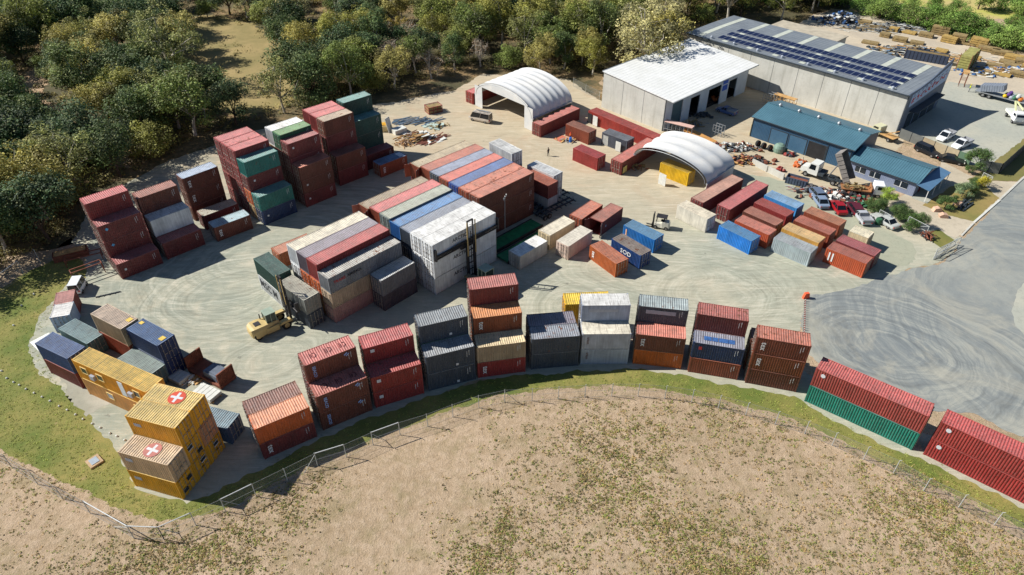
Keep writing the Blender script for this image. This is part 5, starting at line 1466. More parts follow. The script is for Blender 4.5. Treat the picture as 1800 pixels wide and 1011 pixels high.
# old truck between workshop and warehouse
ot = truck_base('old_truck', (1567, 250), (1540, 238), 5.6, 'pale old tow truck parked between workshop end and concrete wall')
truck_cab(ot, .6, 2.0, 2.3, (196, 194, 160)); add_wheels(ot, (-1.6, 1.6), .85, .4, .28)
m = MB(); m.box(-2.7, .45, -1, 1, .93, 1.05); m.beam((-.4, 0, 1.05), (-2.8, 0, 2.6), .15, .15); m.beam((-.4, .5, 1.05), (-1.5, .2, 1.9), .1, .1); m.build('tow_boom', M_WOOD, ot)
# skip truck and white truck at right edge
sk = truck_base('long_flatbed_truck', (1722, 168), (1812, 192), 12.5, 'long truck carrying a grey slatted steel body and bright sacks', W=2.5)
truck_cab(sk, 4.2, 2.4, 3.0, (210, 214, 214)); add_wheels(sk, (-4.4, -3.1, 4.6), 1.0, .5, .38)
m = MB(); m.box(-6.2, 4.0, -1.22, 1.22, .93, 1.08); m.build('deck', M_STEEL, sk)
m = MB(); T_ = Matrix.Translation((-5.2, 0, 1.1)) @ Matrix.Rotation(R(-14), 4, 'Y')
m.box(0, 4.6, -1.2, 1.2, 0, 1.4, T_)
for i in range(9): m.box(.25 + i * .5, .32 + i * .5, -1.26, 1.26, .05, 1.46, T_)
for i in range(5): m.box(.1, 4.5, -1.1 + i * .5, -1.02 + i * .5, 1.4, 1.45, T_)
m.build('slatted_body', flat('grey_steel_box', (128, 136, 148), .55, .15, 1.5), sk)
for i in range(16):
    colr = [(232, 190, 30), (92, 60, 130), (170, 176, 186), (60, 110, 80), (196, 196, 190), (210, 120, 40)][i % 6]
    m = MB(); x, y, z = -.2 + (i % 6) * .62, -.8 + (i // 6) * .75, 1.45 + .5 * (i % 3 == 1)
    bm = [Vector((math.cos(a) * .38, math.sin(a) * .36, zz)) for zz, r_ in ((0, 1),) for a in (0,)]
    secs = [[(x + r_ * .42 * math.cos(a), y + r_ * .40 * math.sin(a), z + dz) for a in [2 * math.pi * t / 8 for t in range(8)]] for r_, dz in ((.6, -.34), (1, -.15), (1, .12), (.55, .34))]
    loft(m, secs)
    o = m.build('filled_sack', flat('sack_%d' % (i % 6), colr, .8, .15, 3), None, tuple(sk.location), (0, 0, sk.rotation_euler.z))
    tag(o, 'bright filled sack piled on the long flatbed truck', 'sack', 'sacks on the long flatbed truck')
ct = truck_base('cherry_picker_truck', (1770, 200), (1793, 226), 6.0, 'white utility truck with a folded pale boom at the right edge')
truck_cab(ct, .8, 2.1, 2.4, (226, 228, 226)); add_wheels(ct, (-1.7, 1.8), .9, .42, .3)
m = MB(); m.box(-2.9, .7, -1, 1, .93, 1.5); m.build('service_body', paint((214, 216, 206)), ct)
m = MB(); m.beam((-.2, 0, 1.5), (-2.4, 0, 3.3), .28, .3); m.beam((-2.4, .35, 3.2), (1.5, .35, 2.9), .22, .24); m.build('boom', flat('pale_yellow_boom', (206, 208, 160), .5, .1, 2), ct)

# ---- big yellow container lift truck with mast
M_YEL = flat('machine_yellow', (196, 172, 116), .5, .12, 1.2)
M_MAST = flat('oily_dark_steel', (44, 42, 44), .6, .3, 1.5)
def lifter(x, y, ang, label, mastH, spread, z_sp, body_mat=M_YEL, spread_tilt=0):
    root = empty('container_lift_truck', (x, y, 0), ang, label, 'lift truck', 'container lift trucks')
    m = MB()
    # rounded counterweight, engine hood, side skirts
    secs = []
    for xx, w, z0, z1 in ((-3.4, 1.5, .8, 1.7), (-3.25, 2.2, .6, 2.0), (-2.8, 2.7, .5, 2.15), (-1.9, 2.8, .5, 2.2), (-1.2, 2.7, .6, 2.15), (0.2, 2.1, .7, 2.05), (1.3, 1.9, .7, 1.9)):
        secs.append([(xx, -w / 2, z0), (xx, w / 2, z0), (xx, w / 2, z0 + (z1 - z0) * .7), (xx, w / 2 * .86, z1), (xx, -w / 2 * .86, z1), (xx, -w / 2, z0 + (z1 - z0) * .7)])
    loft(m, secs); m.build('body', body_mat, root)
    for s in (-1, 1):
        m = MB(); m.box(-1.1, 1.0, min(s * 1.06, s * 1.38), max(s * 1.06, s * 1.38), .5, 1.5); m.build('side_tank', body_mat, root)
        m = MB(); m.sideprism([(1.1, 1.35), (1.5, 1.75), (2.9, 1.75), (3.2, 1.4), (3.2, 1.3), (1.1, 1.3)], min(s * .95, s * 1.65), max(s * .95, s * 1.65)); m.build('mudguard', body_mat, root)
    m = MB(); m.box(-2.4, -1.5, -.5, .5, 2.21, 2.26); m.build('engine_grille', M_MAST, root)
    # cab with pillars and glass
    m = MB(); m.box(-.55, .95, -.75, .75, 2.1, 3.55); cb = m.build('cab_glass', flat('greenish_glass', (44, 62, 56), .15, .2, 1), root)
    m = MB()
    for xx in (-.58, .2, .98):
        for yy in (-.78, .78): m.beam((xx, yy, 2.05), (xx, yy, 3.6), .09, .09)
    m.box(-.65, 1.05, -.85, .85, 3.58, 3.68); m.build('cab_frame', flat('pale_green_frame', (150, 164, 146), .5, .15, 2), cb)
    m = MB(); m.bar((-1.0, .9, 2.1), (-1.0, .9, 3.1), .09, 8); m.build('exhaust', M_MAST, root)
    for xx, hh_, r, ww in ((2.15, 1.3, .78, .62), (-2.4, 1.12, .68, .42)):
        for s in (-1, 1):
            m = MB(); m.wheel((0, 0, 0), r, ww, (0, 1, 0), 20); wv = m.build('wheel', M_TYRE, root, (xx, s * hh_, r))
            m = MB(); m.disc((0, s * ww * .1, 0), r * .56, ww * .75, (0, 1, 0), 14); m.disc((0, s * ww * .5, 0), r * .25, .08, (0, 1, 0), 10); m.build('rim', body_mat, wv)
    # mast
    m = MB(); mx = 3.25
    for s in (-1, 1):
        m.box(mx - .18, mx + .18, s * .75 - .1, s * .75 + .1, .35, mastH * .62); m.box(mx - .1, mx + .1, s * .5 - .07, s * .5 + .07, .6, mastH)
        m.bar((mx + .25, s * .3, .5), (mx + .25, s * .3, mastH * .8), .07, 6)
    for z in np.linspace(.6, mastH * .6, 6): m.box(mx + .19, mx + .26, -.65, .65, z, z + .14)
    m.box(mx - .12, mx + .12, -.57, .57, mastH - .15, mastH)
    for i in range(12):
        z = .8 + i * mastH / 13; m.bar((mx - .25, -.4, z), (mx - .25, .35, z + .35), .035, 5)
    mo = m.build('mast', M_MAST, root)
    m = MB(); m.box(mx - .28, mx - .2, -.85, -.68, mastH * .45, mastH - .1); m.box(mx - .28, mx - .2, .68, .85, mastH * .45, mastH - .1); m.build('mast_rail', flat('brass_rail', (176, 150, 96), .5, .2, 2), mo)
    m = MB(); sx = mx + .45
    m.box(sx, sx + .3, -1.4, 1.4, z_sp - .6, z_sp + .5)
    m.box(sx + .05, sx + .28, -spread / 2, spread / 2, z_sp + .15, z_sp + .42); m.box(sx + .05, sx + .22, -spread / 2, spread / 2, z_sp - .18, z_sp - .02)
    for s in (-1, 1):
        m.box(sx - .02, sx + .6, s * spread / 2 - .12, s * spread / 2 + .12, z_sp - .35, z_sp + 1.5); m.bar((sx - .02, s * 1.2, z_sp + .1), (sx - .02, s * 3.2, z_sp + .3), .09, 6)
        m.beam((sx + .1, s * 1.0, z_sp + .6), (sx + .1, s * spread * .35, z_sp + .32), .1, .14)
    m.build('spreader', M_MAST, root)
    return root
a1 = P(452, 588); b1 = P(515, 560)
an = math.atan2(73.2 - 70.3, -31.0 + 34.7)
lt = lifter(-32.9, 71.4, an + .02, 'yellow container lift truck with dark mast in front of the grey pair', 9.0, 5.0, 3.4)
lt.scale = (.86, .86, .86)
lifter(-3.65, 80.55, R(135.1), 'dark lift truck holding its spreader against the long white containers', 10.4, 12.0, 6.3, flat('grey_green_machine', (112, 106, 84), .6, .2, 1))  # body in one dull grey-green tone
# small forklift beyond the bright blue container
sf = empty('small_forklift', (24.6, 97.0, 0), R(160), 'small white and black forklift beside the bright blue container', 'forklift')
m = MB(); secs = [[(xx, -w / 2, .35), (xx, w / 2, .35), (xx, w / 2 * .9, z1), (xx, -w / 2 * .9, z1)] for xx, w, z1 in ((-1.5, 1.0, 1.1), (-1.3, 1.3, 1.4), (-.3, 1.3, 1.35), (0, 1.2, .8), (1.0, 1.2, .75))]
loft(m, secs); m.build('body', flat('ivory_machine', (206, 202, 184), .5, .15, 2), sf)
m = MB()
for xx, yy in ((-.9, -.55), (-.9, .55), (.75, -.5), (.75, .5)): m.beam((xx, yy, .8), (xx * .9, yy, 2.2), .08, .08)
m.box(-.95, .8, -.62, .62, 2.2, 2.28); m.build('overhead_guard', M_MAST, sf)
m = MB(); m.box(-.5, 0, -.3, .3, 1.35, 1.5); m.box(-.6, -.45, -.3, .3, 1.5, 1.95); m.build('seat', M_BLACK, sf)
add_wheels(sf, (-1.0, .75), .55, .34, .26)
m = MB()
for s in (-1, 1): m.box(1.15, 1.32, s * .4 - .06, s * .4 + .06, .1, 2.6); m.box(1.35, 2.4, s * .35 - .07, s * .35 + .07, .12, .18)
m.box(1.33, 1.4, -.6, .6, .1, .9); m.box(1.15, 1.3, -.34, .34, 2.45, 2.58); m.build('mast', M_MAST, sf)

# ------------------------------------------------------------ people
def person(px, py, ang, shirt, legs, skin, hat, label, h=1.76, z=0.0, loc=None):
    q = loc or P(px, py)
    root = empty('person', (q[0], q[1], z), ang, label, 'person', 'people at work')
    s = h / 1.76
    # one continuous body grown over a skeleton with the skin modifier, then frozen into a mesh
    js = {'pel': (0, 0, .95), 'wst': (0, 0, 1.08), 'che': (.01, 0, 1.32), 'nek': (.01, 0, 1.47), 'hd0': (.03, 0, 1.57), 'hd1': (.03, 0, 1.68),
          'hl': (0, .09, .90), 'kl': (.10, .11, .49), 'al': (.02, .12, .09), 'tl': (.17, .13, .04), 'hr': (0, -.09, .90), 'kr': (.02, -.11, .49), 'ar': (-.12, -.12, .09), 'tr': (.02, -.13, .04),
          'sl': (.0, .19, 1.42), 'el': (-.03, .25, 1.14), 'wl': (.08, .24, .92), 'gl': (.12, .23, .84), 'sr': (.0, -.19, 1.42), 'er': (.02, -.25, 1.14), 'wr': (.18, -.22, .98), 'gr': (.24, -.20, .93)}
    ed = [('pel', 'wst'), ('wst', 'che'), ('che', 'nek'), ('nek', 'hd0'), ('hd0', 'hd1'), ('pel', 'hl'), ('hl', 'kl'), ('kl', 'al'), ('al', 'tl'), ('pel', 'hr'), ('hr', 'kr'), ('kr', 'ar'), ('ar', 'tr'),
          ('che', 'sl'), ('sl', 'el'), ('el', 'wl'), ('wl', 'gl'), ('che', 'sr'), ('sr', 'er'), ('er', 'wr'), ('wr', 'gr')]
    rad = {'pel': .145, 'wst': .135, 'che': .16, 'nek': .06, 'hd0': .088, 'hd1': .095, 'hl': .095, 'kl': .062, 'al': .045, 'tl': .04, 'hr': .095, 'kr': .062, 'ar': .045, 'tr': .04, 'sl': .065, 'el': .045, 'wl': .032, 'gl': .038, 'sr': .065, 'er': .045, 'wr': .032, 'gr': .038}
    names_ = list(js); me = bpy.data.meshes.new('body_cage')
    me.from_pydata([js[n] for n in names_], [(names_.index(a), names_.index(b)) for a, b in ed], [])
    o = bpy.data.objects.new('body', me); COL.objects.link(o)
    md = o.modifiers.new('skin', 'SKIN'); sub = o.modifiers.new('sub', 'SUBSURF'); sub.levels = 1; sub.render_levels = 1
    for i, n in enumerate(names_): me.skin_vertices[0].data[i].radius = (rad[n], rad[n])
    me.skin_vertices[0].data[0].use_root = True
    bpy.context.view_layer.update()
    dg = bpy.context.evaluated_depsgraph_get()
    me2 = bpy.data.meshes.new_from_object(o.evaluated_get(dg))
    bpy.data.objects.remove(o)
    me2.name = 'body'
    ms = [flat('shirt_%d%d%d' % shirt, shirt, .8, .1, 6), flat('trousers_%d%d%d' % legs, legs, .85, .1, 6), flat('skin_%d' % skin[0], skin, .6, .05, 6), M_BLACK]
    me2.materials.clear()
    for mm in ms: me2.materials.append(mm)
    for p in me2.polygons:
        c_ = p.center
        if c_.z > 1.50: i = 2
        elif c_.z > 1.0 and (abs(c_.y) < .215 or c_.z > 1.24): i = 0
        elif abs(c_.y) > .17 and c_.z > .8: i = 2
        elif c_.z > .10: i = 1
        else: i = 3
        p.material_index = i
        p.use_smooth = True
    b = link('body', me2, root)
    root.scale = (s, s, s)
    m = MB()
    secs = [[(.03 + r_ * math.cos(a), r_ * .9 * math.sin(a), zz) for a in [2 * math.pi * t / 12 for t in range(12)]] for r_, zz in ((.165, 1.70), (.17, 1.715), (.108, 1.72), (.10, 1.80), (.05, 1.835))]
    loft(m, secs); m.build('hat', flat('hat_%d' % hat[0], hat, .7, .05, 5), root)
    m = MB(); m.box(.105, .135, -.012, .012, 1.585, 1.625); m.build('nose', ms[2], root)
    return root
person(964, 274, R(120), (52, 50, 52), (40, 42, 48), (150, 104, 80), (46, 44, 42), 'person in dark clothes walking across the open yard', loc=(7.1, 122.8))
person(1347, 232, R(-60), (224, 224, 220), (206, 208, 208), (170, 120, 92), (200, 196, 180), 'person in white clothes standing by the tyres at the blue workshop')
person(1703, 163, R(-20), (200, 214, 40), (38, 52, 84), (150, 104, 80), (214, 202, 60), 'person in a bright yellow shirt behind the long flatbed truck')
person(1003, 247, R(-120), (214, 96, 30), (40, 70, 130), (150, 104, 80), (206, 60, 40), 'person in orange shirt and blue trousers before the rusty workshop container')
# ------------------------------------------------------------ lettering and marks on the containers
_txt = {}
def text_mesh(s, size, stacked=False):
    key = (s, size, stacked)
    if key in _txt: return _txt[key]
    cu = bpy.data.curves.new('lettering', 'FONT')
    cu.body = '\n'.join(s) if stacked else s
    cu.size = size; cu.extrude = 0.006; cu.align_x = 'CENTER'; cu.align_y = 'CENTER'
    cu.resolution_u = 2; cu.offset = 0.012
    if stacked: cu.space_line = 0.72
    o = bpy.data.objects.new('tmp', cu); COL.objects.link(o)
    bpy.context.view_layer.update()
    me = bpy.data.meshes.new_from_object(o.evaluated_get(bpy.context.evaluated_depsgraph_get()))
    bpy.data.objects.remove(o)
    me.name = 'lettering'
    _txt[key] = me
    return me
def side_text(key, s, size, u, z, mat, turn=0, stacked=False, L=L20, name='lettering', far=False):
    root = BYKEY[key]
    me = text_mesh(s, size, stacked).copy(); me.materials.clear(); me.materials.append(mat)
    o = link(name, me, root, (u - L / 2, -W_ / 2 - 0.004, z))
    o.matrix_local = Matrix.Translation((u - L / 2, -W_ / 2 - 0.012, z)) @ Matrix.Rotation(R(90), 4, 'X') @ Matrix.Rotation(R(turn), 4, 'Z')
    return o
M_PBLUE = flat('pale_blue_lettering', (150, 176, 222), .6, .05, 3)
M_DKL = flat('dark_lettering_paint', (30, 34, 44), .6, .05, 3)
M_REDL = flat('red_lettering_paint', (186, 50, 50), .6, .05, 3)
for key in (('F2', 0, 0), ('F2', 0, 1), ('F2', 1, 2)):
    side_text(key, 'SEACO', .5, .95, 1.3, M_PBLUE, -90)
    m = MB(); m.beam((4.55 - L20 / 2, -W_ / 2 - .012, 2.05), (4.95 - L20 / 2, -W_ / 2 - .012, 2.3), .02, .16); m.beam((4.75 - L20 / 2, -W_ / 2 - .012, 1.85), (5.15 - L20 / 2, -W_ / 2 - .012, 2.15), .02, .12)
    m.build('emblem', M_PBLUE, BYKEY[key])
for key in (('F1', 0, 0), ('F5', 0, 0), ('F5', 1, 2), ('F8', 0, 1), ('F10', 0, 2), ('F10', 0, 1), ('C3', 0, 2), ('C3', 0, 1), ('C3B', 0, 0), ('C7B', 0, 0), ('N6', 0, 0)):
    side_text(key, 'tex', .95, .95, 1.3, M_WHITEP, -90)
for k in range(3): side_text(('M3', 0, k), 'ARCTIC', .78, 5.0, 1.7, M_DKL, 0, L=L40)
side_text(('M1', 0, 2), 'TRANS', .6, 1.7, 1.55, M_REDL, 0, L=L40); side_text(('M1', 0, 2), 'AMERICA', .55, 4.1, 1.6, M_DKL, 0, L=L40, name='dark_words')
side_text(('M2G', 0, 0), 'MSC', 1.7, 1.9, 1.35, M_DKL, 0); side_text(('M2G', 0, 0), 'M', 1.7, 4.6, 1.35, M_DKL, 0, name='large_letter')
side_text(('N7', 0, 0), 'SOD', 1.1, 3.1, 1.5, M_WHITEP, 0, name='graffiti')
side_text(('N8', 0, 0), 'I', 1.9, .62, 1.35, flat('orange_white_panel', (222, 170, 130), .6, .2, 4), 0, name='painted_strip')
side_text(('R10', 0, 0), 'II', 2.1, .95, 1.3, M_WHITEP, 0, name='white_stripe')
side_text(('F7', 0, 1), 'triton', .5, .75, 1.5, flat('brown_lettering', (110, 84, 80), .6, .05, 3), -90); side_text(('F7', 0, 0), 'triton', .5, .75, 1.5, flat('brown_lettering', (110, 84, 80), .6, .05, 3), -90)
def side_patch(key, u0, u1, z0, z1, mat, name='painted_panel', L=L20):
    m = MB(); m.box(u0 - L / 2, u1 - L / 2, -W_ / 2 - .012, -W_ / 2 - .002, z0, z1); return m.build(name, mat, BYKEY[key])
M_WSQ = flat('white_label', (206, 208, 210), .5, .1, 5); M_BDI = flat('light_blue_label', (90, 170, 214), .5, .1, 5); M_GPATCH = flat('grey_overpaint', (150, 154, 164), .6, .12, 2)
for key, u, z in ((('F3', 0, 0), .85, 1.7), (('F3', 0, 1), .85, 1.8), (('F3', 1, 2), 1.0, 1.9), (('C4', 1, 2), 1.1, 1.7), (('C1', 0, 0), .9, 1.4), (('C5', 1, 3), .9, 1.7), (('C5', 0, 1), .9, 1.6), (('C5', 0, 0), .9, 1.5), (('C4', 0, 0), .9, 1.5), (('F4', 0, 0), 3.8, .5), (('F4', 0, 1), 3.8, .5), (('F4', 1, 2), 3.8, .6)):
    s = .24 if key[0] == 'F3' else .16
    side_patch(key, u - s, u + s, z - s, z + s, M_WSQ, 'label_sticker')
for key in (('C1', 1, 2), ('C1', 1, 1)):
    m = MB(); m.add([(1.0 - L20 / 2 + dx, -W_ / 2 - y, 1.8 + dz) for y in (.002, .012) for dx, dz in ((-.25, 0), (0, .25), (.25, 0), (0, -.25))], [(4, 7, 6, 5), (0, 1, 5, 4), (1, 2, 6, 5), (2, 3, 7, 6), (3, 0, 4, 7)]); m.build('label_sticker', M_BDI, BYKEY[key])
for key in (('F11', 0, 1), ('F12', 0, 1), ('F12', 0, 0)):
    m = MB(); m.disc((1.0 - L40 / 2, -W_ / 2 - .01, 1.9), .26, .02, (0, 1, 0), 14); m.build('round_label', M_WSQ, BYKEY[key])
side_patch(('F7', 1, 2), .9, 4.6, 1.5, 2.0, M_GPATCH); side_patch(('F8', 1, 2), .9, 4.6, 1.5, 2.1, M_GPATCH); side_patch(('F9', 0, 1), .7, 1.1, 1.5, 2.0, M_REDL, 'red_emblem')
side_patch(('Ye', 0, 0), .6, 1.5, 1.4, 1.8, M_GPATCH, 'grey_sticker'); side_patch(('Ye', 0, 1), .6, 1.5, 1.5, 1.9, M_GPATCH, 'grey_sticker'); side_patch(('Ye', 1, 2), .7, 1.6, 1.4, 1.8, M_GPATCH, 'grey_sticker')
side_patch(('N5', 0, 0), 1.0, 1.3, 1.2, 1.6, M_GPATCH)
# roof paintings
def roof_patch(key, x0, x1, y0, y1, mat, name, L=L20):
    m = MB(); m.box(x0 - L / 2, x1 - L / 2, y0, y1, CH + .002, CH + .012); return m.build(name, mat, BYKEY[key])
M_RBLUE = flat('faded_blue_paint', (56, 96, 152), .6, .3, 3); M_RYEL = flat('yellow_mark', (214, 182, 84), .6, .15, 3)
for a, b in ((1.2, 2.1), (2.2, 2.9), (3.0, 4.1), (4.15, 4.9)): roof_patch(('F9', 0, 1), a, b, -.5, .25, M_RBLUE, 'roof_lettering')
for key in (('F2', 0, 1), ('F2', 1, 2)):
    for u in (1.3, 3.1, 4.8):
        m = MB()
        for i in range(10):
            a0, a1 = R(-80 + i * 16), R(-80 + (i + 1) * 16)
            m.beam((u - L20 / 2 + .38 * math.cos(a0), .42 * math.sin(a0), CH + .012), (u - L20 / 2 + .38 * math.cos(a1), .42 * math.sin(a1), CH + .012), .08, .012)
        m.beam((u - .3 - L20 / 2, -.45, CH + .012), (u - .3 - L20 / 2, .45, CH + .012), .07, .012); m.beam((u - .12 - L20 / 2, -.3, CH + .012), (u - .12 - L20 / 2, .3, CH + .012), .07, .012)
        m.build('roof_letter', flat('dark_red_roof_mark', (92, 40, 44), .7, .1, 3), BYKEY[key])
for key, dx in (((('B4', 0, 1)), 0), ((('B3', 0, 1)), 0)):
    roof_patch(key, 5.0, 5.7, -.35 if key[0] == 'B4' else .2, .35 if key[0] == 'B4' else .9, M_RYEL, 'yellow_roof_mark')
roof_patch(('B4', 0, 1), .3, .9, .3, .8, M_RYEL, 'yellow_roof_mark'); roof_patch(('C7B', 0, 0), 4.7, 5.8, -.9, .8, M_WSQ, 'white_roof_panel')
def cross(key, u, v, red):
    m = MB(); m.disc((u - L20 / 2, v, CH + .008), .92, .012, (0, 0, 1), 28); d = m.build('red_roundel', flat('roundel_' + red[0], red[1], .6, .12, 2), BYKEY[key])
    m = MB(); T_ = Matrix.Translation((u - L20 / 2, v, 0)) @ Matrix.Rotation(R(3 if red[0] == 'a' else -4), 4, 'Z')
    m.box(-.7, .7, -.15, .15, CH + .016, CH + .022, T_); m.box(-.15, .15, -.7, -.153, CH + .016, CH + .022, T_); m.box(-.15, .15, .153, .7, CH + .016, CH + .022, T_)
    m.build('white_cross', M_WSQ, d)
cross(('Ye', 2, 2), 3.5, 0, ('a', (196, 72, 44))); cross(('Ye', 0, 1), 3.3, 0, ('b', (178, 112, 102)))
# identification marks: two short columns of small white figures high on the wall
m = MB(); rsm = random.Random(2)
for cx_, n_, z0 in ((0, 9, 1.0), (.28, 6, 1.5)):
    for i in range(n_):
        if rsm.random() < .85: m.box(cx_ - .03 * rsm.uniform(.6, 1.6), cx_ + .03 * rsm.uniform(.6, 1.8), -.008, 0, z0 + i * .13, z0 + i * .13 + .07)
IDM = m.mesh('identification_marks', M_WHITEP)
for (k0, rw, t) in list(BYKEY):
    if k0[0] in 'FC' and k0 not in ('F11', 'F12', 'F13', 'F14', 'F6', 'F7') or k0 in ('M4',):
        link('identification_marks', IDM, BYKEY[(k0, rw, t)], ((L40 if k0 == 'M4' else L20) / 2 - 1.0, -W_ / 2 - .004, 0))

# ------------------------------------------------------------ yellow office modules
x, y, a, h = C['Yh']; a = R(a)
Lh = 12.192
M_OCW = flat('ochre_wall', (206, 150, 84), .6, .12, 1)
for k in range(2):
    lab = ('upper' if k else 'lower') + ' long yellow office module with small windows beside the cross-marked block'
    cx_, cy_ = x + (Lh / 2) * math.cos(a) - W_ / 2 * math.sin(a), y + (Lh / 2) * math.sin(a) + W_ / 2 * math.cos(a)
    o = container(cx_, cy_, a, k * 2.916, 'yellow' if k else 'ocre', '40', 2.91, 0, label=lab, group='yellow office modules', name='office_module', rust=.05, roof=(238, 198, 92), side=(216, 152, 34) if k else (204, 152, 88))
    wins = (1.6, 4.3, 10.3) if k else (4.6, 9.2)
    for u in wins:
        m = MB(); m.box(u - .45 - Lh / 2, u + .45 - Lh / 2, -W_ / 2 - .035, -W_ / 2 + .02, 1.2, 1.95); wn = m.build('window', M_GLASS if k else M_GPATCH, o)
        m = MB()
        for (p, q_, r_, s_) in ((-.55, .55, 1.95, 2.03), (-.55, .55, 1.12, 1.2), (-.55, -.46, 1.2, 1.95), (.46, .55, 1.2, 1.95)): m.box(u + p - Lh / 2, u + q_ - Lh / 2, -W_ / 2 - .06, -W_ / 2 + .01, r_, s_)
        m.build('window_frame', flat('pale_yellow_trim', (220, 190, 120), .6, .1, 2), wn)
    if k:
        m = MB(); m.box(7.4 - Lh / 2, 8.2 - Lh / 2, -W_ / 2 - .03, -W_ / 2 + .02, .3, 2.3); m.build('office_door', M_WWALL, o)
        for u in (3.0, 9.3):
            m = MB(); m.box(u - .35 - Lh / 2, u + .35 - Lh / 2, -W_ / 2 - .3, -W_ / 2 - .003, .9, 1.5); m.build('air_conditioner', M_GPATCH, o)
# windows and stickers on the ends of the yellow block
for key, v, z in ((('Ye', 1, 1), -.6, 1.9), (('Ye', 2, 0), .1, 1.9), (('Ye', 1, 0), .3, 1.9), (('Ye', 1, 1), .4, .5), (('Ye', 0, 0), -.5, .8), (('Ye', 0, 0), .4, 1.7)):
    m = MB(); m.box(L20 / 2 + .12, L20 / 2 + .17, v - .32, v + .32, z - .2, z + .22); d = m.build('end_window', M_GLASS, BYKEY[key])
    if z > 1.8:
        m = MB(); m.box(L20 / 2 + .172, L20 / 2 + .19, v - .4, v + .4, z + .223, z + .28); m.box(L20 / 2 + .172, L20 / 2 + .19, v - .4, v + .4, z - .28, z - .203); m.build('window_trim', M_WSQ, d)

# ------------------------------------------------------------ flat racks, decks and loose gear in the yard
def heap(label, c_, ext, n, seed, mats, cat='scrap heap', zmax=1.0, long=1.8, ang=None, name='scrap_heap', group=None):
    """an untidy heap: one thing, one part for each kind of material"""
    q = P(*c_) if not isinstance(c_, Vector) else c_
    root = empty(name, (q.x, q.y, 0), 0, label, cat, group)
    rr = random.Random(seed)
    for mi, (nm, mat, kindp) in enumerate(mats):
        m = MB()
        for i in range(n // len(mats)):
            x = rr.gauss(0, ext[0] / 2.4); y = rr.gauss(0, ext[1] / 2.4)
            zt = max(.08, zmax * (1 - min(1, math.hypot(x / ext[0], y / ext[1]))) * rr.random())
            th = rr.uniform(0, math.pi) if ang is None else ang + rr.gauss(0, .18)
            L = long * rr.uniform(.35, 1)
            dx, dy = math.cos(th) * L / 2, math.sin(th) * L / 2
            if kindp == 'plank': m.beam((x - dx, y - dy, zt), (x + dx, y + dy, zt + rr.uniform(-.1, .25)), rr.uniform(.12, .3), rr.uniform(.05, .12))
            elif kindp == 'pipe': m.bar((x - dx, y - dy, zt), (x + dx, y + dy, zt + rr.uniform(-.05, .4)), rr.uniform(.04, .1), 6)
            elif kindp == 'sheet': m.beam((x - dx * .6, y - dy * .6, zt), (x + dx * .6, y + dy * .6, zt + rr.uniform(-.1, .3)), rr.uniform(.6, 1.3), .04)
            elif kindp == 'wheel': m.wheel((x, y, max(.3, zt)), rr.uniform(.3, .5), .26, (rr.gauss(0, .6), rr.gauss(0, .6), 1), 12)
            else:
                s = rr.uniform(.2, .55)
                M_ = Matrix.Translation((x, y, zt + s * .3)) @ Matrix.Rotation(rr.uniform(0, 3), 4, Vector((rr.gauss(0, 1), rr.gauss(0, 1), 2)).normalized())
                m.sideprism([(-s, -s * .5), (s, -s * .5), (s * .8, s * .4), (s * .2, s * .55), (-s * .7, s * .35)], -s * .6, s * .6, M_)
        m.build(nm, mat, root)
    return root
M_PAINTB = flat('blue_scrap', (50, 90, 140), .6, .2, 3); M_GRN = flat('green_scrap', (50, 96, 66), .6, .2, 3); M_REDS = flat('red_scrap', (142, 54, 46), .6, .2, 3); M_YELS = flat('yellow_scrap', (210, 160, 50), .6, .2, 3)
M_PALE = flat('pale_sheeting', (206, 206, 198), .6, .12, 2)
# folding end racks beside the yellow block
fr_ = empty('flat_rack', (-37.9, 62.55, 0), R(-31), 'rusty flat rack with upright end walls beside the slab stacks', 'flat rack')
m = MB(); m.box(-3.0, 3.0, -1.2, 1.2, .15, .6); m.build('deck', M_RUST, fr_)
for s in (-1, 1):
    m = MB(); x = s * 2.95
    prof = corr(-1.1, 1.1, .24)
    m.box(x - .08, x + .08, -1.2, -1.08, .603, 2.55); m.box(x - .08, x + .08, 1.08, 1.2, .603, 2.55); m.box(x - .08, x + .08, -1.077, 1.077, 2.43, 2.55)
    lo = [(x + (.03 - d * .05), yy, .603) for yy, d in prof]; hi = [(x_, yy, 2.43) for x_, yy, z in lo]
    m.grid([lo, hi]); lo = [(x_ - .02, yy, z) for x_, yy, z in lo]; m.grid([[(a_, b_, 2.43) for a_, b_, z in lo], lo]); m.build('end_wall', M_RUST, fr_)
m = MB(); m.box(-.2, 2.2, -.9, .9, .603, 1.5); m.box(.1, 1.9, -.7, .7, 1.503, 1.6)
tag(m.build('steel_tank', flat('slate_tank', (96, 104, 116), .5, .3, 2), None, tuple(fr_.location), (0, 0, R(-31))), 'grey steel box strapped on the rusty flat rack', 'tank')
for i, (px, py, lab) in enumerate(((312, 664, 'stack of white slabs in shade beside yellow block, left one'), (365, 694, 'stack of white slabs beside the yellow block, right one'))):
    q = P(px, py)
    sl = empty('slab_stack', (q.x, q.y, 0), R(-28), lab, 'slab stack', 'white slab stacks')
    m = MB()
    for j in range(5):
        for k in range(3): m.box(-1.5 + j * .62, -1.5 + j * .62 + .55, -.9, .9, .25 + k * .16, .25 + k * .16 + .13)
    m.build('slabs', M_PALE, sl)
    m = MB()
    for yy in (-.6, .6): m.beam((-1.6, yy, .17), (1.7, yy, .17), .14, .14)
    for xx in (-1.3, 1.3): m.beam((xx, -.9, .05), (xx, .9, .05), .12, .1)
    m.build('bearer', M_WOOD, sl)
heap('loose white offcuts between the two slab stacks', (338, 668), (1.6, .9), 40, 3, [('pale_offcuts', M_PALE, 'plank'), ('timber', M_WOOD, 'plank')], zmax=.6, long=1.1, ang=R(60), name='offcut_heap')
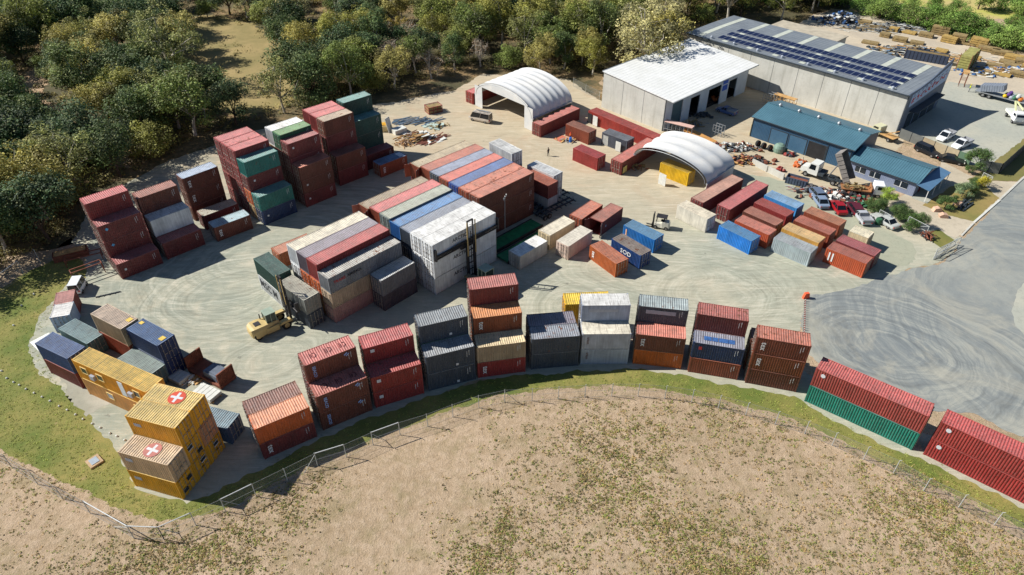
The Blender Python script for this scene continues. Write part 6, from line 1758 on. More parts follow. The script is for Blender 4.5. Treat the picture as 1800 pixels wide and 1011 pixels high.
# green deck and trailers in front of the brown stack
d0, d1 = P(905, 445, .6), P(962, 385, .6)
an = math.atan2(d1.y - d0.y, d1.x - d0.x)
for i, (cpx, cpy, Ld, lab) in enumerate(((905, 412, 10.5, 'long green steel deck lying before brown stack, farther one'), (922, 432, 10.0, 'long green steel deck lying before brown stack, nearer one'))):
    q = P(cpx, cpy, .5)
    g_ = empty('green_deck', (q.x, q.y, 0), R(45), lab, 'deck', 'green steel decks')
    m = MB(); m.box(-Ld / 2, Ld / 2, -1.22, 1.22, .35, .5)
    for j in range(9): m.box(-Ld / 2 + .1 + j * Ld / 9.2, -Ld / 2 + .2 + j * Ld / 9.2, -1.2, 1.2, .5, .53)
    m.build('deck_plate', flat('green_deck_paint', (24, 112, 70), .5, .3, 1.5), g_)
    m = MB()
    for s in (-1, 1): m.box(-Ld / 2, Ld / 2, s * 1.3 - .07, s * 1.3 + .07, .1, .62)
    m.build('side_rail', M_MAST, g_)
for i, (cpx, cpy, lab) in enumerate(((975, 372, 'dark skeletal trailer frame beside white stack, front'), (965, 358, 'dark skeletal trailer frame beside white stack, rear'))):
    q = P(cpx, cpy)
    t_ = empty('trailer_frame', (q.x, q.y, 0), R(42), lab, 'trailer', 'skeletal trailers')
    m = MB()
    for yy in (-.5, .5): m.box(-4.2, 4.2, yy - .08, yy + .08, .8, 1.1)
    for j in range(8): m.box(-4.1 + j * 1.15, -3.95 + j * 1.15, -1.15, 1.15, .85, 1.0)
    m.build('frame', M_DKFR, t_); add_wheels(t_, (-3.2, -2.2), .95, .45, .3)
# rusty frames and small box at the left
def steelframe(name, px, py, rz, L, W, H, lab, mat=M_RUST, group=None):
    q = P(px, py); f_ = empty(name, (q.x, q.y, 0), rz, lab, 'steel frame', group); 
    for s in (-1, 1):
        m = MB()
        for (a_, b_) in (((-L / 2, s * W / 2, 0), (-L / 2, s * W / 2, H)), ((-L / 2, s * W / 2, H), (L / 2, s * W / 2, H)), ((L / 2, s * W / 2, H), (L / 2, s * W / 2, 0))): m.beam(a_, b_, .12, .12)
        m.build('side_frame', mat, f_)
    m = MB()
    for xx in (-L / 2, L / 2): m.beam((xx, -W / 2, H * .98), (xx, W / 2, H * .98), .1, .1)
    m.build('cross_bar', mat, f_)
    return f_
steelframe('rusty_frame', 158, 484, R(40), 4.2, 1.0, 1.8, 'rusty steel frame standing on gravel beside the leftmost stack')
steelframe('rusty_frame', 150, 458, R(28), 5.0, 1.2, 1.2, 'long low rusty frame behind the open steel frame')
q = P(127, 450)
tb = empty('timber_bin', (q.x, q.y, 0), R(28), 'open topped bin of pale timber at the bush edge', 'timber bin')
m = MB(); m.box(-2.4, 2.4, -.8, -.72, 0, 1.1); m.box(-2.4, 2.4, .72, .8, 0, 1.1); m.box(-2.4, -2.32, -.717, .717, 0, 1.1); m.box(2.32, 2.4, -.717, .717, 0, 1.1); m.build('bin_walls', M_RUST, tb)
m = MB()
for j in range(9): m.box(-2.2, 2.2, -.68 + j * .15, -.68 + j * .15 + .12, .3 + .08 * (j % 3), 1.15)
m.build('timber', M_WOOD, tb)
wbx = car('small_caravan', *(P(140, 508)[:2]), R(100), (222, 226, 226), 'van', 'small white caravan beside the pink half-length container', None, L=3.0, W=1.7, H=1.9, cat='caravan')
q = P(190, 516); q2 = P(212, 511)
m = MB(); a_, b_ = P(168, 521, .1), P(212, 511, .1); m.beam(a_, b_, .16, .12)
for j in range(4): p_ = a_.lerp(b_, .15 + j * .22); m.beam((p_.x, p_.y - .3, .05), (p_.x, p_.y + .3, .05), .08, .05)
tag(m.build('steel_rail', M_DKFR), 'thin dark steel rail lying on the gravel by the caravan', 'rail')
q = P(82, 622)
# pale tarpaulin sheet under the left pair
m = MB(); q_ = [P(52, 600, .03), P(86, 583, .03), P(100, 600, 1.2), P(92, 640, 1.0)]
m.add([tuple(v) for v in q_] + [(v.x + .02, v.y + .02, v.z - .03) for v in q_], [(0, 1, 2, 3), (7, 6, 5, 4), (0, 4, 5, 1), (1, 5, 6, 2), (2, 6, 7, 3), (3, 7, 4, 0)])
tag(m.build('leaning_sheet', M_PALE), 'pale flat panel leaning at the left end of the blue pair', 'panel')
# scrap at the bush edge behind the shaded container
heap('tangle of timber, sheets and pipes by the bush edge', (738, 243), (4.2, 2.6), 150, 12, [('timber', M_WOOD, 'plank'), ('steel', M_RUST, 'pipe'), ('pale_sheets', M_PALE, 'sheet'), ('weathered_boards', M_OWOOD, 'plank')], zmax=1.6, long=3.0, ang=R(35))
heap('coil of pale hoses and wire before the timber tangle', (712, 253), (1.8, 1.5), 90, 14, [('wire', flat('pale_wire', (196, 168, 140), .7, .2, 4), 'pipe'), ('timber', M_WOOD, 'pipe')], zmax=1.0, long=1.6, name='wire_heap')
heap('bluish sheets and pipes in the bush edge shade', (730, 214), (5.0, 2.2), 60, 15, [('sheets', flat('blue_grey_sheets', (88, 110, 130), .6, .2, 2), 'plank'), ('pipes', M_STEEL, 'pipe')], zmax=.6, long=4.0, ang=R(30))
heap('pale tarpaulins and boards heaped nearer the beige van', (765, 222), (2.2, 1.6), 40, 16, [('tarpaulin', flat('pale_green_tarp', (170, 186, 176), .8, .15, 3), 'sheet'), ('boards', M_OWOOD, 'plank')], zmax=1.0, long=2.2)
heap('brown steel beams lying parallel beyond the long brown block', (765, 246), (1.0, .7), 12, 17, [('beams', flat('brown_beam', (126, 76, 60), .7, .2, 3), 'plank')], zmax=.4, long=7.5, ang=R(40), name='beam_stack')
q = P(702, 232)
bx_ = empty('scrap_bin', (q.x, q.y, 0), R(40), 'white box-shaped scrap body tipped open by the timber tangle', 'scrap bin')
m = MB(); m.box(-1.4, 1.4, -.9, .9, 0, .9); m.build('box', M_PALE, bx_)
m = MB(); m.beam((-1.2, 1.2, 0), (-1.5, 1.8, 3.0), 1.6, .1); m.build('raised_lid', M_PALE, bx_)
q = P(679, 228); bx_ = empty('scrap_bin', (q.x, q.y, 0), R(20), 'cream bin holding yellow offcuts beside the dark green stack', 'scrap bin')
m = MB(); m.box(-1.1, 1.1, -1, 1, 0, 1.3); m.build('box', flat('cream_bin', (206, 186, 140), .7, .15, 2), bx_); m = MB()
for j in range(7): m.beam((-.9 + j * .28, -.8, 1.35 + .08 * (j % 2)), (-.8 + j * .26, .8, 1.4), .2, .1)
m.build('offcuts', M_YELS, bx_)
q = P(763, 196); bx_ = empty('stillage', (q.x, q.y, 0), R(30), 'rusty red cage full of rubbish at the bush edge', 'stillage')
m = MB()
for z in (.1, .8, 1.5): 
    for s in (-1, 1): m.beam((-1.6, s * 1.1, z), (1.6, s * 1.1, z), .1, .12); m.beam((s * 1.6, -1.1, z), (s * 1.6, 1.1, z), .1, .12)
for xx in (-1.6, -.5, .5, 1.6):
    for s in (-1, 1): m.beam((xx, s * 1.1, 0), (xx, s * 1.1, 1.6), .1, .1)
m.build('cage', flat('dull_red_steel', (140, 60, 56), .8, .25, 2), bx_); m = MB(); m.box(-1.5, 1.5, -1, 1, .1, 1.4); m.build('rubbish', M_OWOOD, bx_)
# workshop court
heap('tools and rubbish before the open side of the rusty workshop container', (998, 248), (2.2, 1.0), 36, 21, [('boards', M_WOOD, 'plank'), ('metal', M_STEEL, 'pipe')], zmax=.5, long=1.3)
m = MB(); q = P(1003, 250); m.disc((0, 0, .45), .3, .9, (0, 0, 1), 14); m.disc((0, 0, .93), .26, .04, (0, 0, 1), 14); tag(m.build('blue_drum', flat('bright_blue_plastic', (24, 110, 200), .4, .1, 3), None, (q.x, q.y, 0)), 'bright blue drum standing by the rusty workshop container', 'drum')
m = MB(); q = P(987, 244); m.box(-1.3, 1.3, -1, 1, .02, .06); tag(m.build('red_mat', flat('dusty_red_mat', (190, 110, 84), .9, .12, 2), None, (q.x, q.y, 0), (0, 0, R(45))), 'faded red sheet lying flat on the ground by the court', 'mat')
m = MB(); q = P(979, 216)
m.box(-.9, .9, -.06, .06, .2, 2.1); wfm = m.build('window_frame_panel', M_PALE, None, (q.x - .9, q.y - 1.0, 0), (0, 0, R(50))); tag(wfm, 'white framed panel leaning on the long red container side', 'panel')
m = MB(); m.box(-.65, .65, -.09, -.063, .45, 1.25); m.build('dark_pane', M_GLASS, wfm)
for (px, py, rz, lab) in ((1063, 245, R(-43), 'a'), (1085, 258, R(-43), 'b')): pass
# white doors on the grey court container, openings in the red ones
def wall_panel(px, py, z0, z1, w, rz, mat, name, label, cat='door panel'):
    q = P(px, py); m = MB(); m.box(-w / 2, w / 2, -.04, .04, z0, z1); return tag(m.build(name, mat, None, (q.x, q.y, 0), (0, 0, rz)), label, cat)
wall_panel(1064, 256, .1, 2.1, 1.2, R(-43), M_PALE, 'door_panel', 'white door at the left end of grey court container')
wall_panel(1086, 267, .1, 2.1, 1.2, R(-43), M_PALE, 'door_panel', 'white door at the right end of grey court container')
wall_panel(1046, 222, .1, 2.2, 1.3, R(-50), M_PALE, 'door_panel', 'pale open door on the long red container by the wall')
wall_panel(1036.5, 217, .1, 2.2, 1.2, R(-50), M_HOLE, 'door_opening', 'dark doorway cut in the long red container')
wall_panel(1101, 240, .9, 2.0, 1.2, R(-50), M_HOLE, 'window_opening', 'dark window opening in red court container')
wall_panel(1163, 326, .05, 2.3, 1.6, R(-49), M_PALE, 'door_panel', 'white panel closing the left end of the yellow container')
wall_panel(1098, 306, .3, 1.6, 1.3, R(50), flat('straw_board', (190, 176, 110), .8, .1, 2), 'board', 'straw coloured board leaning on long red container foot')
heap('bikes and tools inside the small shelter mouth', (1120, 296), (2.0, 1.0), 30, 23, [('tools', M_RUST, 'pipe'), ('boxes', M_OWOOD, 'lump')], zmax=.9, long=1.2)
# racks and scrap between warehouse and small shelter
def rack(px, py, rz, L, H, lab, mat=M_STEEL, top=None):
    q = P(px, py); r_ = empty('storage_rack', (q.x, q.y, 0), rz, lab, 'storage rack', 'storage racks by the warehouses')
    m = MB(); n = max(3, int(L / .8))
    for i in range(n + 1):
        x = -L / 2 + i * L / n
        for s in (-1, 1): m.beam((x, s * .6, 0), (x, s * .6, H), .08, .08)
        m.beam((x, -.6, H * .5), (x, .6, H * .5), .06, .06)
    for s in (-1, 1):
        for z in (H * .35, H * .97): m.beam((-L / 2, s * .6, z), (L / 2, s * .6, z), .08, .1)
    m.build('frame', mat, r_)
    if top: m = MB(); m.box(-L / 2, L / 2, -.7, .7, H + .003, H + .08); m.build('shelf_top', top, r_)
    return r_
rack(1192, 236, R(-33), 6.0, 2.2, 'pale topped steel rack at the white warehouse corner', M_STEEL, flat('pinkish_board', (206, 170, 156), .8, .1, 2))
rack(1262, 238, R(-45), 2.0, 2.2, 'small empty steel rack before the shaded yard', M_STEEL)
rack(1352, 180, R(-45), 2.6, 2.2, 'grey crate rack against the concrete wall', M_STEEL)
rack(1378, 186, R(-47), 5.0, 2.0, 'yellow timber rack against the concrete wall', M_WOOD, M_WOOD)
m = MB(); q = P(1230, 245); m.sideprism([(-3.4, 0), (3.4, 0), (3.4, .25), (-3.4, 1.4)], -.9, .9); tag(m.build('loading_ramp', flat('orange_ramp', (206, 150, 84), .7, .2, 1.5), None, (q.x, q.y, 0), (0, 0, R(-38))), 'orange brown loading ramp beside the small shelter', 'ramp')
heap('long row of metal junk behind the small shelter', (1272, 262), (8.0, 1.8), 330, 31, [('pipes', M_STEEL, 'pipe'), ('rusty_iron', M_RUST, 'lump'), ('frames', M_DKFR, 'pipe'), ('timber', M_OWOOD, 'plank'), ('pale_parts', M_PALE, 'lump')], zmax=1.3, long=2.2, ang=R(-42))
heap('pile of machine parts and tracks behind the small shelter', (1308, 284), (6.0, 1.6), 260, 33, [('dark_parts', M_MAST, 'wheel'), ('rusty_iron', M_RUST, 'lump'), ('boards', M_WOOD, 'plank')], zmax=1.1, long=1.8, ang=R(-42))
heap('scaffold frames heaped in warehouse shade', (1220, 222), (2.6, 1.6), 50, 35, [('tubes', M_STEEL, 'pipe'), ('boards', M_OWOOD, 'plank')], zmax=1.5, long=2.6)
heap('machinery inside the open bays edge', (1255, 178), (2.0, 1.2), 30, 37, [('orange_parts', flat('orange_machine', (190, 96, 40), .6, .2, 2), 'lump'), ('dark_parts', M_DKFR, 'pipe')], zmax=1.2, long=1.5)
heap('oily parts on the shaded concrete before the bays', (1236, 205), (3.0, 1.0), 26, 38, [('dark_parts', M_DKFR, 'lump')], zmax=.6, long=1.5)
# barrier wall along the drive
for i, (p0, p1, lab) in enumerate((((1322, 290), (1348, 303), 'concrete barrier panel with dark lettering left of its twin'), ((1349.5, 303.7), (1377, 317), 'plain pale barrier panel beside the drive'))):
    a_, b_ = P(*p0), P(*p1); m = MB(); m.beam(a_ + Vector((0, 0, .6)), b_ + Vector((0, 0, .6)), .25, 1.2)
    o = tag(m.build('barrier_panel', M_CONC), lab, 'barrier', 'barrier panels along the drive')
heap('bright red machine parts behind the barrier panel', (1371, 300), (.9, .6), 14, 41, [('red_parts', M_REDS, 'lump')], zmax=.8)
q = P(1400, 324); bx_ = empty('skip_bin', (q.x, q.y, 0), R(-33), 'blue grey open skip of rusty scrap beside barrier', 'skip bin')
m = MB(); 
for (x0, x1, y0, y1) in ((-1.9, 1.9, -.85, -.78), (-1.9, 1.9, .78, .85), (-1.9, -1.83, -.777, .777), (1.83, 1.9, -.777, .777)): m.box(x0, x1, y0, y1, .05, 1.3)
for i in range(8): m.box(-1.85 + i * .5, -1.78 + i * .5, -.92, -.853, .05, 1.3)
m.build('bin_walls', flat('blue_grey_bin', (74, 86, 104), .6, .2, 2), bx_); m = MB(); m.box(-1.8, 1.8, -.75, .75, .1, .9); m.build('rusty_load', M_RUST, bx_)
heap('coloured junk right of the blue grey skip', (1428, 336), (4.0, 1.2), 150, 43, [('red_parts', M_REDS, 'pipe'), ('dark_parts', M_MAST, 'lump'), ('steel', M_STEEL, 'pipe'), ('boards', M_OWOOD, 'plank')], zmax=.8, ang=R(-35))
heap('car parts and engines heaped between wrecks and flatbed truck', (1474, 350), (5.6, 2.4), 330, 45, [('steel', M_STEEL, 'pipe'), ('rusty_iron', M_RUST, 'lump'), ('dark_parts', M_MAST, 'lump'), ('tyres', M_TYRE, 'wheel'), ('pale_parts', M_PALE, 'lump')], zmax=1.3, long=1.6)
heap('green and red junk heaped before the shrubs', (1508, 358), (3.0, 1.8), 150, 47, [('green_parts', M_GRN, 'lump'), ('red_parts', M_REDS, 'lump'), ('dark_parts', M_MAST, 'lump'), ('pipes', M_STEEL, 'pipe')], zmax=1.1, long=1.4)
heap('engine parts heaped before the tipper truck bonnet', (1408, 292), (1.3, 1.0), 40, 49, [('pale_parts', M_PALE, 'sheet'), ('orange_parts', flat('orange_machine', (190, 96, 40), .6, .2, 2), 'lump'), ('dark_parts', M_MAST, 'pipe')], zmax=1.4, long=1.2)
m = MB(); q = P(1543, 395); m.disc((0, 0, .5), .5, 1.0, (0, 0, 1), 14); m.disc((0, 0, 1.03), .42, .06, (0, 0, 1), 14); tag(m.build('green_bin', M_GRN, None, (q.x, q.y, 0)), 'round green bin standing among the shrubs', 'bin')
# along the blue workshop wall
q = P(1327, 240); ob = empty('open_cabinet', (q.x, q.y, 0), R(-45), 'open cream cabinet of green and white cans by the workshop corner', 'cabinet')
m = MB(); m.box(-1, 1, .5, .56, 0, 2.5); m.box(-1, -.94, -.5, .497, 0, 2.5); m.box(.94, 1, -.5, .497, 0, 2.5); m.box(-.937, .937, -.5, .497, 2.44, 2.5)
for z in (.1, .9, 1.7): m.box(-.937, .937, -.45, .45, z, z + .04)
m.build('shelves', flat('cream_cabinet', (206, 190, 140), .7, .1, 2), ob)
rsm = random.Random(6)
for nm, mat in (('green_cans', M_GRN), ('white_cans', M_PALE), ('orange_cans', M_YELS)):
    m = MB()
    for i in range(7): x, z = rsm.uniform(-.8, .8), rsm.choice((.14, .94, 1.74)); m.disc((x, rsm.uniform(-.35, .2), z + .25), .13, .5, (0, 0, 1), 8)
    m.build(nm, mat, ob)
for i, (px, py) in enumerate(((1332, 258), (1342, 262), (1353, 266))):
    q = P(px, py); m = MB(); m.wheel((0, 0, .62), .62, .5, (.5, -.85, .15), 18)
    o = tag(m.build('spare_tyre', M_TYRE, None, (q.x, q.y, 0)), ['large tyre nearest the open cabinet', 'large tyre in the middle of three by the workshop', 'large rusty-hubbed tyre nearest the round tank'][i], 'tyre', 'large tyres by the workshop')
    m = MB(); m.disc((0, 0, .62), .3, .3, (.5, -.85, .15), 12); m.build('hub', M_RUST, o)
q = P(1369, 268); m = MB()
secs = [[(1.15 * r_ * math.cos(a_), 1.15 * r_ * math.sin(a_), z) for a_ in [2 * math.pi * t / 18 for t in range(18)]] for r_, z in ((.92, 0), (1, .4), (1, 1.0), (.8, 1.5), (.45, 1.75))]
loft(m, secs); tag(m.build('round_tank', flat('grey_green_plastic', (118, 142, 126), .5, .12, 2), None, (q.x, q.y, 0)), 'squat grey green round tank before the roller door', 'tank')
m = MB(); q = P(1380, 270); m.disc((0, 0, .45), .35, .9, (0, 0, 1), 12); m.disc((.1, 0, .93), .3, .05, (0, 0, 1), 12); tag(m.build('green_drum', M_GRN, None, (q.x, q.y, 0)), 'bright green drum beside the round tank', 'drum')
heap('purple and red oddments by the second roller door', (1388, 274), (1.4, .6), 20, 51, [('red_parts', M_REDS, 'lump'), ('dark_parts', M_DKFR, 'lump')], zmax=.5)

# ------------------------------------------------------------ timber yard beyond the warehouse
G_TS = 'timber stacks along the far edge'
TS = [(1598, 60, 3.8, 1.0), (1628, 66, 3.6, 1.3), (1652, 62, 4.4, 2.4), (1668, 76, 3.8, 1.8), (1684, 76, 3.4, 2.2), (1702, 80, 3.4, .8), (1720, 83, 4.2, 2.4), (1738, 92, 5.2, 1.3), (1760, 98, 4.6, 1.6), (1782, 106, 4.2, 1.2), (1800, 114, 4.2, 1.4),
      (1778, 118, 3.6, .8), (1655, 92, 3.0, .9), (1630, 92, 3.4, 1.0), (1600, 84, 3.2, .8), (1572, 56, 2.4, 1.6), (1556, 66, 2.6, 1.1)]
TS2 = [(1748, 122, 4, 1.1), (1762, 134, 3.6, .9), (1792, 136, 4.4, 1.4), (1728, 128, 3.4, .7), (1812, 128, 4.4, 1.8), (1582, 74, 3.6, 1.2), (1612, 78, 3.4, .9), (1540, 52, 4, 1.0), (1520, 44, 3.6, 1.3), (1530, 78, 4.2, .9), (1712, 104, 3.2, .7), (1770, 112, 3.4, 1.0)]
TW2 = ['beside the mossy timber pack', 'just above the long flatbed truck', 'at the right frame edge, front', 'left of the long truck roof', 'at the right frame edge, rear', 'behind the steel bin, left', 'behind the steel bin, right', 'in the scrap area, middle', 'in the scrap area, rear', 'close to the warehouse back edge', 'alone on the open timber yard', 'before the eighth far stack']
words = ['low', 'medium', 'tall']
for i, (px, py, L, h) in enumerate(TS + TS2):
    q = P(px, py)
    lab = '%s stack of weathered timber, %s from the left along the bush edge' % (words[0 if h < 1.1 else 1 if h < 2 else 2], ['first', 'second', 'third', 'fourth', 'fifth', 'sixth', 'seventh', 'eighth', 'ninth', 'tenth', 'eleventh'][i]) if i < 11 else ['short stack of timber below the far row of stacks', 'low timber stack at the turn of the yard', 'low timber stack beside the steel bin', 'small timber stack near warehouse roof edge', 'upright dull green crate in the scrap area', 'squat timber stack behind the far sheds'][i - 11] if i < 17 else 'timber stack ' + TW2[i - 17]
    t_ = empty('timber_stack', (q.x, q.y, 0), R(-42 + (i % 3) * 4), lab, 'timber stack', G_TS)
    n = max(1, int(h / .55))
    m = MB()
    for k in range(n):
        for j in range(6): m.box(-L / 2 + .05 * (j % 2), L / 2 - .04 * (k % 2), -1.1 + j * .37, -1.1 + j * .37 + .33, .15 + k * .55, .15 + k * .55 + .42)
    m.build('boards', M_OWOOD if i % 3 else flat('golden_timber', (168, 140, 80), .9, .3, 1.5), t_)
    m = MB()
    for k in range(n):
        for xx in (-L * .35, 0, L * .35): m.beam((xx, -1.1, .075 + k * .55), (xx, 1.1, .075 + k * .55), .12, .13)
    m.build('bearers', M_WOOD, t_)
heap('low boards and sheets strewn between the timber stacks', (1690, 105), (9, 3), 90, 65, [('timber', M_OWOOD, 'plank'), ('boards', M_WOOD, 'plank'), ('pale_boards', M_PALE, 'plank')], zmax=.8, long=3.0, ang=R(-40), name='timber_heap')
heap('wide spread of pale timber and steel in the timber yard', (1560, 52), (12, 5), 420, 61, [('timber', M_OWOOD, 'plank'), ('pale_boards', M_PALE, 'plank'), ('steel', M_STEEL, 'pipe'), ('dark_parts', M_DKFR, 'lump')], zmax=1.5, long=4.0, ang=R(-35), name='timber_heap')
heap('jumble of posts and sheets behind the warehouse roof', (1592, 92), (11, 4), 420, 62, [('timber', M_OWOOD, 'plank'), ('dark_parts', M_DKFR, 'lump'), ('pale_boards', M_PALE, 'plank'), ('sheets', flat('blue_grey_sheets', (88, 110, 130), .6, .2, 2), 'sheet'), ('boards', M_WOOD, 'plank')], zmax=1.6, long=3.6, ang=R(-40), name='timber_heap')
heap('blue drums and dark machines behind the far sheds', (1480, 40), (8, 4.5), 260, 63, [('blue_drums', M_PAINTB, 'lump'), ('dark_parts', M_MAST, 'lump'), ('white_parts', M_PALE, 'sheet'), ('steel', M_STEEL, 'pipe')], zmax=3.5, long=2.4, name='machine_heap')
heap('pallets and boards spread near the long flatbed truck', (1765, 128), (11, 3.5), 300, 64, [('timber', M_WOOD, 'plank'), ('old_boards', M_OWOOD, 'plank'), ('white_parts', M_PALE, 'sheet'), ('blue_parts', M_PAINTB, 'lump')], zmax=1.3, long=3.0, ang=R(-40), name='timber_heap')
q = P(1627, 108); bx_ = empty('steel_bin', (q.x, q.y, 0), R(-33), 'long dark blue steel bin at the warehouse back edge', 'skip bin')
m = MB()
for (x0, x1, y0, y1) in ((-5, 5, -1.1, -1.0), (-5, 5, 1.0, 1.1), (-5, -4.9, -.997, .997), (4.9, 5, -.997, .997)): m.box(x0, x1, y0, y1, 0, 2.2)
for i in range(12): m.box(-4.9 + i * .88, -4.8 + i * .88, -1.18, -1.103, 0, 2.2)
m.build('bin_walls', flat('dark_blue_bin', (50, 62, 84), .6, .15, 2), bx_)
m = MB()
for j in range(6): m.box(-4.8, 4.8, -.95 + j * .32, -.95 + j * .32 + .28, .1, 1.9 + .15 * (j % 2))
m.build('load', M_OWOOD, bx_)
# tall timber racks beside the facade
q = P(1698, 118); tr = empty('tall_timber_rack', (q.x, q.y, 0), R(48), 'tall mossy timber pack standing beyond the warehouse sign', 'timber rack')
m = MB()
for k in range(6): m.box(-4, 4, -1.2, 1.2, .1 + k * .6, .1 + k * .6 + .5)
m.build('packs', flat('mossy_timber', (150, 146, 84), .9, .25, 1.5), tr)
m = MB()
for xx in (-3.9, 0, 3.9):
    for s in (-1, 1): m.beam((xx, s * 1.3, 0), (xx, s * 1.3, 4.0), .14, .14)
m.build('stanchion', M_RUST, tr)
q = P(1688, 156); rack(1690, 152, R(60), 2.2, 3.4, 'narrow loaded rack before the tall mossy timber pack', M_RUST, M_WOOD)

# ------------------------------------------------------------ fences, kerbs, gates
def chain_mat():
    k = NT('chain_link')
    p = k.pos()
    tr = k.n('BsdfTransparent'); mx = k.n('MixShader'); mx.inputs[0].default_value = 0.13
    k.base((0.32, 0.33, 0.33)); k.rough(.5)
    k.t.links.new(tr.outputs[0], mx.inputs[1]); k.t.links.new(k.b.outputs[0], mx.inputs[2]); k.t.links.new(mx.outputs[0], k.out.inputs[0])
    return k.m
M_CHAIN = chain_mat()
M_POST = flat('pale_fence_post', (176, 178, 174), .5, .12, 2)
def fence(name, pix, H, label, every=None, rails=(), braces=()):
    pts = [P(*q) for q in pix]
    if every:
        out = []
        for i in range(len(pts) - 1):
            n = max(1, round((pts[i + 1] - pts[i]).length / every))
            out += [pts[i].lerp(pts[i + 1], j / n) for j in range(n)]
        pts = out + [pts[-1]]
    root = empty(name, tuple(pts[0]), 0, label, 'fence')
    o = pts[0]
    for p in pts:
        d = p - o; m = MB(); m.bar((d.x, d.y, -.1), (d.x, d.y, H), .045, 6); m.bar((d.x, d.y, H), (d.x + .02, d.y - .22, H + .32), .03, 5); m.build('fence_post', M_POST, root)
    for z in (.08, H * .5, H * .98):
        m = MB(); m.tube([tuple((p - o) + Vector((0, 0, z))) for p in pts], .012, 4); m.build('wire', M_STEEL, root)
    for i in rails:
        a_, b_ = pts[i] - o, pts[i + 1] - o; m = MB(); m.bar((a_.x, a_.y, H), (b_.x, b_.y, H), .05, 6); m.build('top_rail', flat('bright_rail', (206, 208, 206), .4, .05, 2), root)
    for i, j in braces:
        a_, b_ = pts[i] - o, pts[j] - o; e = a_.lerp(b_, .45); m = MB(); m.bar((a_.x, a_.y, H * .9), (e.x, e.y, 0), .035, 6); m.build('brace', M_POST, root)
    m = MB(); m.grid([[tuple((p - o) + Vector((0, 0, H - .03))) for p in pts], [tuple((p - o) + Vector((0, 0, .03))) for p in pts]]); m.build('chain_link_mesh', M_CHAIN, root)
    return root
FP = [(288, 947.5), (344, 922.6), (396, 898.7), (450, 872), (505, 845), (558, 818.5), (608.5, 803), (655.6, 781.7), (703, 764.4), (751.5, 749.8), (796, 733), (841.5, 717.3), (887, 707.5), (935, 705), (981, 702), (1027.7, 698.8), (1074.7, 697), (1121, 697.3), (1168, 701), (1215, 708), (1262, 718), (1310, 731), (1362, 747), (1413.8, 763.7), (1461.9, 784.3), (1517, 809), (1569.7, 833), (1622, 865), (1684, 893.6), (1746.5, 924.6), (1810, 958), (1880, 996)]
fence('perimeter_fence', FP, 2.15, 'long curved chain link fence between mown verge and sandy field', rails=(0, 2, 5, 7), braces=((0, 1), (2, 3), (5, 4), (7, 8), (12, 13)))
fence('perimeter_fence', [(288, 947.5), (234.9, 945.3), (158, 901), (110, 876), (66, 850), (20, 820), (-30, 795), (-90, 770)], 2.15, 'chain link fence along the left lawn edge, meeting the corner', rails=(0, 1), braces=((1, 2),))
fence('bush_fence', [(-60, 560), (-10, 522), (43, 482), (72, 462)], 2.6, 'short fence with bright rails at the left bush edge', rails=(0, 1))
fence('yard_back_fence', [(1008, 152), (1030, 164), (1054, 176)], 2.0, 'short wire fence between large shelter and white warehouse')
# panel fence by the forecourt
def panel_fence(p0, p1, n, H, mats, label, name='panel_fence'):
    a_, b_ = P(*p0), P(*p1); root = empty(name, tuple(a_), 0, label, 'fence'); d = (b_ - a_) / n
    for i in range(n):
        q0, q1 = d * i, d * (i + 1); u = (q1 - q0).normalized()
        m = MB(); m.beam(q0 + u * .07 + Vector((0, 0, H / 2)), q1 - u * .07 + Vector((0, 0, H / 2)), .05, H); m.build('fence_panel', mats[i % len(mats)], root)
    for i in range(n + 1):
        q0 = d * i; m = MB(); m.box(q0.x - .05, q0.x + .05, q0.y - .05, q0.y + .05, 0, H + .1); m.build('fence_post', M_DKFR, root)
    return root
pm = [flat('panel_grey', (104, 106, 102), .7, .12, 1), flat('panel_tan', (160, 144, 116), .7, .12, 1), flat('panel_tan_light', (176, 160, 130), .7, .12, 1), flat('panel_green', (90, 116, 92), .7, .12, 1)]
panel_fence((1579, 243), (1703, 292), 6, 2.0, [pm[0], pm[0], pm[1], pm[2], pm[2], pm[3]], 'fence of grey and tan panels between office and forecourt')
panel_fence((1716, 301), (1755, 308), 2, 2.2, [pm[0]], 'grey panel fence at the forecourt corner by the round tree')
panel_fence((1755, 308), (1830, 240), 6, 2.2, [flat('panel_dark', (54, 58, 58), .7, .12, 1)], 'dark panel fence along the roadside of the forecourt')
# kerb and drain slab at the road edge
def strip(name, p0, p1, w, h, mat, label=None):
    a_, b_ = P(*p0), P(*p1); m = MB(); m.beam(a_ + Vector((0, 0, h / 2)), b_ + Vector((0, 0, h / 2)), w, h); return tag(m.build(name, mat), kind='structure') 
strip('kerb', (1712, 393), (1757, 354), .35, .13, M_PALE); strip('kerb', (1758, 352.5), (1795, 318), .35, .13, M_CONC); strip('kerb', (1795, 318), (1900, 232), .35, .13, M_CONC); strip('kerb', (1690, 416), (1711, 394.5), .3, .13, M_CONC)
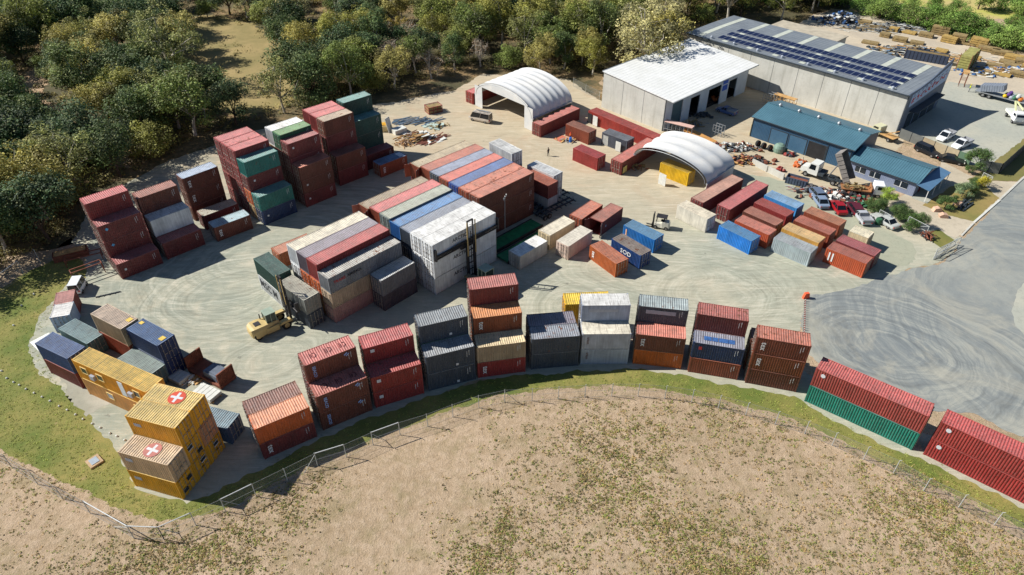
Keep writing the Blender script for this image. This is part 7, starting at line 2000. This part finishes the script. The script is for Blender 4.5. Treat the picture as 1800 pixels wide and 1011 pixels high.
# gates
def gate(px0, px1, H, label):
    a_, b_ = P(*px0), P(*px1); root = empty('steel_gate', tuple(a_), 0, label, 'gate', 'steel gates at the road'); d = b_ - a_
    m = MB()
    for t in (0, .5, 1): q = d * t; m.bar((q.x, q.y, 0), (q.x, q.y, H), .06, 6)
    m.build('gate_post', M_POST, root); m = MB()
    for z in (.15, H * .5, H): m.bar((0, 0, z), (d.x, d.y, z), .045, 6)
    m.bar((0, 0, .15), (d.x, d.y, H), .035, 6); m.build('gate_frame', M_POST, root)
    m = MB(); m.add([(0, 0, .1), (d.x, d.y, .1), (d.x, d.y, H), (0, 0, H)], [(0, 1, 2, 3)]); m.build('chain_link_mesh', M_CHAIN, root)
gate((1640, 458), (1682, 437), 2.0, 'open white steel gate standing at the yard entrance')
gate((1642, 455), (1678, 432), 1.2, 'lower steel gate leaf just behind the taller one')
gate((1592, 400), (1626, 418), 2.0, 'white rail gate among the shrubs left of the entrance')
gate((1722, 322), (1738, 330), 2.0, 'dark wire gate leaf beside the front garden')
gate((1542, 386), (1560, 396), 1.8, 'small white rail gate behind the silver sedan')
# dark log sculpture and rocks in the front garden, sign by the gate
heap('dark timber posts and chain at the entrance corner', (1630, 420), (1.6, 1.2), 36, 71, [('dark_posts', M_DKFR, 'pipe'), ('rusty_iron', M_RUST, 'pipe')], zmax=1.3, long=2.0, name='post_heap')
heap('dark beams lying along the front garden', (1690, 362), (2.2, 1.4), 16, 72, [('dark_beams', M_DKFR, 'plank')], zmax=.8, long=4.4, ang=R(45), name='beam_heap')
for i, (px, py) in enumerate(((1646, 372), (1672, 354), (1684, 362), (1658, 383))):
    q = P(px, py); m = MB(); m.sideprism([(-.7, 0), (.6, 0), (.8, .4), (.2, .75), (-.5, .6)], -.45, .45); tag(m.build('garden_rock', flat('pinkish_rock', (196, 160, 136), .9, .15, 2), None, (q.x, q.y, 0), (0, 0, i)), ['pinkish rock nearest the office porch', 'pinkish rock between two garden shrubs', 'pinkish rock right of the wide shrub', 'pinkish rock at the drive edge of garden'][i], 'rock', 'rocks in the front garden')
# row of red and white bollards
for i in range(15):
    px, py = 1415 - i * .12, 531 + i * 3.9
    q = P(px, py); r_ = empty('bollard', (q.x, q.y, 0), 0, 'small red and white bollard in a straight row on the road edge', 'bollard', 'bollards in a row at the road edge')
    m = MB(); m.bar((0, 0, .03), (0, 0, .55), .07, 8, .035); m.build('red_cone', M_REDS, r_); m = MB(); m.bar((0, 0, .28), (0, 0, .42), .07, 8, .055); m.build('white_band', M_PALE, r_); m = MB(); m.box(-.12, .12, -.12, .12, 0, .035); m.build('base', M_BLACK, r_)
q = P(1416, 525); r_ = empty('water_barrier', (q.x, q.y, 0), .2, 'orange plastic barrier at the head of the bollard row', 'barrier'); m = MB(); m.sideprism([(-.5, 0), (.5, 0), (.42, .5), (.3, .95), (-.3, .95), (-.42, .5)], -.2, .2); m.build('shell', flat('orange_plastic', (232, 92, 56), .5, .08, 2), r_)
# white stones along the lawn, drain lid, loose stones
ST = [(3, 651), (12, 664), (24, 671), (34, 676), (46, 683), (60, 690), (74, 697), (88, 704), (104, 713), (118, 720), (133, 728), (146, 736), (162, 744), (176, 751), (193, 761), (205, 766), (219, 773), (60, 516), (38, 536), (24, 571)]
ids = [MB() for _ in range(2)]
for i_, m in enumerate(ids): 
    rq = random.Random(i_); secs = [[(.15 * r_ * math.cos(a_) * rq.uniform(.85, 1.1), .13 * r_ * math.sin(a_) * rq.uniform(.85, 1.1), z) for a_ in [2 * math.pi * t / 9 for t in range(9)]] for r_, z in ((.8, -.02), (1, .06), (.85, .15), (.4, .2))]; loft(m, secs)
sm = [m.mesh('white_stone', flat('whitewashed_stone', (214, 214, 206), .8, .08, 4)) for m in ids]
for i, (px, py) in enumerate(ST):
    q = P(px, py); tag(link('white_stone', sm[i % 2], None, (q.x, q.y, .01), (0, 0, i)), 'small white painted stone marking the line across the left lawn', 'stone', 'white stones on the lawn')
q = P(166, 811); dl = empty('drain_pit', (q.x, q.y, 0), R(-40), 'square concrete drain pit with a grey lid on the lawn', 'drain pit'); m = MB(); m.box(-.75, .75, -.7, .7, 0, .22); m.build('surround', flat('dusty_pit', (176, 150, 116), .9, .2, 3), dl); m = MB(); m.box(-.48, .48, -.42, .42, .223, .27); m.build('lid', M_PAINTB if False else flat('grey_blue_lid', (150, 162, 172), .5, .1, 3), dl)
# small pole top light beside the long white containers
q = P(888, 412); lp = empty('lamp_mast', (q.x, q.y, 0), 0, 'thin pole with white lamps between white and brown stacks', 'lamp mast'); m = MB(); m.bar((0, 0, 0), (0, 0, 7.2), .07, 8, .05); m.build('pole', M_POST, lp)
for i in range(3): m = MB(); m.box(-.25 + i * .2, -.1 + i * .2, -.15, .15, 6.5 + i * .35, 6.8 + i * .35); m.build('lamp', M_PALE, lp)
# unique reports
print('objects', len(bpy.data.objects))
